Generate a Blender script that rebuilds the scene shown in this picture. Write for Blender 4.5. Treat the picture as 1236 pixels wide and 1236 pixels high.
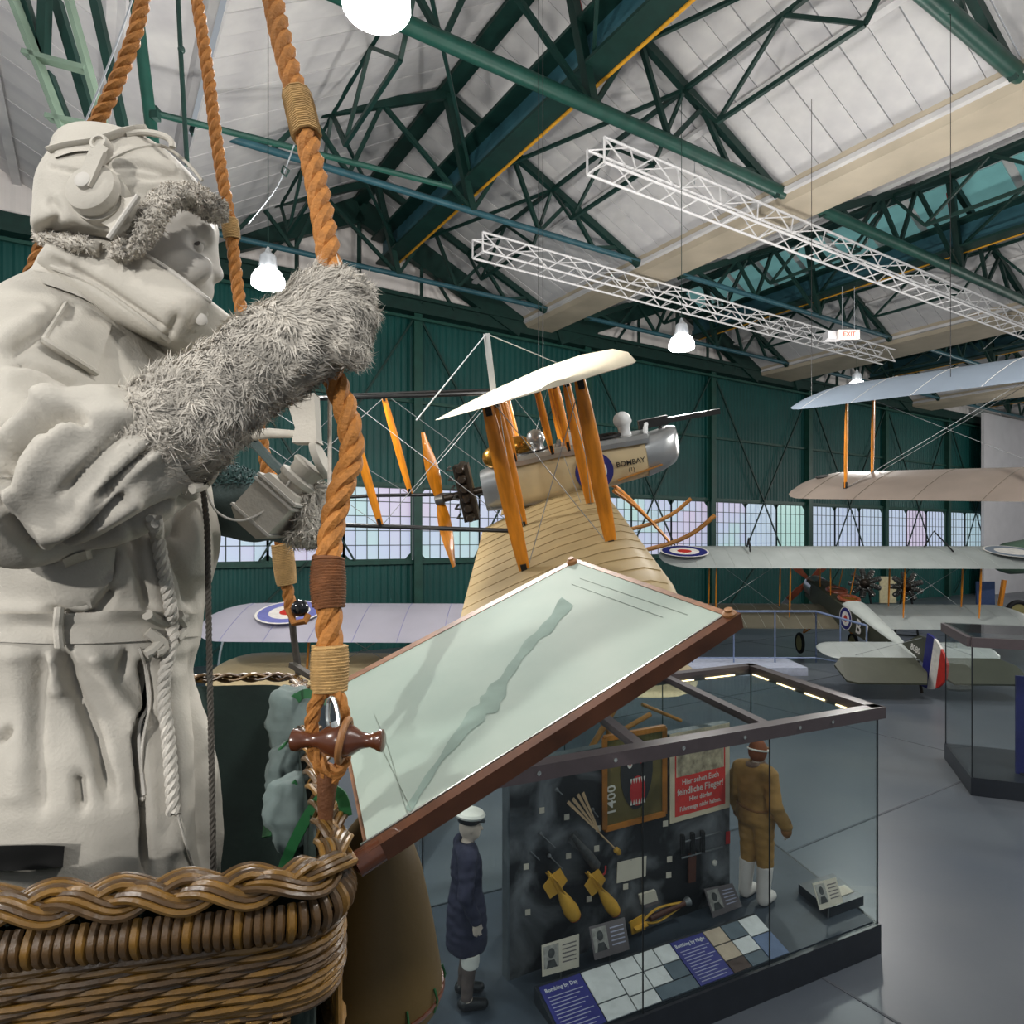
import bpy, bmesh, math, random
import numpy as np
from mathutils import Vector, Matrix, Euler
from mathutils.bvhtree import BVHTree
random.seed(7); RNG = np.random.default_rng(7)
scene = bpy.context.scene
for o in list(bpy.data.objects): bpy.data.objects.remove(o)

# ---------------------------------------------------------------- camera, world, exposure
H = 4.27                       # eye height above the hall floor
FPX = 800.0; CX = 618.0; HY = 650.0
cam_d = bpy.data.cameras.new('camera'); cam = bpy.data.objects.new('camera', cam_d)
scene.collection.objects.link(cam); scene.camera = cam
cam.location = (0, 0, H); cam.rotation_euler = (math.pi/2, 0, 0)
cam_d.sensor_fit = 'HORIZONTAL'; cam_d.sensor_width = 36.0
cam_d.lens = 36.0*FPX/1236.0
cam_d.shift_y = (HY-618.0)/1236.0
cam_d.clip_start = 0.02; cam_d.clip_end = 300
w = bpy.data.worlds.new('world'); scene.world = w; w.use_nodes = True
w.node_tree.nodes['Background'].inputs[0].default_value = (0.86, 0.93, 1.0, 1)
w.node_tree.nodes['Background'].inputs[1].default_value = 0.36
vs = scene.view_settings
vs.view_transform = 'Standard'; vs.look = 'None'; vs.gamma = 1; vs.use_curve_mapping = False
vs.exposure = 0.0
LAMP_W = 930.0

# ---------------------------------------------------------------- helpers
COL = scene.collection
def P(px, py, d): return Vector(((px-CX)/FPX*d, d, H + (HY-py)/FPX*d))
A_ = math.radians(32.42); EU = Vector((math.cos(A_), math.sin(A_), 0)); EV = Vector((-math.sin(A_), math.cos(A_), 0))
def HU(u, v, z=0.0):           # hall axes (along the end wall, towards it), z above the floor
    return Vector((EU.x*u+EV.x*v, EU.y*u+EV.y*v, z))
def ray_plane(px, py, p0, n):
    d = P(px, py, 1.0)-Vector((0, 0, H)); o = Vector((0, 0, H))
    return o + d*((p0-o).dot(n)/d.dot(n))
def srgb(r, g, b):
    f = lambda c: (c/255/12.92) if c/255 <= .04045 else ((c/255+.055)/1.055)**2.4
    return (f(r), f(g), f(b), 1)

MATS = {}
def mat(name, rgb, rough=.6, metal=0.0, var=0.12, scale=8.0, bump=0.0, bscale=60.0, spec=.4, emit=0.0, ecol=None, rgb2=None, stretch=None, coat=0.0, sheen=0.0):
    m = bpy.data.materials.new(name); m.use_nodes = True; MATS[name] = m
    nt = m.node_tree; N = nt.nodes; L = nt.links; b = N['Principled BSDF']
    c = srgb(*rgb); b.inputs['Base Color'].default_value = c
    b.inputs['Roughness'].default_value = rough; b.inputs['Metallic'].default_value = metal
    b.inputs['Specular IOR Level'].default_value = spec
    b.inputs['Coat Weight'].default_value = coat; b.inputs['Sheen Weight'].default_value = sheen
    tc = N.new('ShaderNodeTexCoord'); mp = N.new('ShaderNodeMapping'); L.new(tc.outputs['Object'], mp.inputs[0])
    if stretch: mp.inputs['Scale'].default_value = stretch
    if var > 0 or rgb2:
        n = N.new('ShaderNodeTexNoise'); n.inputs['Scale'].default_value = scale; n.inputs['Detail'].default_value = 5
        L.new(mp.outputs[0], n.inputs['Vector'])
        r = N.new('ShaderNodeValToRGB'); e = r.color_ramp.elements
        e[0].position = .3; e[1].position = .7
        if rgb2: e[0].color = c; e[1].color = srgb(*rgb2)
        else:
            e[0].color = tuple(min(1, x*(1-var)) for x in c[:3])+(1,); e[1].color = tuple(min(1, x*(1+var)) for x in c[:3])+(1,)
        L.new(n.outputs['Fac'], r.inputs[0]); L.new(r.outputs[0], b.inputs['Base Color'])
    if bump > 0:
        n2 = N.new('ShaderNodeTexNoise'); n2.inputs['Scale'].default_value = bscale; n2.inputs['Detail'].default_value = 4
        L.new(mp.outputs[0], n2.inputs['Vector'])
        bp = N.new('ShaderNodeBump'); bp.inputs['Strength'].default_value = bump; bp.inputs['Distance'].default_value = .01
        L.new(n2.outputs['Fac'], bp.inputs['Height']); L.new(bp.outputs[0], b.inputs['Normal'])
    if emit > 0:
        b.inputs['Emission Color'].default_value = srgb(*(ecol or rgb)); b.inputs['Emission Strength'].default_value = emit
    return m
def glass_mat(name, tint=(235, 245, 245), refl=.9):
    m = bpy.data.materials.new(name); m.use_nodes = True; MATS[name] = m
    nt = m.node_tree; N = nt.nodes; L = nt.links; N.clear()
    out = N.new('ShaderNodeOutputMaterial'); mix = N.new('ShaderNodeMixShader')
    lw = N.new('ShaderNodeLayerWeight'); lw.inputs[0].default_value = .5
    pw = N.new('ShaderNodeMath'); pw.operation = 'POWER'; pw.inputs[1].default_value = 5; L.new(lw.outputs['Facing'], pw.inputs[0])
    fr = N.new('ShaderNodeMath'); fr.operation = 'MULTIPLY_ADD'; fr.inputs[1].default_value = .4; fr.inputs[2].default_value = .025; L.new(pw.outputs[0], fr.inputs[0])
    t = N.new('ShaderNodeBsdfTransparent'); t.inputs[0].default_value = srgb(*tint)
    g = N.new('ShaderNodeBsdfGlossy'); g.inputs['Roughness'].default_value = .02; g.inputs[0].default_value = (refl, refl, refl, 1)
    L.new(fr.outputs[0], mix.inputs[0]); L.new(t.outputs[0], mix.inputs[1]); L.new(g.outputs[0], mix.inputs[2]); L.new(mix.outputs[0], out.inputs[0])
    return m

class MB:
    def __init__(s): s.v = []; s.f = []
    def add(s, V, F):
        n = len(s.v); s.v += [Vector(p) for p in V]; s.f += [tuple(i+n for i in f) for f in F]; return s
    def box(s, c, size, M=None):
        x, y, z = [k/2 for k in size]; c = Vector(c)
        V = [Vector(p) for p in ((-x,-y,-z),(x,-y,-z),(x,y,-z),(-x,y,-z),(-x,-y,z),(x,-y,z),(x,y,z),(-x,y,z))]
        V = [(M @ p if M is not None else p)+c for p in V]
        return s.add(V, [(0,3,2,1),(4,5,6,7),(0,1,5,4),(1,2,6,5),(2,3,7,6),(3,0,4,7)])
    def bar(s, a, b, w, h=None, up=(0, 0, 1)):
        a = Vector(a); b = Vector(b); h = h or w; d = b-a; L = d.length
        if L < 1e-6: return s
        z = d/L; u = Vector(up)
        if abs(z.dot(u)) > .98: u = Vector((1, 0, 0))
        x = z.cross(u).normalized(); y = x.cross(z)
        V = []
        for p in (a, b):
            for sx, sy in ((-1,-1),(1,-1),(1,1),(-1,1)): V.append(p+x*(sx*w/2)+y*(sy*h/2))
        return s.add(V, [(0,1,2,3)[::-1],(4,5,6,7),(0,1,5,4),(1,2,6,5),(2,3,7,6),(3,0,4,7)])
    def tube(s, pts, r, n=8, closed=False, cap=True, flat=1.0):
        pts = [Vector(p) for p in pts]; m = len(pts)
        R = r if isinstance(r, (list, tuple)) else [r]*m
        t0 = (pts[1]-pts[0]).normalized(); u = Vector((0, 0, 1))
        if abs(t0.dot(u)) > .9: u = Vector((1, 0, 0))
        x = t0.cross(u).normalized(); V = []
        for i, p in enumerate(pts):
            a = pts[max(i-1, 0)] if not closed else pts[i-1]; b = pts[min(i+1, m-1)] if not closed else pts[(i+1) % m]
            t = (b-a); t = t.normalized() if t.length > 1e-9 else t0
            x = (x-t*x.dot(t)); x = x.normalized() if x.length > 1e-6 else t.orthogonal().normalized()
            y = t.cross(x)
            for k in range(n):
                q = 2*math.pi*k/n; V.append(p+x*(R[i]*math.cos(q))+y*(R[i]*flat*math.sin(q)))
        F = []
        for i in range(m if closed else m-1):
            j = (i+1) % m
            for k in range(n): F.append((i*n+k, i*n+(k+1) % n, j*n+(k+1) % n, j*n+k))
        if cap and not closed: F.append(tuple(range(n))[::-1]); F.append(tuple((m-1)*n+k for k in range(n)))
        return s.add(V, F)
    def lathe(s, a, axis, prof, n=24, cap=True):   # prof: (distance along axis, radius)
        a = Vector(a); z = Vector(axis).normalized(); x = z.orthogonal().normalized(); y = z.cross(x); V = []
        for (h, r) in prof:
            for k in range(n):
                q = 2*math.pi*k/n; V.append(a+z*h+x*(r*math.cos(q))+y*(r*math.sin(q)))
        F = [(i*n+k, i*n+(k+1) % n, (i+1)*n+(k+1) % n, (i+1)*n+k) for i in range(len(prof)-1) for k in range(n)]
        if cap: F.append(tuple(range(n))[::-1]); F.append(tuple((len(prof)-1)*n+k for k in range(n)))
        return s.add(V, F)
    def loft(s, rings, cap=True, closed=True):
        n = len(rings[0]); V = [p for r in rings for p in r]
        F = []
        for i in range(len(rings)-1):
            for k in range(n if closed else n-1): F.append((i*n+k, i*n+(k+1) % n, (i+1)*n+(k+1) % n, (i+1)*n+k))
        if cap and closed: F.append(tuple(range(n))[::-1]); F.append(tuple((len(rings)-1)*n+k for k in range(n)))
        return s.add(V, F)
    def prism(s, poly, off):
        n = len(poly); off = Vector(off); V = [Vector(p) for p in poly]+[Vector(p)+off for p in poly]
        F = [tuple(range(n))[::-1], tuple(range(n, 2*n))]+[(k, (k+1) % n, n+(k+1) % n, n+k) for k in range(n)]
        return s.add(V, F)
    def sphere(s, c, r, n=12, sc=(1, 1, 1)):
        c = Vector(c); V = []; F = []; m = n//2
        for i in range(1, m):
            a = math.pi*i/m
            for k in range(n):
                q = 2*math.pi*k/n; V.append(c+Vector((r*sc[0]*math.sin(a)*math.cos(q), r*sc[1]*math.sin(a)*math.sin(q), r*sc[2]*math.cos(a))))
        V.append(c+Vector((0, 0, r*sc[2]))); V.append(c-Vector((0, 0, r*sc[2]))); t = len(V)-2
        for i in range(m-2):
            for k in range(n): F.append((i*n+k, (i+1)*n+k, (i+1)*n+(k+1) % n, i*n+(k+1) % n))
        for k in range(n): F.append((t, k, (k+1) % n)); F.append((t+1, (m-2)*n+(k+1) % n, (m-2)*n+k))
        return s.add(V, F)
    def build(s, name, m, parent=None, local=False, smooth=True, ang=40, **kw):
        me = bpy.data.meshes.new(name); off = Vector((0, 0, 0))
        if parent is not None and not local:
            off = parent.matrix_world.translation if parent.get('_pos') is None else Vector(parent['_pos'])
        V = [p-off for p in s.v]
        if parent is None and V:
            lo = [min(p[i] for p in V) for i in range(3)]; hi = [max(p[i] for p in V) for i in range(3)]
            org = Vector(((lo[0]+hi[0])/2, (lo[1]+hi[1])/2, lo[2])); V = [p-org for p in V]
        else: org = Vector((0, 0, 0))
        me.from_pydata([tuple(p) for p in V], [], s.f)
        if smooth and me.polygons:
            me.polygons.foreach_set('use_smooth', [True]*len(me.polygons)); me.set_sharp_from_angle(angle=math.radians(ang))
        me.update()
        return link(name, me, m, parent, org, **kw)
def link(name, me, m, parent=None, org=(0, 0, 0), **kw):
    o = bpy.data.objects.new(name, me); COL.objects.link(o)
    if m is not None and me is not None and not me.materials: me.materials.append(m if not isinstance(m, str) else MATS[m])
    o.location = org
    if parent is not None: o.parent = parent; o['_pos'] = tuple(parent.get('_pos', (0, 0, 0)))
    else: o['_pos'] = tuple(org)
    tag(o, **kw); return o
def tag(o, label=None, cat=None, group=None, kind=None):
    if label: o['label'] = label
    if cat: o['category'] = cat
    if group: o['group'] = group
    if kind: o['kind'] = kind
    return o
def thing(name, loc, label, cat, group=None, M=None, kind=None):
    o = bpy.data.objects.new(name, None); COL.objects.link(o); o.empty_display_size = .1
    o.location = loc; o['_pos'] = tuple(loc)
    if M is not None: o.rotation_euler = M.to_euler()
    return tag(o, label, cat, group, kind)
def struct(name, loc=(0, 0, 0), label=None, cat=None): return thing(name, loc, label, cat, kind='structure')
def copy_tree(o, parent=None, label=None):
    c = o.copy(); COL.objects.link(c)
    if parent is not None: c.parent = parent
    if label: c['label'] = label
    for ch in [x for x in bpy.data.objects if x.parent == o]: copy_tree(ch, c)
    return c
def spline(pts, n=8):
    pts = [Vector(p) for p in pts]; out = []
    for i in range(len(pts)-1):
        p0 = pts[max(i-1, 0)]; p1 = pts[i]; p2 = pts[i+1]; p3 = pts[min(i+2, len(pts)-1)]
        for k in range(n):
            t = k/n; out.append(.5*((2*p1)+(p2-p0)*t+(2*p0-5*p1+4*p2-p3)*t*t+(3*p1-p0-3*p2+p3)*t**3))
    out.append(pts[-1]); return out
def resample(pts, step):
    pts = [Vector(p) for p in pts]; L = [0]
    for a, b in zip(pts, pts[1:]): L.append(L[-1]+(b-a).length)
    n = max(2, int(L[-1]/step)+1); out = []; j = 0
    for i in range(n):
        s_ = L[-1]*i/(n-1)
        while j < len(pts)-2 and L[j+1] < s_: j += 1
        t = (s_-L[j])/max(1e-9, L[j+1]-L[j]); out.append(pts[j].lerp(pts[j+1], min(1, max(0, t))))
    return out
def helix_strands(path, R, n=3, pitch=None, sn=7, ph0=0, hand=1):
    """list of strand MBs twisted about a path (points already dense)"""
    pitch = pitch or R*7; r = R*.56; out = []
    path = [Vector(p) for p in path]
    for s_ in range(n):
        pts = []; x = None; acc = 0
        for i, p in enumerate(path):
            t = (path[min(i+1, len(path)-1)]-path[max(i-1, 0)]).normalized()
            if x is None: x = t.orthogonal().normalized()
            x = (x-t*x.dot(t)).normalized(); y = t.cross(x)
            if i: acc += (p-path[i-1]).length
            q = hand*2*math.pi*acc/pitch+2*math.pi*s_/n+ph0
            pts.append(p+(x*math.cos(q)+y*math.sin(q))*(R*.48))
        out.append(MB().tube(pts, r, sn))
    return out
def text_mesh(txt, size, name='lettering', bold=False):
    cu = bpy.data.curves.new(name, 'FONT'); cu.body = txt; cu.size = size; cu.align_x = 'CENTER'; cu.align_y = 'CENTER'; cu.extrude = .0008*max(1, size*4)
    cu.resolution_u = 2
    if bold: cu.offset = size*.014
    o = bpy.data.objects.new(name, cu); COL.objects.link(o)
    dg = bpy.context.evaluated_depsgraph_get(); me = bpy.data.meshes.new_from_object(o.evaluated_get(dg)); bpy.data.objects.remove(o)
    return me
def text_on(parent, txt, size, origin, ex, ey, m, name='lettering', bold=False, sx=1.0):
    """flat lettering at origin in the plane spanned by ex (reading direction) and ey (up), raised along the normal"""
    me = text_mesh(txt, size, name, bold)
    ex = Vector(ex).normalized(); ey = (Vector(ey)-ex*Vector(ey).dot(ex)).normalized(); ez = ex.cross(ey)
    off = Vector(parent.get('_pos', (0, 0, 0))) if parent is not None else Vector((0, 0, 0))
    for v in me.vertices: v.co = Vector(origin)-off+ex*(v.co.x*sx)+ey*v.co.y+ez*v.co.z
    me.materials.clear(); return link(name, me, m, parent)

# ---- signed distance modelling (smooth unions meshed with surface nets)
class SDF:
    def __init__(s, lo, hi, h):
        s.lo = np.array(lo, float); s.h = h; s.n = np.ceil((np.array(hi)-s.lo)/h).astype(int)+1
        ax = [s.lo[i]+h*np.arange(s.n[i]) for i in range(3)]
        s.X, s.Y, s.Z = np.meshgrid(*ax, indexing='ij', sparse=True)
        s.D = np.full(s.n, 10.0, dtype=np.float32)
    def ell(s, c, r, rot=None):
        dx, dy, dz = s.X-c[0], s.Y-c[1], s.Z-c[2]
        if rot is not None:    # rotation in the XZ plane, degrees counter-clockwise as seen
            a = math.radians(rot); dx, dz = dx*math.cos(a)+dz*math.sin(a), -dx*math.sin(a)+dz*math.cos(a)
        k = np.sqrt((dx/r[0])**2+(dy/r[1])**2+(dz/r[2])**2); return (k-1)*min(r)
    def cap(s, a, b, ra, rb):
        a = np.array(a, float); b = np.array(b, float); d = b-a; L2 = (d**2).sum()
        t = np.clip(((s.X-a[0])*d[0]+(s.Y-a[1])*d[1]+(s.Z-a[2])*d[2])/L2, 0, 1)
        return np.sqrt((s.X-a[0]-d[0]*t)**2+(s.Y-a[1]-d[1]*t)**2+(s.Z-a[2]-d[2]*t)**2)-(ra+(rb-ra)*t)
    def prism(s, poly, y0, half, rnd=.01):   # polygon in XZ extruded in Y
        d = np.full((s.n[0], 1, s.n[2]), 1e9); sg = np.ones_like(d); N = len(poly)
        X = s.X; Z = s.Z
        for i in range(N):
            a = poly[i]; b = poly[i-1]; ex, ez = b[0]-a[0], b[1]-a[1]; wx, wz = X-a[0], Z-a[1]
            t = np.clip((wx*ex+wz*ez)/(ex*ex+ez*ez), 0, 1); d = np.minimum(d, (wx-ex*t)**2+(wz-ez*t)**2)
            c1 = Z >= a[1]; c2 = Z < b[1]; c3 = ex*wz > ez*wx
            sg = np.where((c1 & c2 & c3) | (~c1 & ~c2 & ~c3), -sg, sg)
        d2 = sg*np.sqrt(d)+rnd; dy = np.abs(s.Y-y0)-(half-rnd)
        return np.minimum(np.maximum(d2, dy), 0)+np.sqrt(np.maximum(d2, 0)**2+np.maximum(dy, 0)**2)-rnd
    def add(s, d, k=.0):
        if k <= 0: s.D = np.minimum(s.D, d).astype(np.float32)
        else:
            hh = np.clip(.5+.5*(s.D-d)/k, 0, 1); s.D = (s.D*(1-hh)+d*hh-k*hh*(1-hh)).astype(np.float32)
        return s
    def sub(s, d, k=.0):
        if k <= 0: s.D = np.maximum(s.D, -d).astype(np.float32)
        else:
            hh = np.clip(.5-.5*(s.D+d)/k, 0, 1); s.D = (s.D*(1-hh)-d*hh+k*hh*(1-hh)).astype(np.float32)
        return s
    def mesh(s):
        D = s.D; ins = D < 0
        c = [D[i:D.shape[0]-1+i, j:D.shape[1]-1+j, k:D.shape[2]-1+k] for i in (0, 1) for j in (0, 1) for k in (0, 1)]
        offs = [(i, j, k) for i in (0, 1) for j in (0, 1) for k in (0, 1)]
        cnt = sum((x < 0).astype(np.int8) for x in c); act = (cnt > 0) & (cnt < 8)
        idx = -np.ones(act.shape, dtype=np.int64); ii = np.argwhere(act); idx[act] = np.arange(len(ii))
        vals = np.stack([x[act] for x in c], 1); acc = np.zeros((len(ii), 3)); num = np.zeros(len(ii))
        for a in range(8):
            for b in range(a+1, 8):
                if sum(abs(p-q) for p, q in zip(offs[a], offs[b])) != 1: continue
                va, vb = vals[:, a], vals[:, b]; m = (va < 0) != (vb < 0)
                t = np.where(m, va/np.where(m, va-vb, 1), 0)
                pos = np.array(offs[a])[None]*(1-t[:, None])+np.array(offs[b])[None]*t[:, None]
                acc += pos*m[:, None]; num += m
        V = s.lo+(ii+acc/num[:, None])*s.h; F = []
        for axis in range(3):
            sl0 = [slice(None)]*3; sl1 = [slice(None)]*3; sl0[axis] = slice(0, -1); sl1[axis] = slice(1, None)
            A = ins[tuple(sl0)]; B = ins[tuple(sl1)]; e = np.argwhere(A != B); o1, o2 = [(1, 2), (2, 0), (0, 1)][axis]
            e = e[(e[:, o1] > 0) & (e[:, o2] > 0) & (e[:, o1] < idx.shape[o1]) & (e[:, o2] < idx.shape[o2])]
            def g(a, b):
                q = e.copy(); q[:, o1] -= a; q[:, o2] -= b; return idx[q[:, 0], q[:, 1], q[:, 2]]
            Q = np.stack([g(1, 1), g(0, 1), g(0, 0), g(1, 0)], 1); fl = ~A[e[:, 0], e[:, 1], e[:, 2]]; Q[fl] = Q[fl][:, ::-1]
            F.append(Q)
        return V, np.concatenate(F)
def vnormals(V, F):
    n = np.cross(V[F[:, 2]]-V[F[:, 0]], V[F[:, 3]]-V[F[:, 1]]); N = np.zeros_like(V)
    for k in range(4): np.add.at(N, F[:, k], n)
    return N/np.maximum(1e-12, np.linalg.norm(N, axis=1))[:, None]
def vsmooth(V, F, it=2, a=.5):
    for _ in range(it):
        S = np.zeros_like(V); C = np.zeros(len(V))
        for k in range(4): np.add.at(S, F[:, k], V[F[:, (k+1) % 4]]); np.add.at(C, F[:, k], 1)
        V = V*(1-a)+a*S/C[:, None]
    return V
def np_obj(name, V, F, m, parent=None, sharp=None, **kw):
    off = np.array(parent.get('_pos', (0, 0, 0))) if parent is not None else np.zeros(3)
    me = bpy.data.meshes.new(name); me.from_pydata((V-off).tolist(), [], F.tolist())
    me.polygons.foreach_set('use_smooth', [True]*len(me.polygons))
    if sharp: me.set_sharp_from_angle(angle=math.radians(sharp))
    me.update(); return link(name, me, m, parent, **kw)
def bvh_of(V, F): return BVHTree.FromPolygons(V.tolist(), F.tolist())
def hit(bvh, px, py, off=0.0):
    o = Vector((0, 0, H)); d = (P(px, py, 1.0)-o).normalized()
    loc, n, i, dist = bvh.ray_cast(o, d)
    if loc is None: return None
    return loc-d*off
def noise3(p, s, seed=0):
    """cheap smooth pseudo noise for displacement"""
    a = np.sin(p[:, 0]*s*1.7+seed+1.3*np.sin(p[:, 2]*s*1.1+seed*2))+np.sin(p[:, 1]*s*1.9+seed*3+1.1*np.sin(p[:, 0]*s*.9))+np.sin(p[:, 2]*s*2.1+seed*5+1.2*np.sin(p[:, 1]*s*1.3))
    return a/3
def tufts(V, F, count, length, width, droop=(0, 0, -1), flow=None, seed=1, jitter=.5, lift=.5, pick=None):
    """fur: short curved ribbons scattered over a quad mesh"""
    rg = np.random.default_rng(seed); N = vnormals(V, F); A = np.linalg.norm(np.cross(V[F[:, 2]]-V[F[:, 0]], V[F[:, 3]]-V[F[:, 1]]), axis=1)
    C = V[F].mean(1)
    if pick is not None: A = A*pick(C)
    fi = rg.choice(len(F), count, p=A/A.sum()); a, b = rg.random(count), rg.random(count)
    q = V[F[fi]]; p = (q[:, 0]*(1-a)[:, None]+q[:, 1]*a[:, None])*(1-b)[:, None]+(q[:, 3]*(1-a)[:, None]+q[:, 2]*a[:, None])*b[:, None]
    n = N[F[fi, 0]]; fl = np.array(droop, float)[None]+rg.normal(0, jitter, (count, 3))
    if flow is not None: fl = fl+flow(p)
    t = fl-n*(fl*n).sum(1)[:, None]; t /= np.maximum(1e-6, np.linalg.norm(t, axis=1))[:, None]
    L = length*(.5+rg.random(count))[:, None]; s_ = np.cross(n, t); W = width*(.6+.8*rg.random(count))[:, None]
    curl = rg.normal(0, .35, (count, 1))
    p1 = p+(t+n*lift)*L*.5+s_*curl*L*.25; p2 = p+(t+n*lift*.55)*L+s_*curl*L
    p = p-n*.003
    VV = np.stack([p-s_*W, p+s_*W, p1-s_*W*.8, p1+s_*W*.8, p2], 1).reshape(-1, 3)
    k = np.arange(count)*5
    return VV, np.stack([k, k+1, k+3, k+2], 1), np.stack([k+2, k+3, k+4], 1)
def tuft_obj(name, T, m, parent, **kw):
    V, Q, R = T; off = np.array(parent.get('_pos', (0, 0, 0))); me = bpy.data.meshes.new(name)
    me.from_pydata((V-off).tolist(), [], Q.tolist()+R.tolist()); me.polygons.foreach_set('use_smooth', [True]*len(me.polygons)); me.update()
    return link(name, me, m, parent, **kw)

# ---------------------------------------------------------------- materials
mat('floor_concrete', (66, 74, 84), .36, var=.3, scale=.3, bump=.05, bscale=12, rgb2=(92, 96, 100))
mat('floor_joint', (70, 74, 80), .7)
mat('wall_green', (6, 70, 66), .5, var=.15, scale=.6)
mat('steel_green', (24, 68, 58), .45, var=.2, scale=3)
mat('steel_dark', (16, 48, 42), .5, var=.2, scale=3)
mat('steel_blue', (44, 84, 94), .45, var=.2, scale=2)
mat('steel_pale', (112, 132, 116), .5, var=.15, scale=3)
mat('roof_board', (214, 212, 210), .65, var=.12, scale=1.2, rgb2=(188, 186, 188))
mat('roof_gutter', (178, 166, 146), .6, var=.15, scale=.8)
mat('gable_white', (226, 220, 216), .6, var=.08, scale=1)
mat('wall_white', (214, 212, 214), .6, var=.05, scale=1)
mat('truss_white', (232, 230, 230), .4, var=.05)
mat('conduit_yellow', (206, 150, 40), .5)
mat('pipe_red', (170, 40, 36), .5)
mat('skylight', (100, 150, 150), .3, emit=.4, ecol=(110, 160, 160), var=.2, scale=1)
mat('pane', (150, 158, 176), .35, emit=.6, rgb2=(150, 176, 170), scale=.35, ecol=(202, 214, 244))
_m = MATS['pane']; _N = _m.node_tree.nodes; _L = _m.node_tree.links      # daylight through frosted panes, each a little different
_oi = _N.new('ShaderNodeObjectInfo'); _nz = _N.new('ShaderNodeTexNoise'); _nz.inputs['Scale'].default_value = .45; _nz.inputs['Detail'].default_value = 3; _L.new(_oi.outputs['Location'], _nz.inputs['Vector'])
_r = _N.new('ShaderNodeValToRGB'); _e = _r.color_ramp.elements; _e[0].position = .35; _e[0].color = srgb(188, 232, 222); _e[1].position = .68; _e[1].color = srgb(226, 204, 236); _k = _e.new(.5); _k.color = srgb(204, 214, 246)
_L.new(_nz.outputs['Fac'], _r.inputs[0]); _L.new(_r.outputs[0], _N['Principled BSDF'].inputs['Emission Color'])
mat('lamp_glow', (255, 255, 255), .4, emit=14, var=0)
mat('lamp_metal', (190, 195, 200), .35, metal=.6)
mat('exit_sign', (226, 214, 206), .5, emit=.3)
mat('sign_red', (220, 90, 70), .5)
# ================================================================ the hall
WV = 24.3; EAVE = H+9.5
V0, V1 = -4.0, WV
# floor with joints
fm = MB().box(HU(26, 8, -.1), (96, 70, .2), Matrix.Rotation(A_, 3, 'Z'))
floor = fm.build('floor', 'floor_concrete', smooth=False, kind='structure', label='polished blue-grey concrete hall floor', cat='floor')
jm = MB()
for k, v in enumerate((2.2, 5.6, 12.0, 18.0)): jm.bar(HU(-5, v, .002), HU(64, v, .002), .035, .006)
for u in (-2, 6.0, 14.5, 23, 31.5, 40, 48.5, 57): jm.bar(HU(u, -5, .002), HU(u, WV, .002), .03, .006)
jm.build('floor_joint', 'floor_joint', floor, smooth=False)
# end wall: corrugated sheeting, columns, girts, windows, gable cladding
wall_back = struct('wall_back', HU(30, WV, 0), 'dark green corrugated end wall with a band of windows', 'wall')
U0, U1 = -14.0, 65.0
WT, WB = H+1.98, H-.82         # window band top and bottom
def corr(u0, u1, z0, z1, name, m, pitch=.28, amp=.035):
    n = int((u1-u0)/pitch)*4; mb = MB(); V = []
    for i in range(n+1):
        u = u0+(u1-u0)*i/n; a = amp*(0, 1, 1, 0)[i % 4]
        for z in (z0, z1): V.append(HU(u, WV-a, z))
    mb.add(V, [(2*i, 2*i+2, 2*i+3, 2*i+1) for i in range(n)])
    return mb.build(name, m, wall_back, smooth=False)
corr(U0, U1, 0, WB-.06, 'lower_sheeting', 'wall_green'); corr(U0, U1, WT+.06, H+9.3, 'upper_sheeting', 'wall_green')
corr(U0, U1, H+9.3, H+13.4, 'gable_cladding', 'gable_white', pitch=.5, amp=.02)
MB().bar(HU(U0, WV-.25, H+9.1), HU(U1, WV-.25, H+9.1), .5, .55).build('eaves_beam', 'steel_dark', wall_back, smooth=False)
MB().bar(HU(U0, WV-.55, H+8.55), HU(U1, WV-.55, H+8.55), .12, .1).build('eaves_rail', 'steel_green', wall_back, smooth=False)
MB().bar(HU(U0, WV-.12, WB-.1), HU(U1, WV-.12, WB-.1), .2, .16).build('sill', 'steel_green', wall_back, smooth=False)
MB().bar(HU(U0, WV-.12, WT+.1), HU(U1, WV-.12, WT+.1), .2, .16).build('head_rail', 'steel_green', wall_back, smooth=False)
MB().bar(HU(U0, WV-.12, H+5.4), HU(U1, WV-.12, H+5.4), .12, .12).build('girt', 'steel_green', wall_back, smooth=False)
# columns where the photo shows them: every 8 m
cols = [-8.5+7.5*k for k in range(10)]
# solve column pitch from the photo: columns at px 855, 965, 1062, 1140
def u_at(px): tx = (px-CX)/FPX; d = WV/(EV.x*tx+EV.y); return EU.x*tx*d+EU.y*d
cu = [u_at(p) for p in (855, 965, 1062, 1140)]
pitch = (cu[3]-cu[0])/3
cols = [cu[0]+pitch*k for k in range(-6, 5)]
cols = [c for c in cols if U0 < c < U1-1]
for c in cols:
    m_ = MB().bar(HU(c, WV-.2, 0), HU(c, WV-.2, H+9.1), .14, .36, up=EV)
    m_.bar(HU(c, WV-.36, 0), HU(c, WV-.36, H+9.1), .34, .05, up=EV); m_.build('column', 'steel_green', wall_back, smooth=False)
allc = [cols[0]-pitch]+cols+[cols[-1]+pitch]
for a, b in zip(allc, allc[1:]):
    mid = (a+b)/2
    for s in (-1, 1):
        MB().bar(HU(mid, WV-.3, WT+.1), HU(mid+s*pitch*.48, WV-.3, H+8.6), .07).build('wall_brace', 'steel_dark', wall_back, smooth=False)
        MB().bar(HU(mid, WV-.3, WT+.05), HU(mid+s*pitch*.2, WV-.3, WB), .06).build('wall_brace', 'steel_dark', wall_back, smooth=False)
    MB().bar(HU(mid, WV-.3, WB), HU(mid-pitch*.4, WV-.3, .2), .06).build('wall_brace', 'steel_dark', wall_back, smooth=False)
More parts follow.
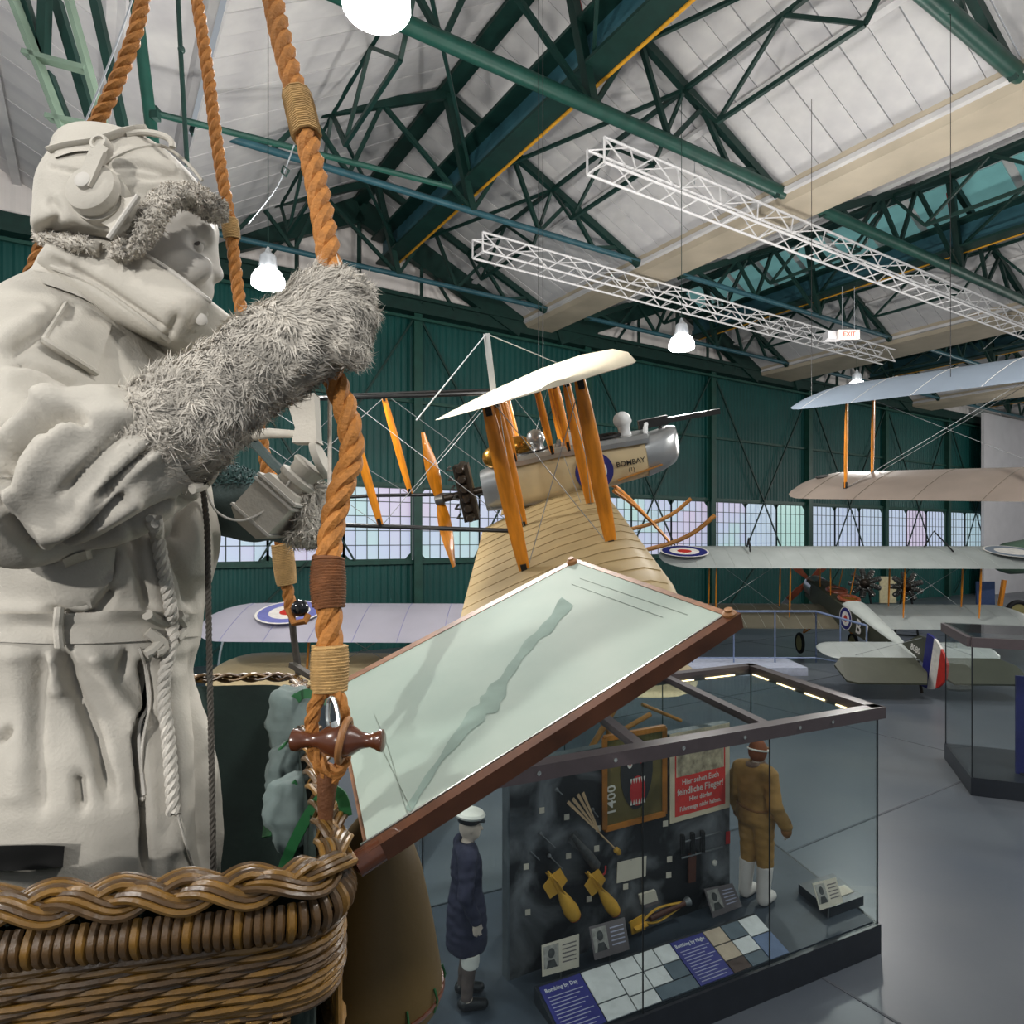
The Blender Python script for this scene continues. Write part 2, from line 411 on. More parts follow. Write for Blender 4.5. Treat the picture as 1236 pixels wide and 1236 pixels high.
# windows: three lights per bay, each light with its own panes
pane_count = 0; wn = 0
for a, b in zip(allc, allc[1:]):
    if b < -13 or a > U1: continue
    b_ = min(b, U1-.2); a_ = max(a, U0)
    wdt = (b-a-.36)/3
    for k in range(3):
        u0 = a+.18+wdt*k; u1 = u0+wdt
        if u1 > U1-.1 or u0 < U0: continue
        wn += 1
        win = struct('window_%d' % wn, HU((u0+u1)/2, WV-.1, WB))
        tag(win, 'steel-framed hall window of small frosted panes, number %d from the left end of the band' % wn, 'window')
        fr = MB(); t = .07
        for (p, q) in (((u0, WB), (u1, WB)), ((u0, WT), (u1, WT)), ((u0, WB), (u0, WT)), ((u1, WB), (u1, WT))):
            fr.bar(HU(p[0], WV-.12, p[1]), HU(q[0], WV-.12, q[1]), t, t)
        for (cu_, cz, su, sz) in ((u0, WB, 1, 1), (u1, WB, -1, 1), (u0, WT, 1, -1), (u1, WT, -1, -1)):   # corner gussets
            g = .28; fr.prism([HU(cu_, WV-.1, cz), HU(cu_+su*g, WV-.1, cz), HU(cu_, WV-.1, cz+sz*g)], EV*.04)
        fr.build('window_frame', 'steel_green', win, smooth=False)
        nc = max(3, round(wdt/.42)); nr = 5; mu = MB()
        for i in range(1, nc): mu.bar(HU(u0+wdt*i/nc, WV-.1, WB), HU(u0+wdt*i/nc, WV-.1, WT), .028)
        for j in range(1, nr): mu.bar(HU(u0, WV-.1, WB+(WT-WB)*j/nr), HU(u1, WV-.1, WB+(WT-WB)*j/nr), .028)
        mu.build('glazing_bars', 'steel_dark', win, smooth=False)
        pw, ph = wdt/nc, (WT-WB)/nr
        pm = None; rest = MB()
        for i in range(nc):
            for j in range(nr):
                cc = HU(u0+pw*(i+.5), WV-.06, WB+ph*(j+.5)); x = CX+FPX*cc.x/cc.y
                if 250 < x < 900 and pane_count < 300 and not (575 < x < 735):
                    if pm is None:
                        mb = MB().box((0, 0, 0), (pw-.02, .02, ph-.02), Matrix.Rotation(A_, 3, 'Z')); pm_o = mb.build('pane', 'pane', win, local=True, smooth=False); pm = pm_o.data
                        pm_o.location = cc-Vector(win['_pos'])
                    else: link('pane', pm, None, win, cc-Vector(win['_pos']))
                    pane_count += 1
                else: rest.box(cc, (pw-.02, .02, ph-.02), Matrix.Rotation(A_, 3, 'Z'))
        if rest.v: rest.build('panes', 'pane', win, smooth=False, kind='stuff')
# white partition closing the right end
wall_right = struct('wall_right', HU(U1, 10, 0), 'plain white partition at the right end of the hall', 'wall')
MB().box(HU(U1+.2, 10, H+3.6), (.3, 40, 2*(H+3.6)), Matrix.Rotation(A_, 3, 'Z')).build('partition', 'wall_white', wall_right, smooth=False)
MB().box(HU(U1-4.2, WV-1.2, H+2.6), (8.4, .2, 2*(H+2.6)), Matrix.Rotation(A_, 3, 'Z')).build('partition', 'wall_white', wall_right, smooth=False)

# ---- roof: four gabled bays with boxed gutters between them
RZ = H+12.7
bays = [(-12.0, -6.0, .2), (1.9, 8.4, 15.6), (17.5, 25.0, 31.4), (34.6, 41.2, 47.6), (50.8, 57.4, 64.0)]
ceiling = struct('ceiling', HU(26, 8, EAVE), 'white boarded roof of parallel gabled bays', 'ceiling')
cpos = Vector(ceiling['_pos'])
MZ = Matrix.Rotation(A_, 3, 'Z')
def slope_panels(ua, za, ub, zb, vs_, name='ceiling_panel', m='roof_board', gap=.012, th=.05, zoff=0.0, stagger=.012):
    me = None
    for i, (va, vb) in enumerate(zip(vs_, vs_[1:])):
        L = vb-va
        if me is None:
            mb = MB(); n = Vector((zb-za, 0, -(ub-ua))).normalized()
            a0 = Vector((ua, 0, za)); b0 = Vector((ub, 0, zb))
            if n.z > 0: n = -n
            loc = lambda p: Vector(HU(p.x, p.y, p.z))
            q = [a0+Vector((0, gap, 0)), b0+Vector((0, gap, 0)), b0+Vector((0, L-gap, 0)), a0+Vector((0, L-gap, 0))]
            mb.prism([loc(p) for p in q], loc(-n*th)); o = mb.build(name, m, ceiling, local=True, smooth=False); me = o.data
            o.location = HU(0, va, 0)-cpos
        else:
            link(name, me, None, ceiling, HU(0, va, (i % 2)*stagger)-cpos)
for bi, (ul, ur, ue) in enumerate(bays):
    step = [.9, .62, .62, 1.3, 2.0][bi]
    v_lo = [0.0, -3, 0, 6, 10][bi]
    n = int((V1-v_lo)/step); vs_ = [v_lo+(V1-v_lo)*i/n for i in range(n+1)]
    slope_panels(ul, EAVE-(.75 if bi == 1 else 0), ur, RZ, vs_)
    if bi < 2: slope_panels(ur, RZ, ue, EAVE, vs_)
    else:
        f = .45; um, zm = ur+(ue-ur)*f, RZ+(EAVE-RZ)*f
        slope_panels(um, zm, ue, EAVE, vs_)
        k = int((V1-v_lo)/1.6); sv = [v_lo+(V1-v_lo)*i/k for i in range(k+1)]
        slope_panels(ur+.5, RZ-.21, um, zm, sv, 'skylight_pane', 'skylight', gap=.14)
        slope_panels(ur, RZ+.12, um, zm+.12, [v_lo, V1], 'skylight_kerb', 'roof_board', th=.02)
    MB().bar(HU(ur, v_lo, RZ-.12), HU(ur, V1, RZ-.12), .5, .3).build('ridge_beam', 'steel_dark', ceiling, smooth=False)
    # light grey stripes where the purlins are boxed in
    for (a, za, b, zb) in ((ul, EAVE, ur, RZ), (ur, RZ, ue, EAVE)):
        for t in (.33, .67):
            u, z = a+(b-a)*t, za+(zb-za)*t-.1
            MB().bar(HU(u, v_lo, z), HU(u, V1, z), .22, .1).build('purlin', 'roof_board', ceiling, smooth=False)
for (a, b), v_lo in zip([(.2, 1.9), (15.6, 17.5), (31.4, 34.6), (47.6, 50.8)], (-3, -3, 3, 8)):
    mb = MB().prism([HU(a, v_lo, EAVE), HU(a+.3, v_lo, EAVE-.4), HU(b-.3, v_lo, EAVE-.4), HU(b, v_lo, EAVE), HU(b, v_lo, EAVE+.1), HU(a, v_lo, EAVE+.1)], EV*(V1-v_lo))
    mb.build('gutter_box', 'roof_gutter' if a > 1 else 'roof_board', ceiling, smooth=False)
    for u in (a+.15, b-.15): MB().bar(HU(u, v_lo, EAVE-.18), HU(u, V1, EAVE-.18), .25, .12).build('gutter_rail', 'roof_board', ceiling, smooth=False)

# ---- steelwork: trusses across the bays and longitudinal girders under the ridges
TV = [0.4, 5.8, 11.2, 16.6, 22.0]; BC = H+9.7-.35
def member(parent, a, b, w_, name='strut', m='steel_dark', h=None): MB().bar(a, b, w_, h).build(name, m, parent, smooth=False)
tn = 0
ordinal = ['first', 'second', 'third', 'fourth', 'fifth']
bayname = ['far left', 'left', 'middle', 'right', 'far right']
for bi, (ul, ur, ue) in enumerate(bays):
    if bi == 0: continue
    for ti, v in enumerate(TV):
        if v < 5 and bi > 1: continue
        if bi >= 3 and v < 11: continue
        t = thing('roof_truss', HU(ur, v, BC), 'green steel roof truss crossing the %s bay, %s from the camera end' % (bayname[bi], ordinal[ti]), 'truss', 'green roof trusses')
        tube = MB().tube([HU(ul-1.2, v, BC), HU(ue+1.2, v, BC)], .16 if ti <= 2 else .09, 12); tube.build('bottom_chord', 'steel_green' if ti <= 2 else 'steel_blue', t)
        member(t, HU(ul, v, EAVE-.25), HU(ur, v, RZ-.3), .16, 'rafter', h=.22); member(t, HU(ur, v, RZ-.3), HU(ue, v, EAVE-.25), .16, 'rafter', h=.22)
        g = ur+.8
        member(t, HU(g, v, BC), HU(ur, v, RZ-.3), .2, 'king_post')
        n = 3
        for side, e in ((-1, ul), (1, ue)):
            prev = HU(g, v, BC)
            for k in range(1, n+1):
                f = k/(n+.4); uu = ur+(e-ur)*f; zz = RZ-.3+(EAVE-.25-RZ+.3)*f
                member(t, prev, HU(uu, v, zz), .11)
                ub = ur+(e-ur)*min(1.0, f+.14); prev = HU(ub, v, BC)
                if k < n: member(t, HU(uu, v, zz), prev, .11)
    # longitudinal deep girder
    gd = thing('ridge_girder', HU(ur+.8, 10, BC), 'deep riveted teal plate girder below the %s bay ridge' % bayname[bi], 'girder', 'longitudinal roof girders')
    v_lo = -3 if bi < 2 else 4
    MB().bar(HU(ur+.8, v_lo, BC+1.25), HU(ur+.8, V1-.9, BC+1.25), .08, .8).build('web_plate', 'steel_blue', gd, smooth=False)
    MB().bar(HU(ur+.6, v_lo, BC+1.68), HU(ur+.6, V1-.9, BC+1.68), .6, .08).build('flange', 'steel_dark', gd, smooth=False)
    MB().bar(HU(ur+.8, v_lo, BC+.83), HU(ur+.8, V1-.9, BC+.83), .62, .08).build('flange', 'steel_dark', gd, smooth=False)
    MB().bar(HU(ur+1.16, v_lo, BC+.80), HU(ur+1.16, V1-.9, BC+.80), .07, .07).build('conduit', 'conduit_yellow', gd, smooth=False)
    MB().bar(HU(ur+.75, v_lo, BC+1.0), HU(ur+.75, V1-.9, BC+1.0), .22, .3).build('soffit', 'steel_blue', gd, smooth=False)
    for i, (va, vb) in enumerate(zip(TV, TV[1:])):      # lattice purlin braces between trusses on both slopes
        for (e, f) in ((ul, .5), (ue, .5)):
            if va < 5 and bi > 1: continue
            uu = ur+(e-ur)*f; zz = RZ+(EAVE-RZ)*f-.35
            b_ = thing('purlin_brace', HU(uu, va, zz), 'dark green lattice brace under the %s slope of the %s bay, %s gap' % ('left' if e == ul else 'right', bayname[bi], ordinal[i]), 'brace', 'roof slope braces')
            member(b_, HU(uu, va, zz), HU(uu, vb, zz), .1, 'chord'); member(b_, HU(uu, va+1.0, zz-1.3), HU(uu, vb-1.0, zz-1.3), .09, 'chord')
            mv = (va+vb)/2
            for (p, q) in ((va, va+1.0), (vb, vb-1.0)): member(b_, HU(uu, p, zz), HU(uu, q, zz-1.3), .08, 'web')
            member(b_, HU(uu, va+1.0, zz-1.3), HU(uu, mv, zz), .08, 'web'); member(b_, HU(uu, vb-1.0, zz-1.3), HU(uu, mv, zz), .08, 'web')
            member(b_, HU(uu, va, zz), HU(ur+.8, vb, BC+.9), .08, 'wind_brace')
    rp = MB().tube([HU(ur+.9, 11.5, BC+1.7), HU(ur+.5, 11.5, RZ-.5)], .045, 8); rp.build('sprinkler_pipe', 'pipe_red', gd)
# green end frame on the gable wall of the left bay
for bi, (ul, ur, ue) in enumerate(bays[1:4]):
    gf = thing('gable_frame', HU(ur, WV-.5, EAVE), 'dark green end frame with knee braces on the %s bay gable' % bayname[bi+1], 'frame', 'gable end frames')
    for e in (ul, ue):
        member(gf, HU(ur, WV-.45, RZ-.5), HU(e, WV-.45, EAVE-.45), .3, 'rafter', h=.9)
        for f in (.35, .7):
            uu, zz = ur+(e-ur)*f, RZ-.4+(EAVE-.3-RZ)*f
            member(gf, HU(uu, WV-.5, zz), HU(uu, WV-.5, H+9.2), .12, 'post'); member(gf, HU(uu, WV-.5, zz), HU(ur+(e-ur)*(f+.2), WV-.5, H+9.2), .1, 'strut')
    member(gf, HU(ur, WV-.5, RZ-.4), HU(ur, WV-.5, H+9.2), .14, 'post'); member(gf, HU(ul, WV-.6, BC), HU(ue, WV-.6, BC), .14, 'tie')

# ---- white lattice lighting trusses
def lattice(v, u0, u1, z, label, w_=.6, h_=.55):
    t = thing('lighting_truss', HU((u0+u1)/2, v, z), label, 'lighting truss', 'white lattice lighting trusses')
    for (dv, dz, nm) in ((-w_/2, 0, 'chord'), (w_/2, 0, 'chord'), (-w_/2, h_, 'chord'), (w_/2, h_, 'chord')):
        MB().tube([HU(u0, v+dv, z+dz), HU(u1, v+dv, z+dz)], .035, 6).build(nm, 'truss_white', t)
    n = int((u1-u0)/.75); sh = {}
    for i in range(n):
        a = u0+(u1-u0)*i/n; b = u0+(u1-u0)*(i+1)/n
        for key, (p, q) in (('a%d' % (i % 2), ((a if i % 2 else b, -w_/2, 0), (b if i % 2 else a, -w_/2, h_))), ('b%d' % (i % 2), ((b if i % 2 else a, w_/2, 0), (a if i % 2 else b, w_/2, h_))), ('c', ((a, -w_/2, 0), (a, w_/2, 0))), ('d%d' % (i % 2), ((a, (-1)**i*w_/2, h_), (b, -(-1)**i*w_/2, h_)))):
            if key not in sh:
                mb = MB().tube([HU(p[0]-a, p[1], p[2]), HU(q[0]-a, q[1], q[2])], .02, 5)
                sh[key] = mb.build('brace', 'truss_white', t, local=True).data; o = [x for x in t.children if x.data == sh[key]][0]; o.location = HU(a, v, z)-Vector(t['_pos'])
            else: link('brace', sh[key], None, t, HU(a, v, z)-Vector(t['_pos']))
    for u in (u0+3.2, u0+11): MB().tube([HU(u, v, z+h_), HU(u, v, BC+.1)], .012, 5).build('hanger', 'lamp_metal', t)
    for s in (-1, 1): MB().tube([HU(u0, v+s*w_/2, z), HU(u0, v+s*w_/2, z+h_)], .03, 6).build('end_post', 'truss_white', t)
lattice(11.6, 9.6, 33, BC-1.0, 'upper white lattice lighting truss hung under the big green tube')
lattice(17.0, 9.6, 32, BC-1.0, 'lower white lattice lighting truss, parallel and farther from the camera')
lattice(5.0, 15.3, 24, BC-.9, 'white lattice lighting truss cut off by the top right corner')

# ---- pale lattice valley post at the far left
vp = thing('valley_lattice', HU(.6, 9.0, BC-3), 'pale green gusseted lattice frame at the top left behind the head', 'frame')
D_ = 7.5
A1, A2, B1, B2 = (5, -30), (100, 215), (75, -30), (150, 240)
MB().bar(P(A1[0], A1[1], D_), P(A2[0], A2[1], D_), .19, .05).build('rail', 'steel_pale', vp, smooth=False)
MB().bar(P(B1[0], B1[1], D_), P(B2[0], B2[1], D_), .15, .05).build('rail', 'steel_pale', vp, smooth=False)
for (a, b) in (((30, 65), (105, 85)), ((58, 142), (128, 156)), ((85, 205), (140, 215))):
    MB().bar(P(a[0], a[1], D_-.03), P(b[0], b[1], D_-.03), .13, .05).build('gusset', 'steel_pale', vp, smooth=False)
for (a, b, d2) in (((22, -20), (50, 70), 7.7), ((55, -20), (52, 70), 7.7), ((68, 0), (112, 150), 8.0), ((110, -20), (150, 160), 8.3), ((58, 90), (85, 160), 7.8)):
    MB().bar(P(a[0], a[1], d2), P(b[0], b[1], d2), .12, .1).build('rail', 'steel_dark', vp, smooth=False)
tb = thing('stay_tube', P(186, 200, 8.5), 'teal round stay tube rising behind the helmet', 'tube')
MB().tube([P(160, -30, 8.5), P(187, 190, 8.5)], .075, 12).build('tube', 'steel_green', tb); MB().bar(P(184, 140, 8.45), P(192, 140, 8.45), .1).build('bracket', 'steel_dark', tb, smooth=False)
st = thing('hanging_rod', P(222, 200, 9), 'thin dark vertical rod hanging left of the middle rope', 'rod')
MB().tube([P(214, -20, 9), P(219, 80, 9), P(226, 200, 9)], .03, 6).build('rod', 'steel_dark', st); MB().sphere(P(219, 60, 9), .05, 8).build('collar', 'steel_dark', st)
bw = thing('crossing_tie', P(230, 150, 12), 'thin teal tie tube running right behind the ropes', 'tube')
MB().tube([P(180, 135, 12), P(545, 226, 15)], .06, 8).build('tube', 'steel_green', bw); MB().bar(P(180, 132, 12), P(190, 137, 12), .18).build('bracket', 'steel_dark', bw, smooth=False)
sl = thing('slack_cable', P(320, 240, 11), 'slack wire cable with a shackle below the roof at left', 'cable')
MB().tube(spline([P(355, 175, 11), P(335, 225, 11), P(300, 270, 11)], 5), .012, 5).build('wire', 'lamp_metal', sl); MB().tube([P(342, 200, 11), P(349, 206, 11), P(345, 213, 11), P(340, 208, 11)], .02, 6, closed=True).build('shackle', 'steel_dark', sl)

# ---- lamps
def lamp(u, v, z, label, power=1.0, vis=True):
    p = HU(u, v, z); t = thing('high_bay_lamp', p, label, 'lamp', 'high bay lamps')
    MB().lathe(p, (0, 0, 1), [(-.02, .24), (.0, .255), (.1, .25), (.2, .2), (.26, .13)], 24).build('shade', 'lamp_glow', t)
    MB().lathe(p, (0, 0, 1), [(.26, .13), (.3, .14), (.46, .12), (.52, .05), (.6, .02)], 16).build('housing', 'lamp_metal', t)
    MB().tube([p+Vector((0, 0, .58)), Vector((p.x, p.y, H+(8.75 if u < 3 else 9.0)))], .007, 5).build('cable', 'steel_dark', t)
    ld = bpy.data.lights.new('lamp_light', 'POINT'); ld.energy = LAMP_W*power; ld.shadow_soft_size = .3; ld.color = (1, .97, .92)
    lo = bpy.data.objects.new('lamp_light', ld); COL.objects.link(lo); lo.parent = t; lo.location = (0, 0, -.45)
LZ = H+4.0
lamp(1.82, 4.77, LZ, 'glaring high bay lamp at the top edge of the picture')
lamp(2.36, 10.9, LZ, 'high bay lamp glowing just above the furry forearm')
lamp(10.0, 9.4, H+3.82, 'high bay lamp glowing right of the hung aeroplane upper wing')
for i, (u, v, lab) in enumerate(((2.0, -1.4, 'high bay lamp over the camera'), (10.0, 1.8, 'high bay lamp right of the camera, outside the picture'), (-5.5, 1.0, 'high bay lamp left of the camera, outside the picture'), (19.0, 3.5, 'high bay lamp above the right-hand cases, outside the picture'), (19.5, 11.3, 'high bay lamp over the parked biplane, behind the hung wings'), (-5.5, 12, 'high bay lamp behind the figure at left'))):
    lamp(u, v, LZ+(.5 if i > 3 else 0), lab, .4 if i == 0 else 1.0)
lamp(50, 12, LZ+.5, 'added unseen high bay lamp brightening the white partition, outside the picture', 1.5); lamp(40, 5, LZ+.5, 'added unseen high bay lamp brightening the right of the hall, outside the picture', 1.5)  # both lamps added out of view to brighten the partition and right floor
# exhibit spotlight on a bracket behind the camera, aimed at the figure
sp_ = Vector((-2.6, -7.6, H+2.7)); tgt = P(85, 545, .92); sdir = (tgt-sp_).normalized()
es_ = thing('exhibit_spotlight', sp_, 'black exhibit spotlight on a pole behind the camera, aimed at the figure', 'spotlight')
MB().lathe(sp_-sdir*.3, sdir, [(0, .06), (.02, .1), (.28, .11), (.29, .12)], 20, cap=False).build('can', 'steel_dark', es_); MB().tube([sp_-sdir*.2, Vector((sp_.x, sp_.y, sp_.z-.2)), Vector((sp_.x, sp_.y, 0))], .03, 8).build('pole', 'steel_dark', es_)
sl_d = bpy.data.lights.new('spot_light', 'SPOT'); sl_d.energy = 2500; sl_d.spot_size = math.radians(7.3); sl_d.spot_blend = .12; sl_d.shadow_soft_size = .12; sl_d.color = (1, .97, .93)
sl_o = bpy.data.objects.new('spot_light', sl_d); COL.objects.link(sl_o); sl_o.parent = es_; sl_o.rotation_euler = sdir.to_track_quat('-Z', 'Y').to_euler()
# exit sign hanging below the right roof
es = thing('exit_sign', P(1018, 404, 22), 'small white hanging sign with red lettering below the right roof', 'sign')
MB().box(P(1024, 404, 22), (.7, .12, .3)).build('sign_box', 'exit_sign', es, smooth=False)
MB().box(P(1005, 406, 22.4), (.5, .4, .25)).build('junction_box', 'wall_white', es, smooth=False)
for s in (-.2, .2): MB().tube([P(1024, 404, 22)+Vector((s, 0, .15)), P(1024, 404, 22)+Vector((s, 0, 1.6))], .01, 5).build('hanger', 'lamp_metal', es)
text_on(es, 'EXIT', .2, P(1024, 404, 22)+Vector((0, -.065, 0)), (1, 0, 0), (0, 0, 1), 'sign_red', bold=True)
# ================================================================ the grey observer figure in the basket
mat('plaster', (178, 173, 163), .72, var=.06, scale=14, bump=.12, bscale=240, spec=.25)
mat('plaster_face', (182, 178, 171), .6, var=.05, scale=20, bump=.05, bscale=150, spec=.3)
mat('plaster_fur', (186, 180, 170), .85, var=.22, scale=60, spec=.15)
mat('plaster_shade', (74, 88, 88), .75, var=.15, scale=20, bump=.1, bscale=200)  # plaster copy with shade put into its colour, for far sleeve and sight arm
mat('fur_shade', (58, 84, 84), .85, var=.25, scale=60)  # fleece of the far sleeve, darkened by the same painted shade
mat('rope_white', (186, 181, 172), .8, var=.15, scale=40, bump=.3, bscale=300)
mat('black_leather', (20, 20, 20), .35, var=.1)
mat('eye_dark', (82, 78, 74), .35)
mat('gap_shade', (16, 18, 18), .9)  # near-black standing in for shade in the coat opening
q = lambda px, py, d=1.0: tuple(P(px, py, d))
def xz(px, py, d=1.0): p = P(px, py, d); return (p.x, p.z)
fig = thing('mannequin', (P(85, 1300, 1.0).x, 1.0, H-1.33), 'life-size grey figure in flying coat and fur-trimmed helmet standing in the wicker basket', 'mannequin')

# ---- coat (one continuous cloth surface, with sleeves)
S = SDF((-1.02, .64, H-.56), (-.36, 1.34, H+.42), .005)
S.add(S.ell(q(88, 590), (.195, .155, .25)))
S.add(S.ell(q(25, 500), (.19, .165, .15)), .05)
S.add(S.ell(q(150, 665, .98), (.118, .14, .11)), .05)
S.add(S.ell(q(92, 760), (.178, .145, .13)), .04)
S.add(S.ell(q(95, 1020), (.205, .172, .38)), .03)
S.add(S.cap(q(40, 438, .89), q(50, 428, 1.12), .075, .075), .05)
S.add(S.cap(q(105, 352), q(85, 420), .07, .13), .04)
S.add(S.cap(q(22, 458, .85), q(28, 588, .78), .080, .088), .03)          # near upper arm
S.add(S.cap(q(28, 585, .78), q(120, 560, .76), .086, .08), .04)
S.add(S.cap(q(120, 560, .76), q(215, 525, .77), .078, .062), .03)         # sleeve towards the gauntlet
S.add(S.cap(q(130, 600, .80), q(190, 575, .80), .05, .04), .04)           # slack cloth under the sleeve
S.add(S.cap(q(60, 430, 1.15), q(170, 560, 1.18), .075, .07), .03)         # far upper arm
S.D = np.maximum(S.D, (H-.545)-S.Z)
V, F = S.mesh(); V = vsmooth(V, F, 3)
St = SDF((-.95, .78, H-1.335), (-.42, 1.24, H-.45), .012)
for yy in (.90, 1.10): St.add(St.cap((P(85, 0, 1).x, yy, H-.4), (P(85, 0, 1).x, yy, H-1.2), .11, .075), .02); St.add(St.cap((P(85, 0, 1).x, yy, H-1.27), (P(85, 0, 1).x+.16, yy, H-1.28), .065, .05), .03)
St.D = np.maximum(St.D, (H-1.325)-St.Z)
Vt, Ft = St.mesh(); np_obj('trousers', vsmooth(Vt, Ft, 2), Ft, 'plaster', fig)
strokes = [  # px polyline, amplitude (m), width (px)
 ([(0, 545), (30, 502), (80, 484), (150, 480)], .010, 12), ([(-5, 522), (25, 492), (60, 470)], -.012, 9), ([(0, 470), (40, 455), (65, 478), (48, 492)], .010, 12),
 ([(5, 590), (18, 545), (45, 515), (58, 520)], -.020, 9), ([(25, 600), (60, 535), (110, 508), (170, 498)], .010, 12), ([(60, 512), (85, 505), (105, 512)], -.014, 8),
 ([(70, 600), (110, 556), (150, 520), (185, 515)], -.010, 8), ([(95, 615), (140, 575), (190, 540)], .010, 11), ([(120, 600), (150, 568), (195, 530)], -.016, 6),
 ([(47, 675), (90, 668), (128, 652), (206, 608)], -.020, 6), ([(40, 648), (110, 628), (170, 596)], .012, 12), ([(0, 600), (16, 640), (46, 670)], -.016, 9), ([(70, 662), (118, 622), (150, 596)], -.014, 6),
 ([(0, 560), (8, 600), (4, 630)], .012, 10), ([(10, 430), (50, 400), (90, 372)], -.008, 8), ([(0, 425), (20, 400), (60, 372)], .008, 12), ([(20, 440), (60, 452), (100, 470)], -.010, 8),
 ([(200, 640), (215, 680), (232, 735)], -.012, 7), ([(240, 590), (232, 640), (246, 700)], .010, 10), ([(225, 600), (215, 650)], -.016, 8),
 ([(75, 782), (88, 830), (112, 880), (132, 960)], -.014, 11), ([(110, 782), (140, 840), (170, 885)], .012, 12), ([(152, 785), (146, 815)], -.010, 7), ([(172, 800), (178, 850), (166, 878), (173, 965), (178, 1060)], -.026, 5),
 ([(20, 782), (28, 860), (20, 980)], .008, 16), ([(52, 785), (46, 880), (50, 980)], -.006, 9), ([(200, 800), (215, 900), (212, 1040)], .012, 14), ([(232, 790), (240, 900), (246, 1040)], -.010, 8),
 ([(95, 935), (98, 975)], -.010, 9), ([(0, 895), (14, 880)], -.012, 7), ([(65, 790), (72, 840)], .01, 8), ([(125, 700), (135, 690), (140, 665)], -.006, 5), ([(60, 735), (110, 742), (135, 715)], -.012, 7), ([(160, 640), (172, 700), (180, 735)], -.010, 8),
 ([(0, 735), (120, 738), (240, 735)], .006, 7), ([(0, 786), (120, 790), (240, 784)], .004, 8), ([(0, 757), (120, 757), (240, 755)], -.006, 12),
]
def apply_strokes(V, F, strokes):
    N = vnormals(V, F); dv = V-np.array([0, 0, H]); px = CX+FPX*dv[:, 0]/dv[:, 1]; py = HY-FPX*dv[:, 2]/dv[:, 1]
    face = np.clip(-(N*dv).sum(1)/np.linalg.norm(dv, axis=1)*2.2, 0, 1); tot = np.zeros(len(V))
    for pts, amp, wd in strokes:
        pl = [(p.x, p.y) for p in spline([(a, b, 0) for a, b in pts], 5)]; dm = np.full(len(V), 1e9); tt = np.zeros(len(V)); n = len(pl)-1
        for i in range(n):
            a = np.array(pl[i]); b = np.array(pl[i+1]); e = b-a; t = np.clip(((px-a[0])*e[0]+(py-a[1])*e[1])/max(1e-9, (e**2).sum()), 0, 1)
            d = np.hypot(px-a[0]-e[0]*t, py-a[1]-e[1]*t); m = d < dm; dm[m] = d[m]; tt[m] = (i+t[m])/n
        tot += amp*(1.25 if amp > 0 else 1.5)*np.exp(-(dm/(wd*(1.15 if amp > 0 else .8)))**2)*np.clip(np.minimum(tt, 1-tt)*6+.35, 0, 1)
    return V+N*(tot*face)[:, None]
V = apply_strokes(V, F, strokes); N_ = vnormals(V, F)
V = V+N_*(noise3(V, 38, 1)*.0022+noise3(V, 90, 2)*.0007)[:, None]
np_obj('coat', V, F, 'plaster', fig); coat_bvh = bvh_of(V, F)
def patch(name, top, bot, m, parent, off=.004, n=14, nv=6, bvh=None, thick=.004, **kw):
    bvh = bvh or coat_bvh; tp = resample(spline([(a, b, 0) for a, b in top], 6), 1e9) if len(top) < 2 else spline([(a, b, 0) for a, b in top], 6)
    def rs(pl):
        pl = spline([(a, b, 0) for a, b in pl], 6); L = sum((y-x).length for x, y in zip(pl, pl[1:])); return resample(pl, L/(n-.5))[:n]
    T, B = rs(top), rs(bot); G = []; last = None
    for j in range(nv+1):
        for i in range(n):
            p = T[i].lerp(B[i], j/nv); h = hit(bvh, p.x, p.y, off)
            if h is None: h = P(p.x, p.y, last)
            last = h.y; G.append(h)
    o = Vector((0, 0, H)); back = [g+(g-o).normalized()*(thick+off) for g in G]
    k = len(G); Fq = []
    for j in range(nv):
        for i in range(n-1): a = j*n+i; Fq.append((a, a+n, a+n+1, a+1)); Fq.append((k+a, k+a+1, k+a+n+1, k+a+n))
    ring = [i for i in range(n)]+[j*n+n-1 for j in range(1, nv+1)]+[nv*n+i for i in range(n-2, -1, -1)]+[j*n for j in range(nv-1, 0, -1)]
    for a, b in zip(ring, ring[1:]+ring[:1]): Fq.append((a, b, k+b, k+a))
    return MB().add(G+back, Fq).build(name, m, parent, ang=50, **kw)
def drape(pts, off, bvh=None, n=6, step=.006):
    pl = resample(spline([(a, b, 0) for a, b in pts], n), 3.0); out = []; last = .85
    for p in pl:
        h = hit(bvh or coat_bvh, p.x, p.y, off)
        if h is None: h = P(p.x, p.y, last)
        last = h.y; out.append(h)
    for _ in range(3): out = [out[0]]+[(out[i-1]+out[i]*2+out[i+1])/4 for i in range(1, len(out)-1)]+[out[-1]]
    return resample(out, step)
# belt, loops, pockets, lapel, flap
belt = patch('belt', [(-60, 740), (60, 741), (150, 737), (238, 741)], [(-60, 772), (60, 777), (150, 775), (240, 768)], 'plaster', fig, off=.007, n=30, thick=.006)
MB().tube(drape([(72, 734), (70, 756), (72, 781)], .016), .006, 8).build('belt_loop', 'plaster', belt)
for pts in ([(178, 742), (200, 752), (226, 744)], [(178, 762), (200, 780), (188, 788)], [(215, 742), (224, 758), (212, 772)], [(196, 772), (186, 784), (176, 790)]):
    MB().tube(drape(pts, .013), .0075, 8).build('belt_knot', 'plaster', belt)
patch('pocket_flap', [(50, 690), (92, 668), (140, 661)], [(72, 736), (104, 738), (135, 708)], 'plaster', fig, off=.006)
sp = patch('shoulder_pocket', [(82, 364), (108, 372), (135, 392)], [(54, 412), (84, 432), (116, 452)], 'plaster', fig, off=.010, thick=.01)
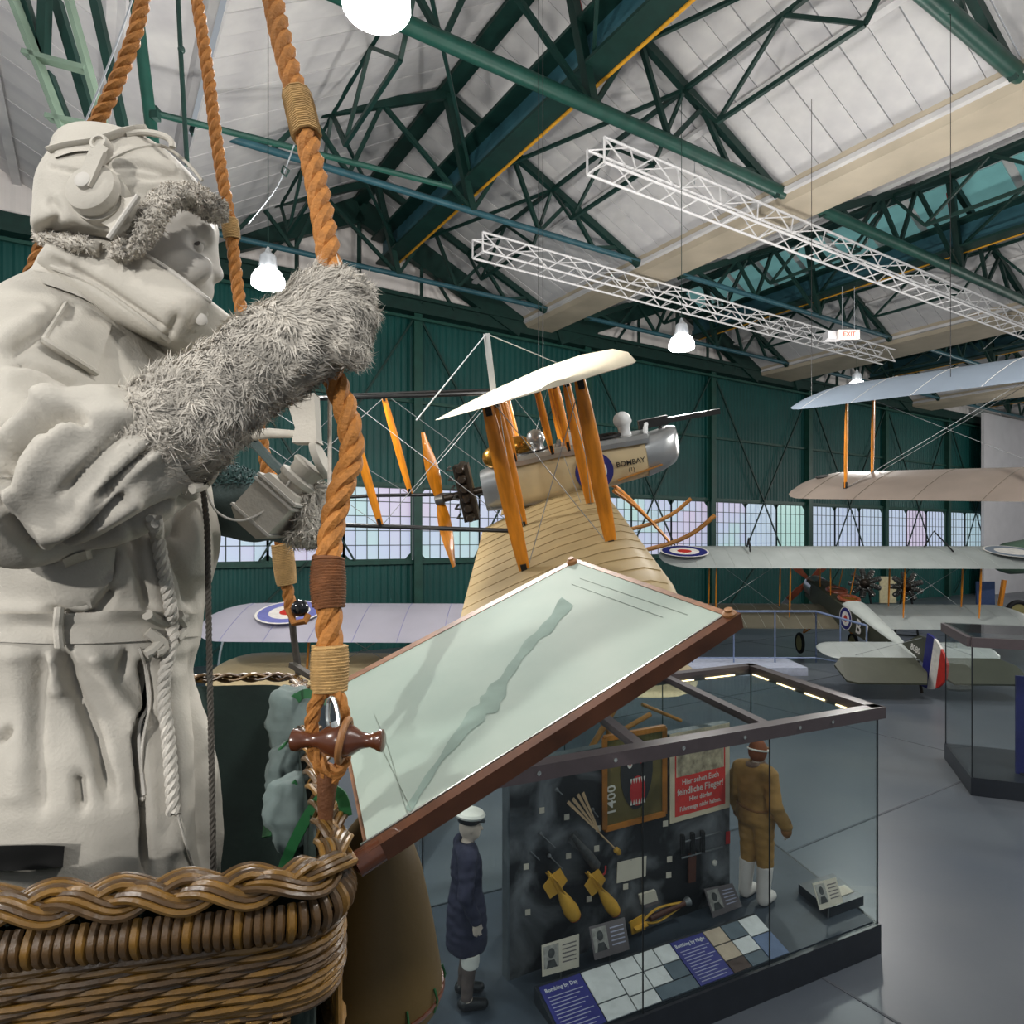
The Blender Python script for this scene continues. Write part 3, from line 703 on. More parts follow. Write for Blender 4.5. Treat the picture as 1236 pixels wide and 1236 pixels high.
MB().tube(drape([(52, 410), (84, 430), (116, 450)], .016), .005, 8).build('pocket_hem', 'plaster', sp)
MB().tube(drape([(80, 366), (66, 388), (52, 410)], .013), .003, 6).build('pocket_hem', 'plaster', sp)
patch('lapel', [(40, 326), (100, 338), (160, 372), (222, 424)], [(52, 342), (105, 362), (150, 398), (190, 440)], 'plaster', fig, off=.010, thick=.012)
MB().tube(drape([(176, 800), (180, 850), (168, 880), (174, 960)], .004), .0032, 6).build('coat_edge', 'plaster_face', fig)
patch('front_gap_shade', [(178, 806), (181, 836)], [(166, 872), (172, 890)], 'gap_shade', fig, off=.0015, thick=.001, n=6)  # dark sheet on the cloth, painting the shade inside the front opening
patch('coat_strap', [(-40, 1022), (40, 1020), (78, 1021)], [(-40, 1052), (40, 1050), (76, 1046)], 'black_leather', fig, off=.02, thick=.02)

# ---- collar
Sc = SDF((-.80, .84, H+.14), (-.40, 1.16, H+.46), .004)
poly = [xz(a, b, .955) for a, b in ((140, 292), (172, 303), (214, 331), (254, 362), (258, 371), (247, 396), (226, 417), (196, 414), (150, 396), (96, 362), (52, 322), (72, 296), (104, 292))]
Sc.add(Sc.prism(poly, 1.0, .088, .035)); Sc.sub(Sc.ell(q(170, 285), (.085, .07, .055)), .01)
Vc, Fc = Sc.mesh(); Vc = vsmooth(Vc, Fc, 3); Vc = apply_strokes(Vc, Fc, [([(70, 315), (130, 350), (200, 400)], -.008, 6), ([(120, 320), (170, 350), (230, 385)], .004, 14), ([(60, 300), (90, 322)], .006, 8), ([(215, 380), (200, 410)], -.005, 6)])
col_o = np_obj('collar', Vc, Fc, 'plaster', fig); cb = bvh_of(Vc, Fc)
MB().tube(drape([(168, 304), (212, 332), (253, 364)], .002, cb), .0042, 8).build('collar_hem', 'plaster_face', col_o)
MB().tube(drape([(62, 322), (110, 342), (160, 376), (205, 412)], .001, cb), .0035, 6).build('collar_seam', 'plaster', col_o)
tab = patch('collar_tab', [(236, 374), (246, 370), (252, 380)], [(230, 398), (236, 402), (243, 398)], 'plaster', col_o, off=.006, bvh=cb, n=8, nv=5)
hb = hit(cb, 243, 386, .008)
if hb: MB().lathe(hb, (.25, -1, 0), [(-.004, .008), (.003, .0085), (.005, .006)], 16).build('button', 'plaster_face', col_o)

# ---- head (body surface shown: face and neck); turned a little away from the basket's near side
HC = np.array([P(160, 300, 1.0).x, 1.0, 0]); HA = math.radians(11)
def turn(V, sg=1):
    c, s_ = math.cos(HA*sg), math.sin(HA*sg); D = V-HC; return np.stack([D[:, 0]*c-D[:, 1]*s_, D[:, 0]*s_+D[:, 1]*c, D[:, 2]], 1)+HC+np.array([-.006*(sg > 0), 0, 0])
Sh = SDF((-.64, .88, H+.26), (-.415, 1.12, H+.56), .0025)
Sh.add(Sh.ell(q(182, 292), (.098, .08, .11)))
Sh.add(Sh.ell(q(206, 350), (.052, .058, .052)), .03)
Sh.add(Sh.cap(q(243, 272, .968), q(247, 270, 1.0), .009, .010), .018)
Sh.add(Sh.cap(q(243, 272, 1.035), q(247, 270, 1.0), .009, .010), .018)
Sh.add(Sh.cap(q(247, 290), q(257, 321), .008, .011), .012)
Sh.add(Sh.ell(q(257, 324), (.0125, .0125, .010)), .006)
Sh.add(Sh.ell(q(243, 328, .985), (.010, .008, .0075)), .005); Sh.add(Sh.ell(q(248, 328, 1.016), (.010, .008, .0075)), .005)
Sh.sub(Sh.ell(q(247, 333, .99), (.004, .004, .003)), .002)
Sh.add(Sh.ell(q(219, 314, .945), (.03, .018, .022)), .03); Sh.add(Sh.ell(q(226, 314, 1.05), (.03, .018, .022)), .03)
Sh.sub(Sh.ell(q(238, 289, .952), (.018, .024, .014)), .012); Sh.sub(Sh.ell(q(246, 289, 1.045), (.016, .02, .013)), .014)
ec = P(229, 288.5, .969)
eye = Sh.ell(tuple(ec), (.0148, .0135, .0125)); slit = Sh.prism([xz(a, b, .957) for a, b in ((220, 291.5), (227, 284.5), (236, 283), (244, 288), (236, 293.5), (227, 294.5))], .95, .03, .001)
eye = np.maximum(eye, -slit); Sh.add(eye, .003)
Sh.add(Sh.ell(q(241, 343, .994), (.013, .026, .008), 20), .008); Sh.add(Sh.ell(q(238, 350), (.012, .02, .006)), .006)
Sh.add(Sh.cap(q(150, 330), q(140, 390), .055, .06), .03)
Vh, Fh = Sh.mesh(); Vh = turn(vsmooth(Vh, Fh, 2)); ec = Vector(turn(np.array([tuple(ec)]))[0])
hd = np_obj('head', Vh, Fh, 'plaster_face', fig)
MB().sphere(ec, .0122, 20).build('eyeball', 'plaster_face', hd)
ir = ec+Vector((.0072, -.0102, .0005)); MB().lathe(ir, Vector((.0072, -.0102, 0)), [(-.004, .0056), (-.0005, .0054), (.0002, .003)], 14).build('iris', 'eye_dark', hd)

# ---- helmet
Sm = SDF((-.76, .86, H+.36), (-.42, 1.14, H+.64), .0035)
Sm.add(Sm.ell(q(163, 258), (.113, .102, .101)))
Sm.add(Sm.ell(q(126, 262), (.068, .092, .086)), .03)
Sm.add(Sm.ell(q(118, 290, .96), (.075, .06, .04)), .03)
Sm.add(Sm.ell(q(140, 284, .918), (.05, .03, .055)), .02)
Sm.add(Sm.ell(q(138, 190), (.062, .062, .026)), .03)
Sm.sub(Sm.prism([xz(a, b, .95) for a, b in ((300, 262), (254, 262), (214, 246), (193, 247), (179, 262), (165, 285), (143, 314), (135, 360), (320, 440))], 1.0, .3, .002), .004)
Sm.sub(Sm.prism([xz(a, b, 1.0) for a, b in ((0, 300), (120, 306), (170, 318), (200, 420), (0, 420))], 1.0, .3, .002), .006)
Vm, Fm = Sm.mesh(); Vm = turn(vsmooth(Vm, Fm, 2))
Vm = apply_strokes(Vm, Fm, [([(110, 205), (160, 200), (215, 215)], -.003, 5), ([(150, 225), (190, 222), (225, 228)], .003, 7), ([(150, 180), (185, 195), (215, 205)], .003, 8), ([(160, 212), (180, 216), (205, 214)], -.003, 4), ([(58, 200), (90, 207), (110, 206)], -.003, 3), ([(140, 170), (128, 200), (124, 240)], -.003, 5), ([(55, 240), (70, 255), (60, 280)], -.004, 8), ([(75, 230), (85, 270)], .003, 9)])
helm = np_obj('helmet', Vm, Fm, 'plaster', fig); hbv = bvh_of(Vm, Fm)
def fur_band(path, r, name, parent, m='plaster_fur', seed=3, count=1500, length=.0048):
    pts = resample(spline(path, 8), .004); R = [r*(.75+.25*math.sin(math.pi*i/(len(pts)-1))) for i in range(len(pts))]
    mb = MB().tube(pts, R, 20, flat=.8); VV = np.array([tuple(v) for v in mb.v]); fa = mb.f; quads = np.array([f for f in fa if len(f) == 4])
    N = vnormals(VV, quads); VV = VV+N*((noise3(VV, 420, seed)+noise3(VV, 260, seed+4))*.0036)[:, None]
    mb.v = [Vector(v) for v in VV]; o = mb.build(name, m, parent, ang=180)
    T = tufts(VV, quads, count, length, .0009, (0, 0, -.2), seed=seed, jitter=1.0, lift=.9); tuft_obj('curls', T, m, o, kind='stuff'); return o
def mir(p):
    a = turn(np.array([tuple(p)]), -1); a[:, 1] = 2.0-a[:, 1]; return Vector(turn(a)[0])
near = [P(266, 256, .985), P(238, 238, .93), P(212, 236, .905), P(192, 250, .895), P(178, 274, .892), P(162, 296, .895), P(140, 306, .90)]
fur_band(near, .0185, 'fur_trim', helm, seed=3, count=5000)
fur_band([P(266, 262, .975), P(250, 250, .945), P(236, 244, .925)], .0165, 'fur_trim', helm, seed=9, count=1500)
fur_band([P(50, 284, .99), P(62, 290, .94), P(90, 294, .905), P(118, 300, .90)], .0125, 'fur_trim', helm, seed=7, count=1800)
# head band, earphone, bracket
hp = MB().tube(drape([(62, 182), (85, 176), (112, 172), (150, 160), (178, 157)], .004, hbv), .009, 8, flat=.5); hp.build('head_band', 'plaster', helm)
patch('head_strap', [(66, 180), (90, 172), (114, 170)], [(66, 190), (90, 183), (112, 182)], 'plaster', helm, off=.007, bvh=hbv, n=10, nv=3)
MB().tube(drape([(150, 162), (180, 160), (206, 168), (208, 178)], .003, hbv), .0045, 8).build('head_band', 'plaster', helm)
MB().tube(drape([(126, 196), (160, 180), (196, 176), (225, 196), (244, 218)], .001, hbv), .0025, 6).build('helmet_seam', 'plaster', helm)
ear = P(105, 222, .865); axn = Vector((-.10, -1, .22)).normalized()
ep = MB().lathe(ear-axn*.03, axn, [(-.02, .032), (.0, .037), (.008, .037), (.010, .033), (.013, .033), (.015, .036), (.026, .034), (.032, .026), (.033, .0)], 32, cap=False).build('earphone', 'plaster', helm)
MB().lathe(ear+axn*.001, axn, [(0, .012), (.008, .011), (.01, .007)], 20).build('earphone_boss', 'plaster_face', ep)
MB().bar(ear+axn*.006+Vector((.0, 0, -.006)), P(119, 182, .862), .022, .006, up=axn).build('earphone_bracket', 'plaster', ep, smooth=False)
MB().bar(P(116, 182, .866), P(128, 190, .866), .02, .012, up=axn).build('earphone_bracket', 'plaster', ep, smooth=False)
kn = P(120, 173, .872)
MB().lathe(kn-axn*.012, axn, [(0, .012), (.012, .0125), (.016, .011), (.016, .008), (.012, .007), (.012, .0)], 24, cap=False).build('earphone_knob', 'plaster', ep)
# leather ear guard (curved scoop)
rows = []
for i in range(9):
    t = i/8; a = P(150+14*math.sin(t*2.2)*0+ (166-150)*0 + (1-t)*0+ (148 if False else 0), 0, .88) if False else None
    p_in = P(143-22*t+8*math.sin(t*math.pi), 234+34*t, .885); p_md = P(150-18*t+10*math.sin(t*math.pi), 239+36*t, .868); p_out = P(167-36*t, 236+52*t, .862)
    rows.append([p_in, p_md, p_out])
mbg = MB()
for j in range(8):
    a, b = rows[j], rows[j+1]
    for k in range(2): mbg.add([a[k], a[k+1], b[k+1], b[k], a[k]+Vector((0, .004, 0)), a[k+1]+Vector((0, .004, 0)), b[k+1]+Vector((0, .004, 0)), b[k]+Vector((0, .004, 0))], [(0, 3, 2, 1), (4, 5, 6, 7), (0, 1, 5, 4), (1, 2, 6, 5), (2, 3, 7, 6), (3, 0, 4, 7)])
eg = mbg.build('ear_guard', 'plaster', helm, ang=60)
MB().tube([r[2] for r in rows], .0035, 8).build('guard_rim', 'plaster_face', eg); MB().tube([r[0] for r in rows], .003, 8).build('guard_rim', 'plaster_face', eg)

# ---- near gauntlet: furry glove gripping the rope
Sg = SDF((-.50, .66, H+.03), (-.14, .94, H+.36), .005)
Sg.add(Sg.cap(q(208, 518, .765), q(330, 428, .775), .062, .044)); Sg.add(Sg.cap(q(330, 428, .775), q(385, 395, .785), .048, .046), .03)
Sg.add(Sg.ell(q(400, 378, .79), (.05, .045, .048)), .03)
for i in range(4):
    y0 = 350+23*i; xk = 432-2*i
    Sg.add(Sg.cap(q(xk-12, y0, .765), q(xk, y0+3, .80), .016, .0155), .012); Sg.add(Sg.cap(q(xk, y0+3, .80), q(xk-22, y0+6, .85), .015, .013), .008)
Sg.add(Sg.cap(q(392, 395, .76), q(424, 428, .77), .017, .014), .012)
Vg, Fg = Sg.mesh(); Vg = vsmooth(Vg, Fg, 2); Ng = vnormals(Vg, Fg); Vg = Vg+Ng*(noise3(Vg, 120, 3)*.004+noise3(Vg, 260, 8)*.0015)[:, None]
gl = np_obj('glove', Vg, Fg, 'plaster_fur', fig)
ax_ = np.array(P(205, 520, .765)-P(385, 395, .785)); ax_ /= np.linalg.norm(ax_)
def gflow(p):
    a = noise3(p, 30, 4)[:, None]; b = noise3(p, 26, 9)[:, None]
    return ax_[None]*(a*1.3-.2)+np.array([[.5, 0, -.6]])*(b*.9+.5)
tuft_obj('fur', tufts(Vg, Fg, 26000, .016, .0008, (0, 0, 0), gflow, seed=11, jitter=.3, lift=.3), 'plaster_fur', gl, kind='stuff')
MB().tube(drape([(232, 590), (250, 584), (262, 560)], .01), .006, 8).build('glove_cuff', 'plaster', gl)
for k in range(2): pass

# ---- far arm with its glove, holding the grey hooded camera
Sf = SDF((-.62, 1.0, H-.10), (-.30, 1.34, H+.16), .006)
Sf.add(Sf.cap(q(190, 575, 1.18), q(300, 615, 1.15), .075, .055)); Sf.add(Sf.cap(q(300, 615, 1.15), q(362, 625, 1.12), .05, .045), .02)
Vf, Ff = Sf.mesh(); Vf = vsmooth(Vf, Ff, 2); Vf = Vf+vnormals(Vf, Ff)*(noise3(Vf, 70, 5)*.003)[:, None]
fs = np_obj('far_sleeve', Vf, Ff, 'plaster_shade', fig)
tuft_obj('fleece', tufts(Vf, Ff, 2600, .013, .0016, (.3, 0, .2), seed=21, jitter=.9, lift=.7, pick=lambda c: (np.abs(c[:, 2]-(H+.04)) > .05)*1.0), 'fur_shade', fs, kind='stuff')
Sk = SDF((-.44, .98, H-.04), (-.26, 1.2, H+.12), .005)
Sk.add(Sk.ell(q(372, 622, 1.08), (.036, .04, .05)))
for i in range(4): Sk.add(Sk.cap(q(383, 592+15*i, 1.06), q(366, 598+15*i, 1.03), .014, .012), .006)
Sk.add(Sk.cap(q(372, 640, 1.06), q(356, 648, 1.03), .013, .011), .006)
Vk, Fk = Sk.mesh(); Vk = vsmooth(Vk, Fk, 1)
fg = np_obj('far_glove', Vk, Fk, 'plaster_fur', fig)
tuft_obj('fur', tufts(Vk, Fk, 4200, .016, .0010, (.2, 0, -.8), seed=31, jitter=.5, lift=.5), 'plaster_fur', fg, kind='stuff')
wire = MB().tube(spline([P(246, 584, .95), P(262, 618, .95), P(292, 628, .97), P(325, 612, .99), P(350, 580, 1.0)], 8), .0018, 6)
wire.build('safety_cord', 'plaster_face', fig)

cmr = thing('hand_camera', P(330, 640, 1.03), 'grey hooded hand camera held low in the far glove', 'camera')
c0, c1 = P(306, 640, 1.03), P(366, 572, 1.03); ax = (c1-c0).normalized(); sx = Vector((ax.z, 0, -ax.x)); sy = Vector((0, 1, 0))
def rect(c, a, b): return [c+sx*(i*a)+sy*(j*b) for i, j in ((-1, -1), (1, -1), (1, 1), (-1, 1))]
MB().loft([rect(c0, .020, .03), rect(c0+ax*.015, .034, .045), rect(c0+ax*.075, .034, .045), rect(c0+ax*.09, .028, .04)]).build('body', 'plaster', cmr, smooth=False)
for h_ in (.018, .07, .078): MB().loft([rect(c0+ax*h_, .0375, .048), rect(c0+ax*(h_+.004), .0375, .048)]).build('frame_rib', 'plaster_face', cmr, smooth=False)
MB().lathe(c0+ax*.085, ax, [(0, .027), (.012, .026), (.016, .031), (.024, .031), (.028, .022), (.04, .024), (.046, .028), (.05, .026)], 24).build('lens_barrel', 'plaster', cmr)
MB().lathe(c1+ax*.03+sx*.004, (ax+sx*.5).normalized(), [(0, .03), (.006, .03), (.01, .027)], 24).build('lens_cap', 'plaster', cmr)
MB().tube([c1+sx*.03+ax*.0, c1+sx*.045+ax*.012, c1+sx*.04+ax*.03, c1+sx*.02+ax*.028], .003, 6).build('cap_loop', 'plaster_face', cmr)
br = MB().prism([P(346, 483, 1.02), P(379, 474, 1.02), P(382, 530, 1.02), P(384, 534, 1.02), P(352, 534, 1.02), P(356, 516, 1.02)], (0, .03, 0)); br.build('sight_plate', 'plaster', cmr, smooth=False)
MB().tube([P(290, 527, 1.04), P(326, 523, 1.04), P(356, 524, 1.03), P(382, 530, 1.03)], [.009, .008, .006, .004], 10).build('sight_arm', 'plaster', cmr)
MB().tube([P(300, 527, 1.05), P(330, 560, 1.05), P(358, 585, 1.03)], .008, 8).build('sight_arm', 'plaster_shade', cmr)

# ---- loose rope ends and cords on the coat
wr = thing('lanyard_rope', P(208, 980, .84), 'thick off-white rope end hanging down the front of the coat', 'rope')
for i, mb in enumerate(helix_strands(drape([(186, 628), (192, 660), (202, 710), (208, 765), (197, 830), (203, 890), (207, 940), (209, 982)], .012, step=.003), .0092, pitch=.038)): mb.build('strand', 'rope_white', wr)
T = np.array([tuple(P(x, y, .825)) for x, y in ((190, 640), (204, 720), (206, 775), (199, 850), (206, 930))])
cd = thing('thin_cord', P(172, 965, .85), 'thin white cord with a frayed tip beside the coat opening', 'cord')
MB().tube(drape([(168, 782), (178, 812), (181, 850), (172, 900), (171, 962)], .006), .0022, 6).build('cord', 'rope_white', cd); MB().sphere(hit(coat_bvh, 172, 964, .006) or P(172, 964, .85), .004, 8).build('knot', 'rope_white', cd)
tc = thing('tail_cord', P(240, 1050, .85), 'thin pale cord trailing from the rope end to the rim', 'cord')
MB().tube(drape([(214, 980), (222, 1010), (236, 1052), (244, 1075)], .006), .0016, 6).build('cord', 'rope_white', tc); MB().sphere(hit(coat_bvh, 214, 981, .006) or P(214, 981, .85), .0035, 8).build('knot', 'rope_white', tc)
# ================================================================ basket, ropes, map board, parachute cone
mat('wicker', (116, 84, 34), .38, var=.35, scale=30, bump=.15, bscale=120, spec=.5)
mat('wicker_dark', (84, 62, 36), .35, var=.35, scale=24, bump=.15, bscale=120, spec=.55)
mat('wicker_grey', (120, 124, 112), .35, var=.3, scale=40, spec=.5)
mat('rope_manila', (168, 110, 50), .7, var=.22, scale=90, bump=.35, bscale=260)
mat('twine_tan', (172, 138, 88), .75, var=.2, scale=60, bump=.3, bscale=300)
mat('twine_brown', (108, 66, 36), .7, var=.25, scale=60, bump=.3, bscale=300)
mat('rope_dark', (66, 62, 56), .8, var=.2, scale=60)
mat('toggle_wood', (86, 46, 26), .25, var=.3, scale=20, spec=.6, stretch=(.3, 1, 1), coat=.4)
mat('leather_tan', (140, 96, 56), .5)
mat('lining_green', (24, 40, 36), .8, var=.3, scale=8, bump=.1, bscale=60)
mat('strap_green', (40, 96, 56), .4, var=.15)
mat('cloth_grey', (96, 110, 108), .8, var=.25, scale=12)
mat('cord_red', (128, 84, 72), .8, var=.2)
mat('chrome', (200, 204, 200), .2, metal=.9)
mat('ball_black', (24, 28, 32), .12, spec=.6)
mat('map_paper', (158, 168, 158), .6, var=.08, scale=5, rgb2=(140, 156, 146), spec=.12)
mat('map_river', (122, 140, 131), .7, var=.15, scale=18, spec=.1)
mat('map_line', (134, 144, 134), .5)
mat('frame_wood', (128, 88, 60), .4, var=.3, scale=14, stretch=(1, 6, 6))
mat('frame_wood_red', (88, 52, 32), .35, var=.3, scale=20, coat=.3)
mat('cone_canvas', (92, 74, 38), .55, var=.12, scale=3, bump=.05, bscale=50)
mat('post_green', (20, 92, 40), .5)
mat('stand_dark', (40, 44, 44), .6)
RIMZ = H-.33
NR, FR = Vector((-.165, .645, 0)), Vector((-.51, 1.58, 0))
dn = Vector((.985, .172, 0)); NL = NR-dn*1.0; FL = FR-Vector((.99, .10, 0))*1.0
def rounded(c, r=.07, n=7):
    out = []; m = len(c)
    for i in range(m):
        a, b, d = c[i-1], c[i], c[(i+1) % m]; u = (a-b).normalized(); w_ = (d-b).normalized()
        p0, p2 = b+u*r, b+w_*r
        for k in range(n+1):
            t = k/n; out.append(p0*(1-t)**2+b*(2*t*(1-t))+p2*t*t)
    return out
loop = rounded([NL, NR, FR, FL]); loop.append(loop[0].copy())
LP = resample(loop, .0075); M_ = len(LP)
def frame_at(i):
    t = (LP[(i+1) % (M_-1)]-LP[i-1 if i else M_-2]).normalized(); return t, Vector((t.y, -t.x, 0))     # tangent, outward
bk = thing('balloon_basket', ((NR+FL)/2)+Vector((0, 0, H-1.36)), 'brown wicker balloon basket with a thick plaited rim', 'basket')
def ring(zoff, out, r, name, m, n=6, sub=1, z=RIMZ):
    pts = [LP[i]+frame_at(i)[1]*out+Vector((0, 0, z+zoff)) for i in range(0, M_-1, sub)]
    return MB().tube(pts, r, n, closed=True).build(name, m, bk)
# plaited border: three strands of three rods
per = .17; AM = .0115
for s_ in range(3):
    for rod in range(4):
        pts = []
        for i in range(M_-1):
            a = 2*math.pi*(i*.0075/per+s_/3.0); t, o = frame_at(i); w_ = (rod-1.5)*.0056
            lat = AM*math.sin(a); phi = math.atan(AM*2*math.pi/per*math.cos(a)); n_ = o*math.cos(phi)-t*math.sin(phi)
            pts.append(LP[i]+o*lat+n_*w_+Vector((0, 0, RIMZ+.0065*math.sin(2*a)+.003-.30*(lat+w_)-10*(lat+w_)**2)))
        MB().tube(pts, .0033, 6, closed=True).build('braid_rod', 'wicker' if (rod+s_) % 2 else 'wicker_dark', bk)
# wrapped band below the plait: upright wraps along the near and right sides
wz0, wz1 = RIMZ-.018, RIMZ-.052
arc = [Vector((0, -.010*math.sin(math.pi*k/6)-.002, (wz1-wz0)/2+(wz0-wz1)*k/6)) for k in range(7)]
wme = None; acc = 0; L_tot = 1.0+.98; i = 0; wr_n = 0
start = next(k for k in range(M_) if (LP[k]-NL).length < .075)
def side_pos(s):                      # distance along loop from NL corner
    k = (start+int(s/.0075)) % (M_-1); return k
def side_pt(s):
    f = start+s/.0075; k = int(f); a, b = LP[k % (M_-1)], LP[(k+1) % (M_-1)]; t1, o1 = frame_at(k % (M_-1)); t2, o2 = frame_at((k+1) % (M_-1)); w_ = f-k
    return a.lerp(b, w_), t1.lerp(t2, w_).normalized(), o1.lerp(o2, w_).normalized()
for j in range(int(1.75/.0088)):
    p, t, o = side_pt(.03+j*.0088)
    if wme is None:
        mb = MB().tube(arc, [.0040, .0047, .0049, .0049, .0049, .0047, .0040], 6)
        ob = mb.build('wrap', 'wicker_dark', bk, local=True); wme = ob.data
        wme2 = wme.copy(); wme2.materials.clear(); wme2.materials.append(MATS['wicker'])
    else: ob = link('wrap', wme if (j*7) % 5 else wme2, None, bk)
    ob.location = Vector((p.x, p.y, (wz0+wz1)/2))-Vector(bk['_pos'])+o*0.006; ob.rotation_euler = (random.uniform(-.03, .03), random.uniform(-.05, .05), math.atan2(t.y, t.x)); wr_n += 1
# slanted weaver rods
def weaver(s0, length, z, rise, r, m):
    pts = []
    for q_ in range(10):
        f = q_/9; p, t, o = side_pt(s0+length*f); pts.append(p+o*(.001+.0075*math.sin(math.pi*f))+Vector((0, 0, z+rise*f)))
    MB().tube(pts, [r*.6]+[r]*8+[r*.6], 6).build('weaver', m, bk)
for r_ in range(8):
    s = .02+(r_ % 2)*.022
    while s < 1.10: weaver(s, .095+random.uniform(-.008, .008), RIMZ-.0595-.0077*r_+random.uniform(-.0008, .0008), .0068, .0036, 'wicker' if random.random() < .6 else 'wicker_dark'); s += .047
# open work: stakes in fans below the woven band
zt, zb = RIMZ-.118, RIMZ-.205
ring(-.117, .004, .0042, 'weaver_ring', 'wicker'); ring(-.123, .004, .0038, 'weaver_ring', 'wicker_dark'); ring(-.205, .004, .005, 'weaver_ring', 'wicker')
for base, cnt in ((.06, 14), (1.08, 10)):
    for j in range(cnt):
        s = base+.062*j; k = side_pos(s); t, o = frame_at(k); p = LP[k]
        if s > .86 and s < 1.02: continue
        for dx in (-.03, 0, .03):
            MB().tube([p+o*.003+Vector((0, 0, zt)), p+o*.003+t*dx+Vector((0, 0, zb))], .0042 if dx == 0 else .0030, 6).build('stake', 'wicker', bk)
# close-woven corner panels (fine rows too small to pick apart)
cp = MB()
for c0, c1 in ((.845, 1.0),):
    for r_ in range(26):
        z = RIMZ-.112-.0036*r_; pts = []
        for q_ in range(29):
            s = c0+(c1-c0)*q_/28; k = side_pos(s); t, o = frame_at(k); pts.append(LP[k]+o*(.003+.0042*math.sin(q_*math.pi/3.5+(r_ % 2)*math.pi))+Vector((0, 0, z)))
        cp.tube(pts, .0021, 5)
cp.build('corner_weave', 'wicker', bk, kind='stuff')
for s in (.865, .9, .935, .97): k = side_pos(s); MB().tube([LP[k]+Vector((0, 0, RIMZ-.11)), LP[k]+Vector((0, 0, RIMZ-.25))], .004, 6).build('stake', 'wicker_dark', bk)
# lower wall, lining and floor
low = MB()
for r_ in range(48): 
    z = -.212-.0165*r_; pts = [LP[i]+frame_at(i)[1]*(.004+.005*math.sin(i*.55+(r_ % 2)*math.pi))+Vector((0, 0, RIMZ+z)) for i in range(0, M_-1, 2)]; low.tube(pts, .0085, 5, closed=True)
low.build('lower_weave', 'wicker', bk, kind='stuff')
ln = MB(); n_ = len(loop)-1
inn = [loop[i]+((NR+FL)/2-loop[i]).normalized()*.028 for i in range(n_)]
ln.add([p+Vector((0, 0, z)) for z in (RIMZ-.012, H-1.36) for p in inn], [(i, (i+1) % n_, n_+(i+1) % n_, n_+i) for i in range(n_)]); ln.build('lining', 'lining_green', bk)
MB().prism([p+Vector((0, 0, H-1.36)) for p in inn], (0, 0, .03)).build('basket_floor', 'wicker_dark', bk, smooth=False)
# dark green strap buckled round the rim, cloth bags inside
def strap(pts, w_, name, m, parent):
    pts = spline(pts, 6); V = []; 
    for i, p in enumerate(pts):
        t = (pts[min(i+1, len(pts)-1)]-pts[max(0, i-1)]).normalized(); s_ = t.cross(Vector((0, -1, .25))).normalized(); n = s_.cross(t)
        V += [p-s_*w_+n*.0015, p+s_*w_+n*.0015, p+s_*w_-n*.0015, p-s_*w_-n*.0015]
    m_ = len(pts); F_ = [(4*i+k, 4*i+(k+1) % 4, 4*i+4+(k+1) % 4, 4*i+4+k) for i in range(m_-1) for k in range(4)]+[(0, 3, 2, 1), (4*m_-4, 4*m_-3, 4*m_-2, 4*m_-1)]
    return MB().add(V, F_).build(name, m, parent, ang=50)
strap([P(418, 985, .80), P(412, 962, .80), P(398, 955, .79), P(384, 968, .80), P(366, 995, .84), P(345, 1040, .86), P(336, 1075, .84)], .007, 'strap', 'strap_green', bk)
strap([P(396, 846, 1.05), P(380, 838, 1.1), P(360, 842, 1.15), P(345, 875, 1.2), P(334, 930, 1.2), P(322, 1010, 1.1)], .008, 'strap', 'strap_green', bk)
strap([P(374, 905, 1.0), P(380, 925, .97), P(392, 955, .92), P(398, 980, .86)], .006, 'rim_binding', 'cord_red', bk)
for i, (c, r_) in enumerate((((352, 880, 1.18), (.035, .05, .08)), ((352, 985, .98), (.035, .045, .06)), ((345, 935, 1.1), (.03, .05, .05)))):
    Sb = SDF(tuple(P(*c)-Vector((.09, .1, .13))), tuple(P(*c)+Vector((.09, .1, .13))), .007); Sb.add(Sb.ell(tuple(P(*c)), r_, 15)); Sb.add(Sb.ell(tuple(P(c[0]+14, c[1]-18, c[2])), (r_[0]*.6, r_[1]*.7, r_[2]*.6)), .02)
    Vb, Fb = Sb.mesh(); Vb = vsmooth(Vb, Fb, 2); Nb = vnormals(Vb, Fb); Vb = Vb+Nb*((noise3(Vb, 70, i)*.007)+(noise3(Vb, 150, i+3)*.003))[:, None]
    bg = thing('cloth_bag', P(c[0], c[1]+60, c[2]), ['crumpled grey-green cloth bundle high inside the basket side', 'crumpled grey cloth bundle low at the basket corner strap', 'crumpled grey cloth bundle between two others in the basket'][i], 'bag', 'cloth bundles in the basket')
    np_obj('cloth', Vb, Fb, 'cloth_grey', bg)
    MB().tube([P(c[0]-8, c[1]-30, c[2]-.02), P(c[0]+4, c[1]-42, c[2]-.02), P(c[0]+10, c[1]-30, c[2]-.02)], .003, 6).build('tie', 'strap_green', bg)
# basket stand (green post shows right of the corner)
sd = thing('basket_stand', Vector((-.9, 1.05, 0)), 'green-legged stand carrying the wicker basket', 'stand')
MB().bar(P(416, 1088, 1.02), Vector((P(414, 1236, 1.02).x, 1.02, 0)), .026, .03).build('post', 'post_green', sd, smooth=False)
for c in (NL, FL, NR, FR):
    c2 = c.lerp((NR+FL)/2, .12); MB().bar(Vector((c2.x, c2.y, 0)), Vector((c2.x, c2.y, H-1.36)), .08).build('leg', 'stand_dark', sd, smooth=False)
MB().prism([Vector((p.x, p.y, H-1.42)) for p in inn], (0, 0, .055)).build('deck', 'stand_dark', sd, smooth=False)

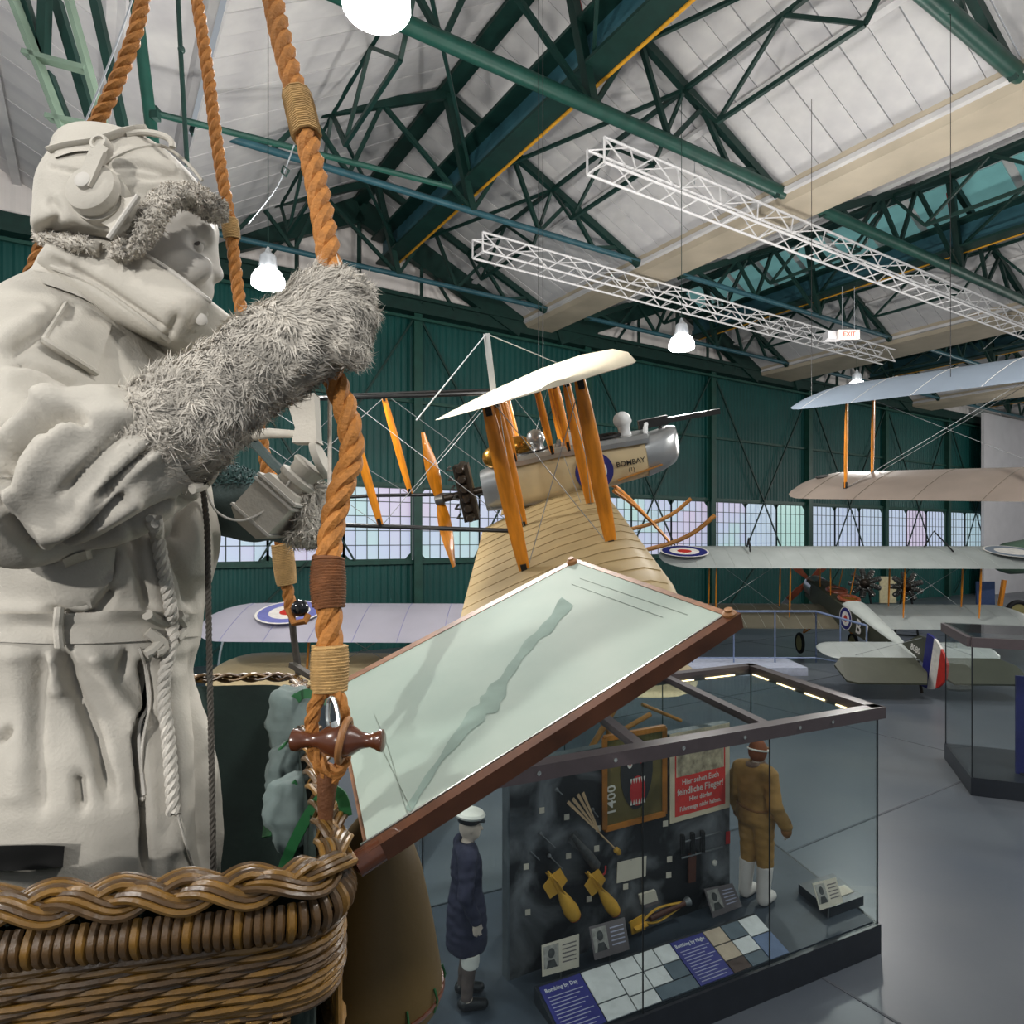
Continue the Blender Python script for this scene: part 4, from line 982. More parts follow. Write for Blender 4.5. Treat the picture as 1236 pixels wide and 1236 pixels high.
# ---- ropes
def rope(name, label, pts, R, m='rope_manila', pitch=None, whips=(), step=.004, loc=None, group='basket ropes', sn=7):
    path = resample(spline([P(*p) for p in pts], 8), step); t = thing(name, loc or path[-1], label, 'rope', group)
    for mb in helix_strands(path, R, 3, pitch or R*5.2, sn): mb.build('strand', m, t)
    for (y0, y1, rr, wm, bulge) in whips:
        seg = [p for p in path if y0 <= HY-(p.z-H)/p.y*FPX <= y1]
        if len(seg) < 3: continue
        seg = resample(seg, .0022); n = len(seg); k = 0
        wb = MB(); hp_ = []; x = None; accq = 0
        turns = max(4, int((seg[0]-seg[-1]).length/.0034))
        dense = resample(seg, (seg[0]-seg[-1]).length/(turns*10))
        for i, p in enumerate(dense):
            tt = (dense[min(i+1, len(dense)-1)]-dense[max(i-1, 0)]).normalized()
            if x is None: x = tt.orthogonal().normalized()
            x = (x-tt*x.dot(tt)).normalized(); y = tt.cross(x); a = 2*math.pi*i/10; f = i/(len(dense)-1)
            r_ = rr*(1+bulge*math.sin(math.pi*f)); hp_.append(p+(x*math.cos(a)+y*math.sin(a))*r_)
        wb.tube(hp_, .0021, 5); wb.tube(seg, [rr*(1+bulge*math.sin(math.pi*i/(n-1)))-.0004 for i in range(n)], 12); wb.build('whipping', wm, t)
    return t
nr = rope('suspension_rope', 'thick orange manila rope gripped by the furry glove', [(318, -60, .96), (338, 40, .93), (362, 130, .90), (384, 230, .87), (398, 320, .84), (402, 400, .835), (401, 447, .825), (418, 497, .815), (425, 545, .81), (412, 590, .80), (402, 630, .80), (396, 680, .79), (397, 740, .78), (398, 790, .775), (397, 838, .77)], .0155,
     whips=((112, 168, .0185, 'twine_tan', .03), (672, 736, .0175, 'twine_brown', .12), (776, 838, .0195, 'twine_tan', .06)))
def sub_rope(pts, R, nm='loop_strand', m='rope_manila'):
    path = resample(spline([P(*p) for p in pts], 8), .003)
    for mb in helix_strands(path, R, 3, R*6.5, 6): mb.build(nm, m, nr)
sub_rope([(389, 832, .765), (379, 855, .76), (376, 880, .765), (380, 908, .76), (390, 930, .755), (396, 945, .76)], .0085)
sub_rope([(404, 832, .765), (413, 855, .76), (414, 885, .775), (415, 915, .76), (406, 932, .755), (398, 946, .76)], .0085)
sub_rope([(380, 905, .752), (392, 926, .745), (408, 932, .745), (416, 918, .75)], .0075)
tail = [P(*p) for p in ((396, 932, .76), (394, 960, .755), (392, 1000, .75), (389, 1034, .74))]; tail = resample(spline(tail, 8), .0022)
MB().tube(tail, [.0125-.0085*i/(len(tail)-1)+.0006*(i % 2) for i in range(len(tail))], 12).build('tapered_whipping', 'twine_brown', nr, ang=180)
tg = thing('toggle', P(405, 905, .75), 'turned dark wooden toggle through the rope eye', 'toggle')
L_ = .106; ctr = P(352, 893, .748); ax = (P(464, 894, .742)-ctr).normalized()
prof = [(0, .009), (.002, .0125), (.008, .0125), (.013, .0095), (.022, .0075), (.032, .0095), (.042, .0165), (.052, .0195), (.06, .0195), (.07, .0165), (.08, .0095), (.09, .0075), (.096, .0095), (.101, .0125), (.104, .0125), (.106, .009)]
MB().lathe(ctr, ax, prof, 28).build('body', 'toggle_wood', tg)
lc = ctr+ax*.06; ring_ = [lc+Vector((.004*math.sin(a), -.0225*math.cos(a), .0225*math.sin(a))) for a in [2*math.pi*k/20 for k in range(20)]]
MB().tube(ring_, .0042, 8, closed=True, flat=1.0).build('leather_loop', 'leather_tan', tg)
cb_ = [P(*p) for p in ((396, 848, .752), (400, 842, .75), (405, 850, .748), (409, 872, .742), (405, 880, .74), (396, 872, .748))]
MB().tube(spline(cb_+[cb_[0]], 5), .0026, 8).build('shackle', 'chrome', tg); MB().tube([P(403, 872, .742), P(408, 884, .738)], .0048, 8).build('shackle_nut', 'chrome', tg)
rope('suspension_rope', 'orange manila rope running down behind the helmet brim to the far corner', [(232, -40, 1.52), (250, 80, 1.52), (263, 180, 1.53), (277, 265, 1.54), (286, 340, 1.55), (294, 395, 1.55), (308, 480, 1.55), (326, 590, 1.56), (340, 660, 1.56), (346, 705, 1.57), (352, 740, 1.57)], .0145,
     whips=((262, 290, .0175, 'twine_tan', .04), (655, 706, .022, 'twine_tan', .1)), step=.005, group='basket ropes')
rope('suspension_rope', 'orange manila rope slanting down behind the head at left', [(182, -60, 1.35), (166, 30, 1.35), (140, 100, 1.35), (108, 165, 1.36), (74, 240, 1.37), (40, 325, 1.38), (12, 400, 1.39), (-40, 560, 1.45), (-110, 800, 1.5)], .0145, step=.005)
bt = thing('ball_toggle', P(360, 810, 1.57), 'black glossy ball toggle with a dark stem below the far rope', 'toggle')
MB().sphere(P(362, 734, 1.54), .020, 20).build('ball', 'ball_black', bt); MB().tube([P(352, 738, 1.57), P(354, 765, 1.57), P(361, 815, 1.57)], [.009, .008, .009], 8).build('stem', 'rope_dark', bt)
MB().tube([P(348, 735, 1.55), P(355, 752, 1.53), P(368, 750, 1.53), P(372, 742, 1.54)], .008, 8).build('eye', 'rope_manila', bt)
MB().bar(P(352, 802, 1.56), P(385, 822, 1.5), .015, .012).build('peg', 'rope_dark', bt, smooth=False)
rope('dark_cord', 'thin dark twisted cord hanging along the coat front edge', [(244, 586, .93), (250, 640, .93), (252, 760, .92), (255, 900, .9), (258, 1070, .88)], .0042, 'rope_dark', step=.002, sn=5, group=None)
for (lab, pts, r_) in (('thin steel stay wire slanting behind the left rope', [(166, -20, 1.5), (140, 55, 1.5), (92, 175, 1.5), (48, 290, 1.5)], .0022), ('thin steel stay wire beside the middle rope', [(230, -20, 1.56), (242, 60, 1.56), (258, 180, 1.57), (272, 262, 1.57)], .002), ('pale vertical cord below the furry glove', [(398, 452, .86), (398, 540, .86), (397, 640, .85)], .0026)):
    wt = thing('stay_wire', P(*pts[-1]), lab, 'wire'); MB().tube(spline([P(*p) for p in pts], 5), r_, 6).build('wire', 'lamp_metal' if r_ < .0025 else 'rope_white', wt); MB().sphere(P(*pts[-1]), r_*2, 8).build('ferrule', 'lamp_metal', wt)

# ---- map board
d1 = Vector((2.16, 1, 1.05)).normalized(); d2 = Vector((-.559, 1, .197)); d2 = (d2-d1*d2.dot(d1)).normalized(); nn = d1.cross(d2).normalized()
Am = P(440, 1030, .72); BL, BW = .572, .40
mbd = thing('map_board', Am, 'pale map under a varnished wooden frame, tilted outside the basket', 'map board')
Rm = Matrix((d1, d2, nn)).transposed(); bm = lambda x, y, z=0: Am+d1*x+d2*y+nn*z
XL = (ray_plane(406, 838, bm(0, 0), nn)-Am).dot(d1)
MB().prism([bm(.0, .0, -.014), bm(BL, 0, -.014), bm(BL, BW, -.014), bm(XL, BW, -.014)], nn*.010).build('backing_board', 'frame_wood', mbd, smooth=False)
MB().prism([bm(.006, .006, -.004), bm(BL-.004, .006, -.004), bm(BL-.004, BW-.006, -.004), bm(XL+.006, BW-.006, -.004)], nn*.004).build('map_sheet', 'map_paper', mbd, smooth=False)
rail = [bm(-.012, -.004, .002), bm(-.012, .008, .004), bm(-.012, .010, -.008), bm(-.012, -.004, -.022)]
MB().prism(rail, d1*(BL+.022)).build('frame_rail', 'frame_wood_red', mbd, ang=30)
MB().prism([bm(XL, BW-.006, .001), bm(XL, BW+.008, .002), bm(XL, BW+.008, -.016), bm(XL, BW-.006, -.016)], d1*(BL+.003-XL)).build('frame_rail', 'frame_wood', mbd, smooth=False)
MB().bar(bm(0, .012, .002), bm(BL, .012, .002), .003, .003).build('glazing_bead', 'chrome', mbd, smooth=False)
MB().prism([bm(BL-.004, 0, .001), bm(BL+.006, 0, .001), bm(BL+.006, BW, .001), bm(BL-.004, BW, .001)], nn*-.014).build('end_rail', 'frame_wood', mbd, smooth=False)
for (x, y) in ((BL-.002, .006), (BL-.01, BW-.004)):
    MB().lathe(bm(x, y, .0), nn, [(0, .010), (.006, .010), (.009, .006), (.012, .006)], 14).build('corner_stud', 'leather_tan', mbd)
MB().lathe(bm(-.012, .003, -.01), -d1, [(-.03, .0135), (0, .014), (.003, .008)], 16).build('rail_cap', 'toggle_wood', mbd)
def on_map(px, py): return ray_plane(px, py, bm(0, 0, .0006), nn)
riv = [(492, 978, 6), (512, 945, 7), (540, 905, 8), (572, 865, 16), (588, 850, 22), (600, 832, 16), (618, 805, 10), (640, 775, 9), (662, 755, 14), (684, 725, 12)]
Lr, Rr = [], []
ctrs = spline([(a, b, c) for a, b, c in riv], 6)
for i, c in enumerate(ctrs):
    t = (ctrs[min(i+1, len(ctrs)-1)]-ctrs[max(0, i-1)]); t.z = 0; t.normalize(); w_ = c.z*(.62+.12*math.sin(i*1.1)+.1*math.sin(i*.5)); Lr.append(on_map(c.x-t.y*w_, c.y+t.x*w_)); Rr.append(on_map(c.x+t.y*w_*.8, c.y-t.x*w_*.8))
MB().loft([[a, b] for a, b in zip(Lr, Rr)], cap=False, closed=False).build('map_print', 'map_river', mbd)
for pl in ([(462, 905), (478, 938), (500, 985)], [(690, 705), (800, 745)], [(700, 698), (830, 742)], [(452, 862), (468, 900), (494, 990)]):
    MB().tube([on_map(a, b) for a, b in pl], .0004, 4).build('map_line', 'map_line', mbd)
# ---- parachute cone hung below
cn = thing('parachute_cone', P(462, 1200, 1.0)-Vector((0, 0, .12)), 'olive canvas parachute cone hanging under the map board', 'cone')
prof = [(0, .03), (-.02, .045), (-.08, .07), (-.16, .092), (-.23, .108), (-.262, .113), (-.275, .110), (-.30, .095), (-.36, .06), (-.40, .02)]
top = P(458, 985, 1.02)
MB().lathe(top, (.06, 0, 1), prof, 40).build('canvas', 'cone_canvas', cn)
MB().tube([top+Vector((.113*math.cos(a)-.016, .113*math.sin(a), -.262)) for a in [2*math.pi*k/40 for k in range(40)]], .0035, 6, closed=True).build('rim_cord', 'toggle_wood', cn)
for k in range(12):
    a = 2*math.pi*k/12-.35; c, s_ = math.cos(a), math.sin(a); MB().tube([top+Vector((.111*c-.015, .111*s_, -.24)), top+Vector((.117*c-.016, .117*s_, -.255)), top+Vector((.111*c-.016, .111*s_, -.275))], .002, 5).build('lacing', 'strap_green', cn)
MB().tube([top+Vector((0, 0, -.02)), bm(.08, .06, -.014)], .006, 6).build('hanger', 'rope_dark', cn)
# ================================================================ aircraft
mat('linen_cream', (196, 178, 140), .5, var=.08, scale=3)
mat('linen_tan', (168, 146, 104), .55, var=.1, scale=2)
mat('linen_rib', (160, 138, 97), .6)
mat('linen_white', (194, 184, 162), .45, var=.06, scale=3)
mat('wood_orange', (206, 128, 30), .3, var=.22, scale=6, stretch=(3, 3, .6), coat=.3)
mat('wood_pale', (170, 116, 52), .4, var=.2, scale=6)
mat('alu', (170, 172, 172), .28, metal=.75, var=.1, scale=4)
mat('brass', (168, 124, 52), .25, metal=.8)
mat('engine_dark', (52, 44, 36), .4, metal=.5, var=.3, scale=12)
mat('engine_steel', (110, 108, 104), .35, metal=.7)
mat('gunmetal', (40, 40, 40), .4, metal=.5)
mat('roundel_blue', (38, 40, 110), .5); mat('roundel_white', (224, 220, 214), .5); mat('roundel_red', (190, 50, 42), .5)
mat('roundel_lilac', (112, 116, 178), .5)
mat('paint_black', (24, 22, 22), .6)
mat('dummy_white', (196, 198, 198), .7, var=.05)
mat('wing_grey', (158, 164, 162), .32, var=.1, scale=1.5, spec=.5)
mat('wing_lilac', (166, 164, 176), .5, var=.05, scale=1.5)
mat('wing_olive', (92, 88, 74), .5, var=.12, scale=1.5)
mat('wing_brown', (112, 102, 94), .5, var=.12, scale=1.5)
mat('wing_blue', (116, 128, 142), .5, var=.06, scale=1.5)
mat('olive_dark', (62, 64, 52), .5, var=.12, scale=2)
mat('deck_silver', (176, 182, 178), .3, var=.08, scale=2, spec=.6)
mat('wire_grey', (150, 154, 156), .4, metal=.4)
mat('wood_red', (120, 60, 40), .35); mat('blade_grey', (130, 132, 134), .4)
mat('tyre', (28, 28, 30), .8); mat('wheel_disc', (140, 132, 84), .5)
mat('nose_green', (92, 118, 100), .4, var=.1)
mat('perspex', (188, 196, 200), .15, spec=.7)
def basis(f, s):
    f = Vector(f).normalized(); s = Vector(s); s = (s-f*s.dot(f)).normalized(); u = f.cross(s); return Matrix((f, s, u)).transposed()
def wing(name, parent, y0, y1, xle, chord, z, m, tips=(True, True), thick=.05, camber=.05, dih=0.0, n=22, inc=0.0, rake=.35, ribs=None, rib_m='linen_rib', yc=0.0, under=None):
    rings = []; ys = [y0+(y1-y0)*.5*(1-math.cos(math.pi*i/n)) for i in range(n+1)]
    up = [(0, 0), (.03, .5), (.1, .85), (.25, 1.0), (.45, .92), (.7, .58), (.88, .25), (1, 0)]; lo = [(1, -.02), (.7, .02), (.4, .02), (.1, -.1), (.02, -.12)]
    info = []
    for y in ys:
        e = 0.0
        for k, t in enumerate(tips):
            d = (y-y0) if k == 0 else (y1-y)
            if t and d < chord*.45: e = max(e, 1-d/(chord*.45))
        cut = chord*.5*(1-math.sqrt(max(0, 1-e*e)))*.98; le = xle-cut*.75; c = max(.02, chord-cut*(.75+1.0)); zz = z+dih*abs(y-yc)
        T = (thick+camber)*chord*(1-.75*e**2)
        fz = lambda x: zz+(x-(xle-chord*.4))*math.tan(inc)
        ring_ = []
        for (a, b) in up: x = le-a*c; ring_.append(Vector((x, y, fz(x)+b*T)))
        for (a, b) in lo: x = le-a*c; ring_.append(Vector((x, y, fz(x)+b*T*.6)))
        rings.append(ring_); info.append((y, ring_))
    w_ = MB().loft(rings).build(name, m, parent, local=True, ang=35)
    if ribs:
        y = y0+ribs
        while y < y1-.1:
            j = min(range(len(ys)), key=lambda k: abs(ys[k]-y)); r0 = info[j][1]
            pts = [Vector((p.x, y, p.z+.004)) for p in r0[1:8]]; MB().tube(pts, .0045, 4).build('rib', rib_m, w_, local=True); y += ribs
    return w_
def ring_poly(c, ex, ey, ez, r0, r1, m, parent, name, n=36, th=.004):
    V = []; F_ = []
    for k in range(n):
        a = 2*math.pi*k/n; d = ex*math.cos(a)+ey*math.sin(a); V += [c+d*r0, c+d*r1, c+d*r0+ez*th, c+d*r1+ez*th]
    for k in range(n):
        a, b = 4*k, 4*((k+1) % n); F_ += [(a+2, a+3, b+3, b+2), (a+1, b+1, b+3, a+3), (a, a+2, b+2, b)]
    return MB().add(V, F_).build(name, m, parent, local=True, smooth=False)
def roundel(c, ex, ey, R, parent, cols=('roundel_blue', 'roundel_white', 'roundel_red'), edge=True):
    c = Vector(c); ex = Vector(ex); ey = Vector(ey); ez = ex.cross(ey).normalized()
    if edge: ring_poly(c, ex, ey, ez, R, R*1.08, 'roundel_white', parent, 'roundel_ring')
    ring_poly(c, ex, ey, ez, R*.66, R, cols[0], parent, 'roundel_ring'); ring_poly(c, ex, ey, ez, R*.32, R*.66, cols[1], parent, 'roundel_ring'); ring_poly(c, ex, ey, ez, .001, R*.32, cols[2], parent, 'roundel_ring')
def fstrut(parent, a, b, wd=.15, th=.06, m='wood_orange', name='strut', fit=True):
    a = Vector(a); b = Vector(b); ax = (b-a).normalized(); fx = Vector((1, 0, 0)); fx = (fx-ax*fx.dot(ax)).normalized(); fy = ax.cross(fx); L = (b-a).length; rings = []
    for k in range(9):
        t = k/8; s_ = .45+.55*math.sin(math.pi*(t*.9+.05))**.6
        rings.append([a+ax*(L*t)+fx*(wd/2*s_*math.cos(q))+fy*(th/2*s_*math.sin(q)) for q in [2*math.pi*j/10 for j in range(10)]])
    o = MB().loft(rings).build(name, m, parent, local=True)
    if fit:
        for p, d in ((a, 1), (b, -1)): MB().bar(p-ax*(d*.02), p+ax*(d*.12), wd*.55, th*.9, up=fx).build('fitting', 'gunmetal', o, local=True, smooth=False)
    return o
def wires(parent, segs, r=.006, m='wire_grey'):
    for a, b in segs: MB().tube([a, b], r, 5).build('wire', m, parent, local=True)
def tire(parent, c, R, r, m='tyre', disc='wheel_disc'):
    c = Vector(c); pts = [c+Vector((R*math.cos(a), 0, R*math.sin(a))) for a in [2*math.pi*k/24 for k in range(24)]]
    w_ = MB().tube(pts, r, 8, closed=True).build('wheel', m, parent, local=True); MB().lathe(c-Vector((0, r*.5, 0)), (0, 1, 0), [(0, .05), (.0, R*.95), (r, R*.95), (r, .05)], 24).build('wheel_disc', disc, w_, local=True)
def pawl(p, d): return p

# ---------------- aeroplane A: pusher biplane hung in the middle of the hall
fA = Vector((.975, -.06, .19)); MA = basis(fA, (-.085, .98, .215)); fA, sA, uA = MA.col[0], MA.col[1], MA.col[2]
OA = P(741, 674, 7.0)-fA*.5+sA*3.7
ac = thing('pusher_biplane', OA, 'cream pusher biplane with orange struts hung nose right in mid-hall', 'aeroplane', M=MA)
ic = math.radians(4.5); GZ = 1.9
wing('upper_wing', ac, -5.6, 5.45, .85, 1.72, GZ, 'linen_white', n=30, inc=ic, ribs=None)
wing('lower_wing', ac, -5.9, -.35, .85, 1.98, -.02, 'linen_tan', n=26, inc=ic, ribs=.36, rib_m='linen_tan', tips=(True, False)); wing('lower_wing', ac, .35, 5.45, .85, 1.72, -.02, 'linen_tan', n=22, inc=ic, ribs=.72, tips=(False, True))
zf = lambda x: (x-.16)*math.tan(ic)
for y in (-3.7, -1.55, 1.55, 3.7):
    for x in (.5, -.45): fstrut(ac, (x, y, zf(x)+.06), (x-.03, y, GZ+zf(x)-.02), .17 if abs(y) > 2 else .15, .07)
for y in (-.62, .62):
    for x in (.4, .15, -.42): fstrut(ac, (x, y*.75, .85), (x-.05, y, GZ+zf(x)-.02), .10, .05)
# aileron hinge line on the near lower wing
MB().bar((-.52, -5.3, zf(-.52)+.07), (-.52, -2.3, zf(-.52)+.07), .02, .02).build('aileron_hinge', 'paint_black', ac, local=True, smooth=False)
# nacelle
def sect(x, hw, zb, zt, n=20, p=3.2):
    out = []; zc = (zb+zt)/2; hh = (zt-zb)/2
    for k in range(n):
        a = 2*math.pi*k/n; c, s_ = math.cos(a), math.sin(a); out.append(Vector((x, math.copysign(abs(c)**(2/p), c)*hw, zc+math.copysign(abs(s_)**(2/p), s_)*hh)))
    return out
nac = MB().loft([sect(-1.0, .30, .12, .72), sect(-.7, .38, .08, .80), sect(0, .43, .06, .86), sect(.8, .43, .10, .84), sect(1.55, .38, .16, .80)]).build('nacelle', 'linen_cream', ac, local=True, ang=30)
MB().loft([sect(1.55, .385, .15, .805), sect(1.8, .36, .2, .82), sect(2.0, .30, .28, .86), sect(2.08, .2, .38, .84)]).build('nose_cowl', 'alu', ac, local=True)
MB().loft([sect(-1.02, .28, .14, .70), sect(-1.02, .31, .1, .74), sect(-.55, .405, .05, .84), sect(-.55, .38, .08, .8)]).build('rear_cowl', 'alu', ac, local=True)
MB().loft([[Vector((x, y, z)) for y, z in ((-.44, .73+d), (-.44, .80+d), (-.36, .86+d), (.36, .86+d), (.44, .80+d), (.44, .73+d))] for x, d in ((-.5, .02), (.3, .03), (1.0, .0), (1.6, -.02))], closed=True).build('coaming', 'alu', ac, local=True, ang=20)
for x in (-.15, .95): MB().tube([Vector((x+.28*math.cos(a), .24*math.sin(a), .875)) for a in [2*math.pi*k/20 for k in range(20)]], .035, 8, closed=True).build('cockpit_rim', 'gunmetal', ac, local=True)
MB().loft([[Vector((x, -.2, .88)), Vector((x, .2, .88)), Vector((x-.05, .16, 1.08)), Vector((x-.05, -.16, 1.08))] for x in (.45, .72)]).build('fairing', 'alu', ac, local=True, smooth=False)
roundel((.72, -.445, .44), (1, 0, 0), (0, 0, 1), .29, ac, edge=False)
for txt, z, sz in (('BOMBAY', .47, .11), ('(1)', .36, .09)):
    me = text_mesh(txt, sz, 'lettering', True)
    for v in me.vertices: v.co = Vector((1.28+v.co.x, -.437-v.co.z, z+v.co.y))
    me.materials.clear(); link('lettering', me, 'paint_black', ac)
MB().bar((1.05, -.43, .24), (1.75, -.40, .34), .05, .02).build('foot_rail', 'wood_pale', ac, local=True, smooth=False)
for (x, y, z, r_) in ((-.72, -.12, .92, .19), (-.35, .22, .98, .18)): MB().sphere((x, y, z), r_, 18, (1.15, 1, .95)).build('fuel_tank', 'brass', ac, local=True)
# engine and propeller
en = MB().box((-1.3, 0, .45), (.24, .34, .9)).build('engine', 'engine_dark', ac, local=True, smooth=False)
for i in range(6):
    z = .08+.155*i; MB().lathe((-1.3, -.34, z), (0, 1, 0), [(0, .05), (.06, .07), (.62, .07), (.68, .05)], 12).build('cylinder', 'engine_dark', en, local=True); MB().tube([(-1.42, -.22, z), (-1.5, -.24, z+.03), (-1.46, -.1, z+.06)], .02, 6).build('pipe', 'engine_steel', en, local=True)
MB().tube([(-1.75, 0, .42), (-.9, 0, .44)], .06, 10).build('crankshaft', 'engine_dark', en, local=True)
for sgn in (-1, 1):
    a0 = MB(); rings = []
    for k in range(11):
        t = k/10; L = 1.1*t; w_ = .05+.10*math.sin(math.pi*min(1, t*1.02))**.8; tw = .9-.6*t; c = Vector((-1.75, 0, .42))+Vector((0, -.12, sgn))*L
        rings.append([c+Vector((math.sin(tw)*w_*math.cos(q)+.02*math.cos(tw)*math.sin(q), math.cos(tw)*w_*math.cos(q)-.02*math.sin(tw)*math.sin(q), 0)) for q in [2*math.pi*j/8 for j in range(8)]])
    a0.loft(rings).build('propeller_blade', 'wood_orange', ac, local=True)
MB().lathe((-1.83, 0, .42), (1, 0, 0), [(0, .05), (.02, .1), (.14, .1), (.16, .06)], 16).build('propeller_hub', 'engine_steel', ac, local=True)
# gun, gunner, pilot
MB().bar((1.7, 0, .95), (2.8, -.05, .92), .07, .08).build('gun_barrel', 'gunmetal', ac, local=True, smooth=False)
MB().bar((1.55, 0, .95), (2.0, 0, .95), .12, .14).build('gun_breech', 'gunmetal', ac, local=True, smooth=False); MB().tube([(1.85, 0, .75), (1.9, 0, .93)], .03, 8).build('gun_mount', 'gunmetal', ac, local=True)
def bust(x, z, lab, m, s_=1.0):
    p = OA+fA*x+uA*z; t = thing('crew_dummy', p, lab, 'mannequin', 'dummies in the hung aeroplane', M=MA)
    Sd = SDF((-.35, -.3, -.25), (.5, .3, .45), .03); Sd.add(Sd.ell((0, 0, .26*s_), (.125*s_, .11*s_, .14*s_))); Sd.add(Sd.cap((0, 0, .2), (0, 0, .02), .085, .1), .03); Sd.add(Sd.ell((-.02, 0, -.06), (.15, .24, .15)), .05)
    Sd.add(Sd.cap((.0, -.2, -.02), (.26, -.16, -.08), .065, .05), .03); Sd.add(Sd.cap((.26, -.16, -.08), (.34, -.05, .16), .05, .04), .03); Sd.add(Sd.cap((.0, .2, -.02), (.26, .16, -.08), .065, .05), .03); Sd.add(Sd.cap((.26, .16, -.08), (.34, .05, .16), .05, .04), .03)
    Sd.add(Sd.ell((.13, 0, .25), (.03, .02, .03)), .02)
    Vd, Fd = Sd.mesh(); Vd = vsmooth(Vd, Fd, 1); me = bpy.data.meshes.new('body'); me.from_pydata(Vd.tolist(), [], Fd.tolist()); me.polygons.foreach_set('use_smooth', [True]*len(me.polygons)); bo = link('body', me, m, t)
    hp_ = [sect_ for sect_ in ()]
    MB().sphere((-.01, 0, .28), .14, 14, (1.0, .92, .95)).build('cap', m, t, local=True)
    return t
bust(1.32, .80, 'white dummy gunner in the nose cockpit of the hung aeroplane', 'dummy_white'); bust(-.05, .80, 'silver-grey dummy pilot between the orange struts of the hung aeroplane', 'alu')
# undercarriage legs and skids
for y in (-.55, .55):
    MB().tube(spline([Vector((.95, y, .12)), Vector((1.2, y, -.15)), Vector((1.45, y*1.2, -.5)), Vector((1.62, y*1.3, -.78))], 5), [.075-.002*k for k in range(16)], 10, flat=.5).build('leg', 'wood_orange', ac, local=True)
    MB().tube(spline([Vector((1.1, y*1.3, -.85)), Vector((1.6, y*1.3, -.82)), Vector((2.0, y*1.3, -.72)), Vector((2.35, y*1.3, -.52))], 5), .035, 8).build('skid', 'wood_pale', ac, local=True)
# tail booms
for y in (-1.55, 1.55):
    MB().tube([(-.5, y, GZ), (-3.0, y*.8, GZ+.42), (-7.2, y*.2, GZ+1.0)], .028, 8).build('tail_boom', 'gunmetal', ac, local=True); MB().tube([(-.5, y, .0), (-3.0, y*.8, .52), (-7.2, y*.2, 1.3)], .032, 8).build('tail_boom', 'gunmetal', ac, local=True)
    for x in (-2.45, -4.6):
        f = (-x-.5)/2.5 if x > -3 else 1+(-x-3)/4.2*.75
        zt_, zb_ = (GZ+.42*f if f <= 1 else GZ+.42+.58*(f-1)/.75), (.52*f if f <= 1 else .52+.78*(f-1)/.75); yy = y*(1-.2*f) if f <= 1 else y*(.8-.6*(f-1)/.75)
        fstrut(ac, (x, yy, zb_), (x-.06, yy, zt_), .13, .05)
wing('tailplane', ac, -2.0, 2.0, -6.3, 1.4, 2.6, 'linen_tan', n=12)
sg = []
for y in (-3.7, 3.7):
    sg += [((.5, y, .1), (.45, y*.42, GZ)), ((.5, y*.42, .1), (.45, y, GZ)), ((-.45, y, .02), (-.45, y*.42, GZ)), ((-.45, y*.42, 0), (-.45, y, GZ)), ((.5, y, .1), (-.45, y, GZ)), ((-.45, y, .0), (.5, y, GZ))]
for y in (-1.55, 1.55): sg += [((-2.45, y*.84, .4), (-.5, y, GZ)), ((-2.45, y*.84, 2.2), (-.5, y, 0)), ((-2.45, y*.84, .4), (-4.6, y*.55, 2.6)), ((-2.45, y*.84, 2.2), (-4.6, y*.55, 1.0)), ((.4, y, .1), (.3, y*.3, .8))]
wires(ac, sg, .005)
wires(ac, [((-.35, -3.6, 2.5), (-1.0, -5.0, GZ-.05)), ((-.35, -3.6, 2.5), (.5, -2.0, GZ+.12))], .006)
MB().bar((-.4, -3.6, GZ), (-.35, -3.6, 2.5), .06).build('king_post', 'alu', ac, local=True, smooth=False)
for (x, y) in ((.2, 1.2), (.2, -1.2)):
    p = OA+fA*x+sA*y+uA*(GZ+.1); MB().tube([Vector((0, 0, 0))+MA.inverted() @ (p-OA), MA.inverted() @ (Vector((p.x, p.y, BC))-OA)], .005, 5).build('suspension_cable', 'gunmetal', ac, local=True)

# ---------------- aeroplane B: grey biplane wings hung at right
sB = Vector((.46, -.885, -.07)); fB = Vector((.85, .44, .31))
MBm = basis(fB, -sB); fBn, sBn, uBn = MBm.col[0], MBm.col[1], MBm.col[2]     # +y runs away from the camera (towards the left tip)
OB = P(1020, 584, 13.6)+Vector((.89, .46, 0))*.45
ab = thing('hung_biplane', OB, 'grey-winged biplane hung at the right, cut off by the picture edge', 'aeroplane', M=MBm)
wing('upper_wing', ab, -8.5, 1.35, 1.2, 1.75, 1.82, 'wing_blue', tips=(False, True), n=26, inc=.03, ribs=1.15, rib_m='roundel_white'); wing('lower_wing', ab, -8.5, 1.45, .75, 1.65, -.02, 'wing_brown', tips=(False, True), n=26, inc=.03, ribs=1.15, rib_m='wing_olive')
for y in (0, -3.35):
    for x in (.45, -.45): fstrut(ab, (x, y, .06), (x+.45, y, 1.82), .11, .05)
wires(ab, [((.4, 0, .05), (.4, -3.35, 1.8)), ((.4, -3.35, .05), (.4, 0, 1.8)), ((-.4, 0, .05), (-.4, -3.35, 1.8))], .005)
MB().tube([Vector((0, .5, -.05)), Vector((.05, .45, -.3)), Vector((0, .1, -.32)), Vector((0, .0, -.06))], .015, 6).build('skid_hoop', 'gunmetal', ab, local=True)
MB().lathe((.2, 1.0, .03), (0, 0, 1), [(0, .05), (.05, .1), (.12, .14)], 10).build('pulley', 'gunmetal', ab, local=True)
MB().loft([[Vector((x, -6.2+hw*math.cos(a), .55+hh*math.sin(a))) for a in [2*math.pi*k/16 for k in range(16)]] for x, hw, hh in ((1.9, .3, .3), (1.5, .45, .45), (0, .45, .5), (-3.5, .25, .3), (-6, .08, .12))]).build('fuselage', 'wing_brown', ab, local=True)
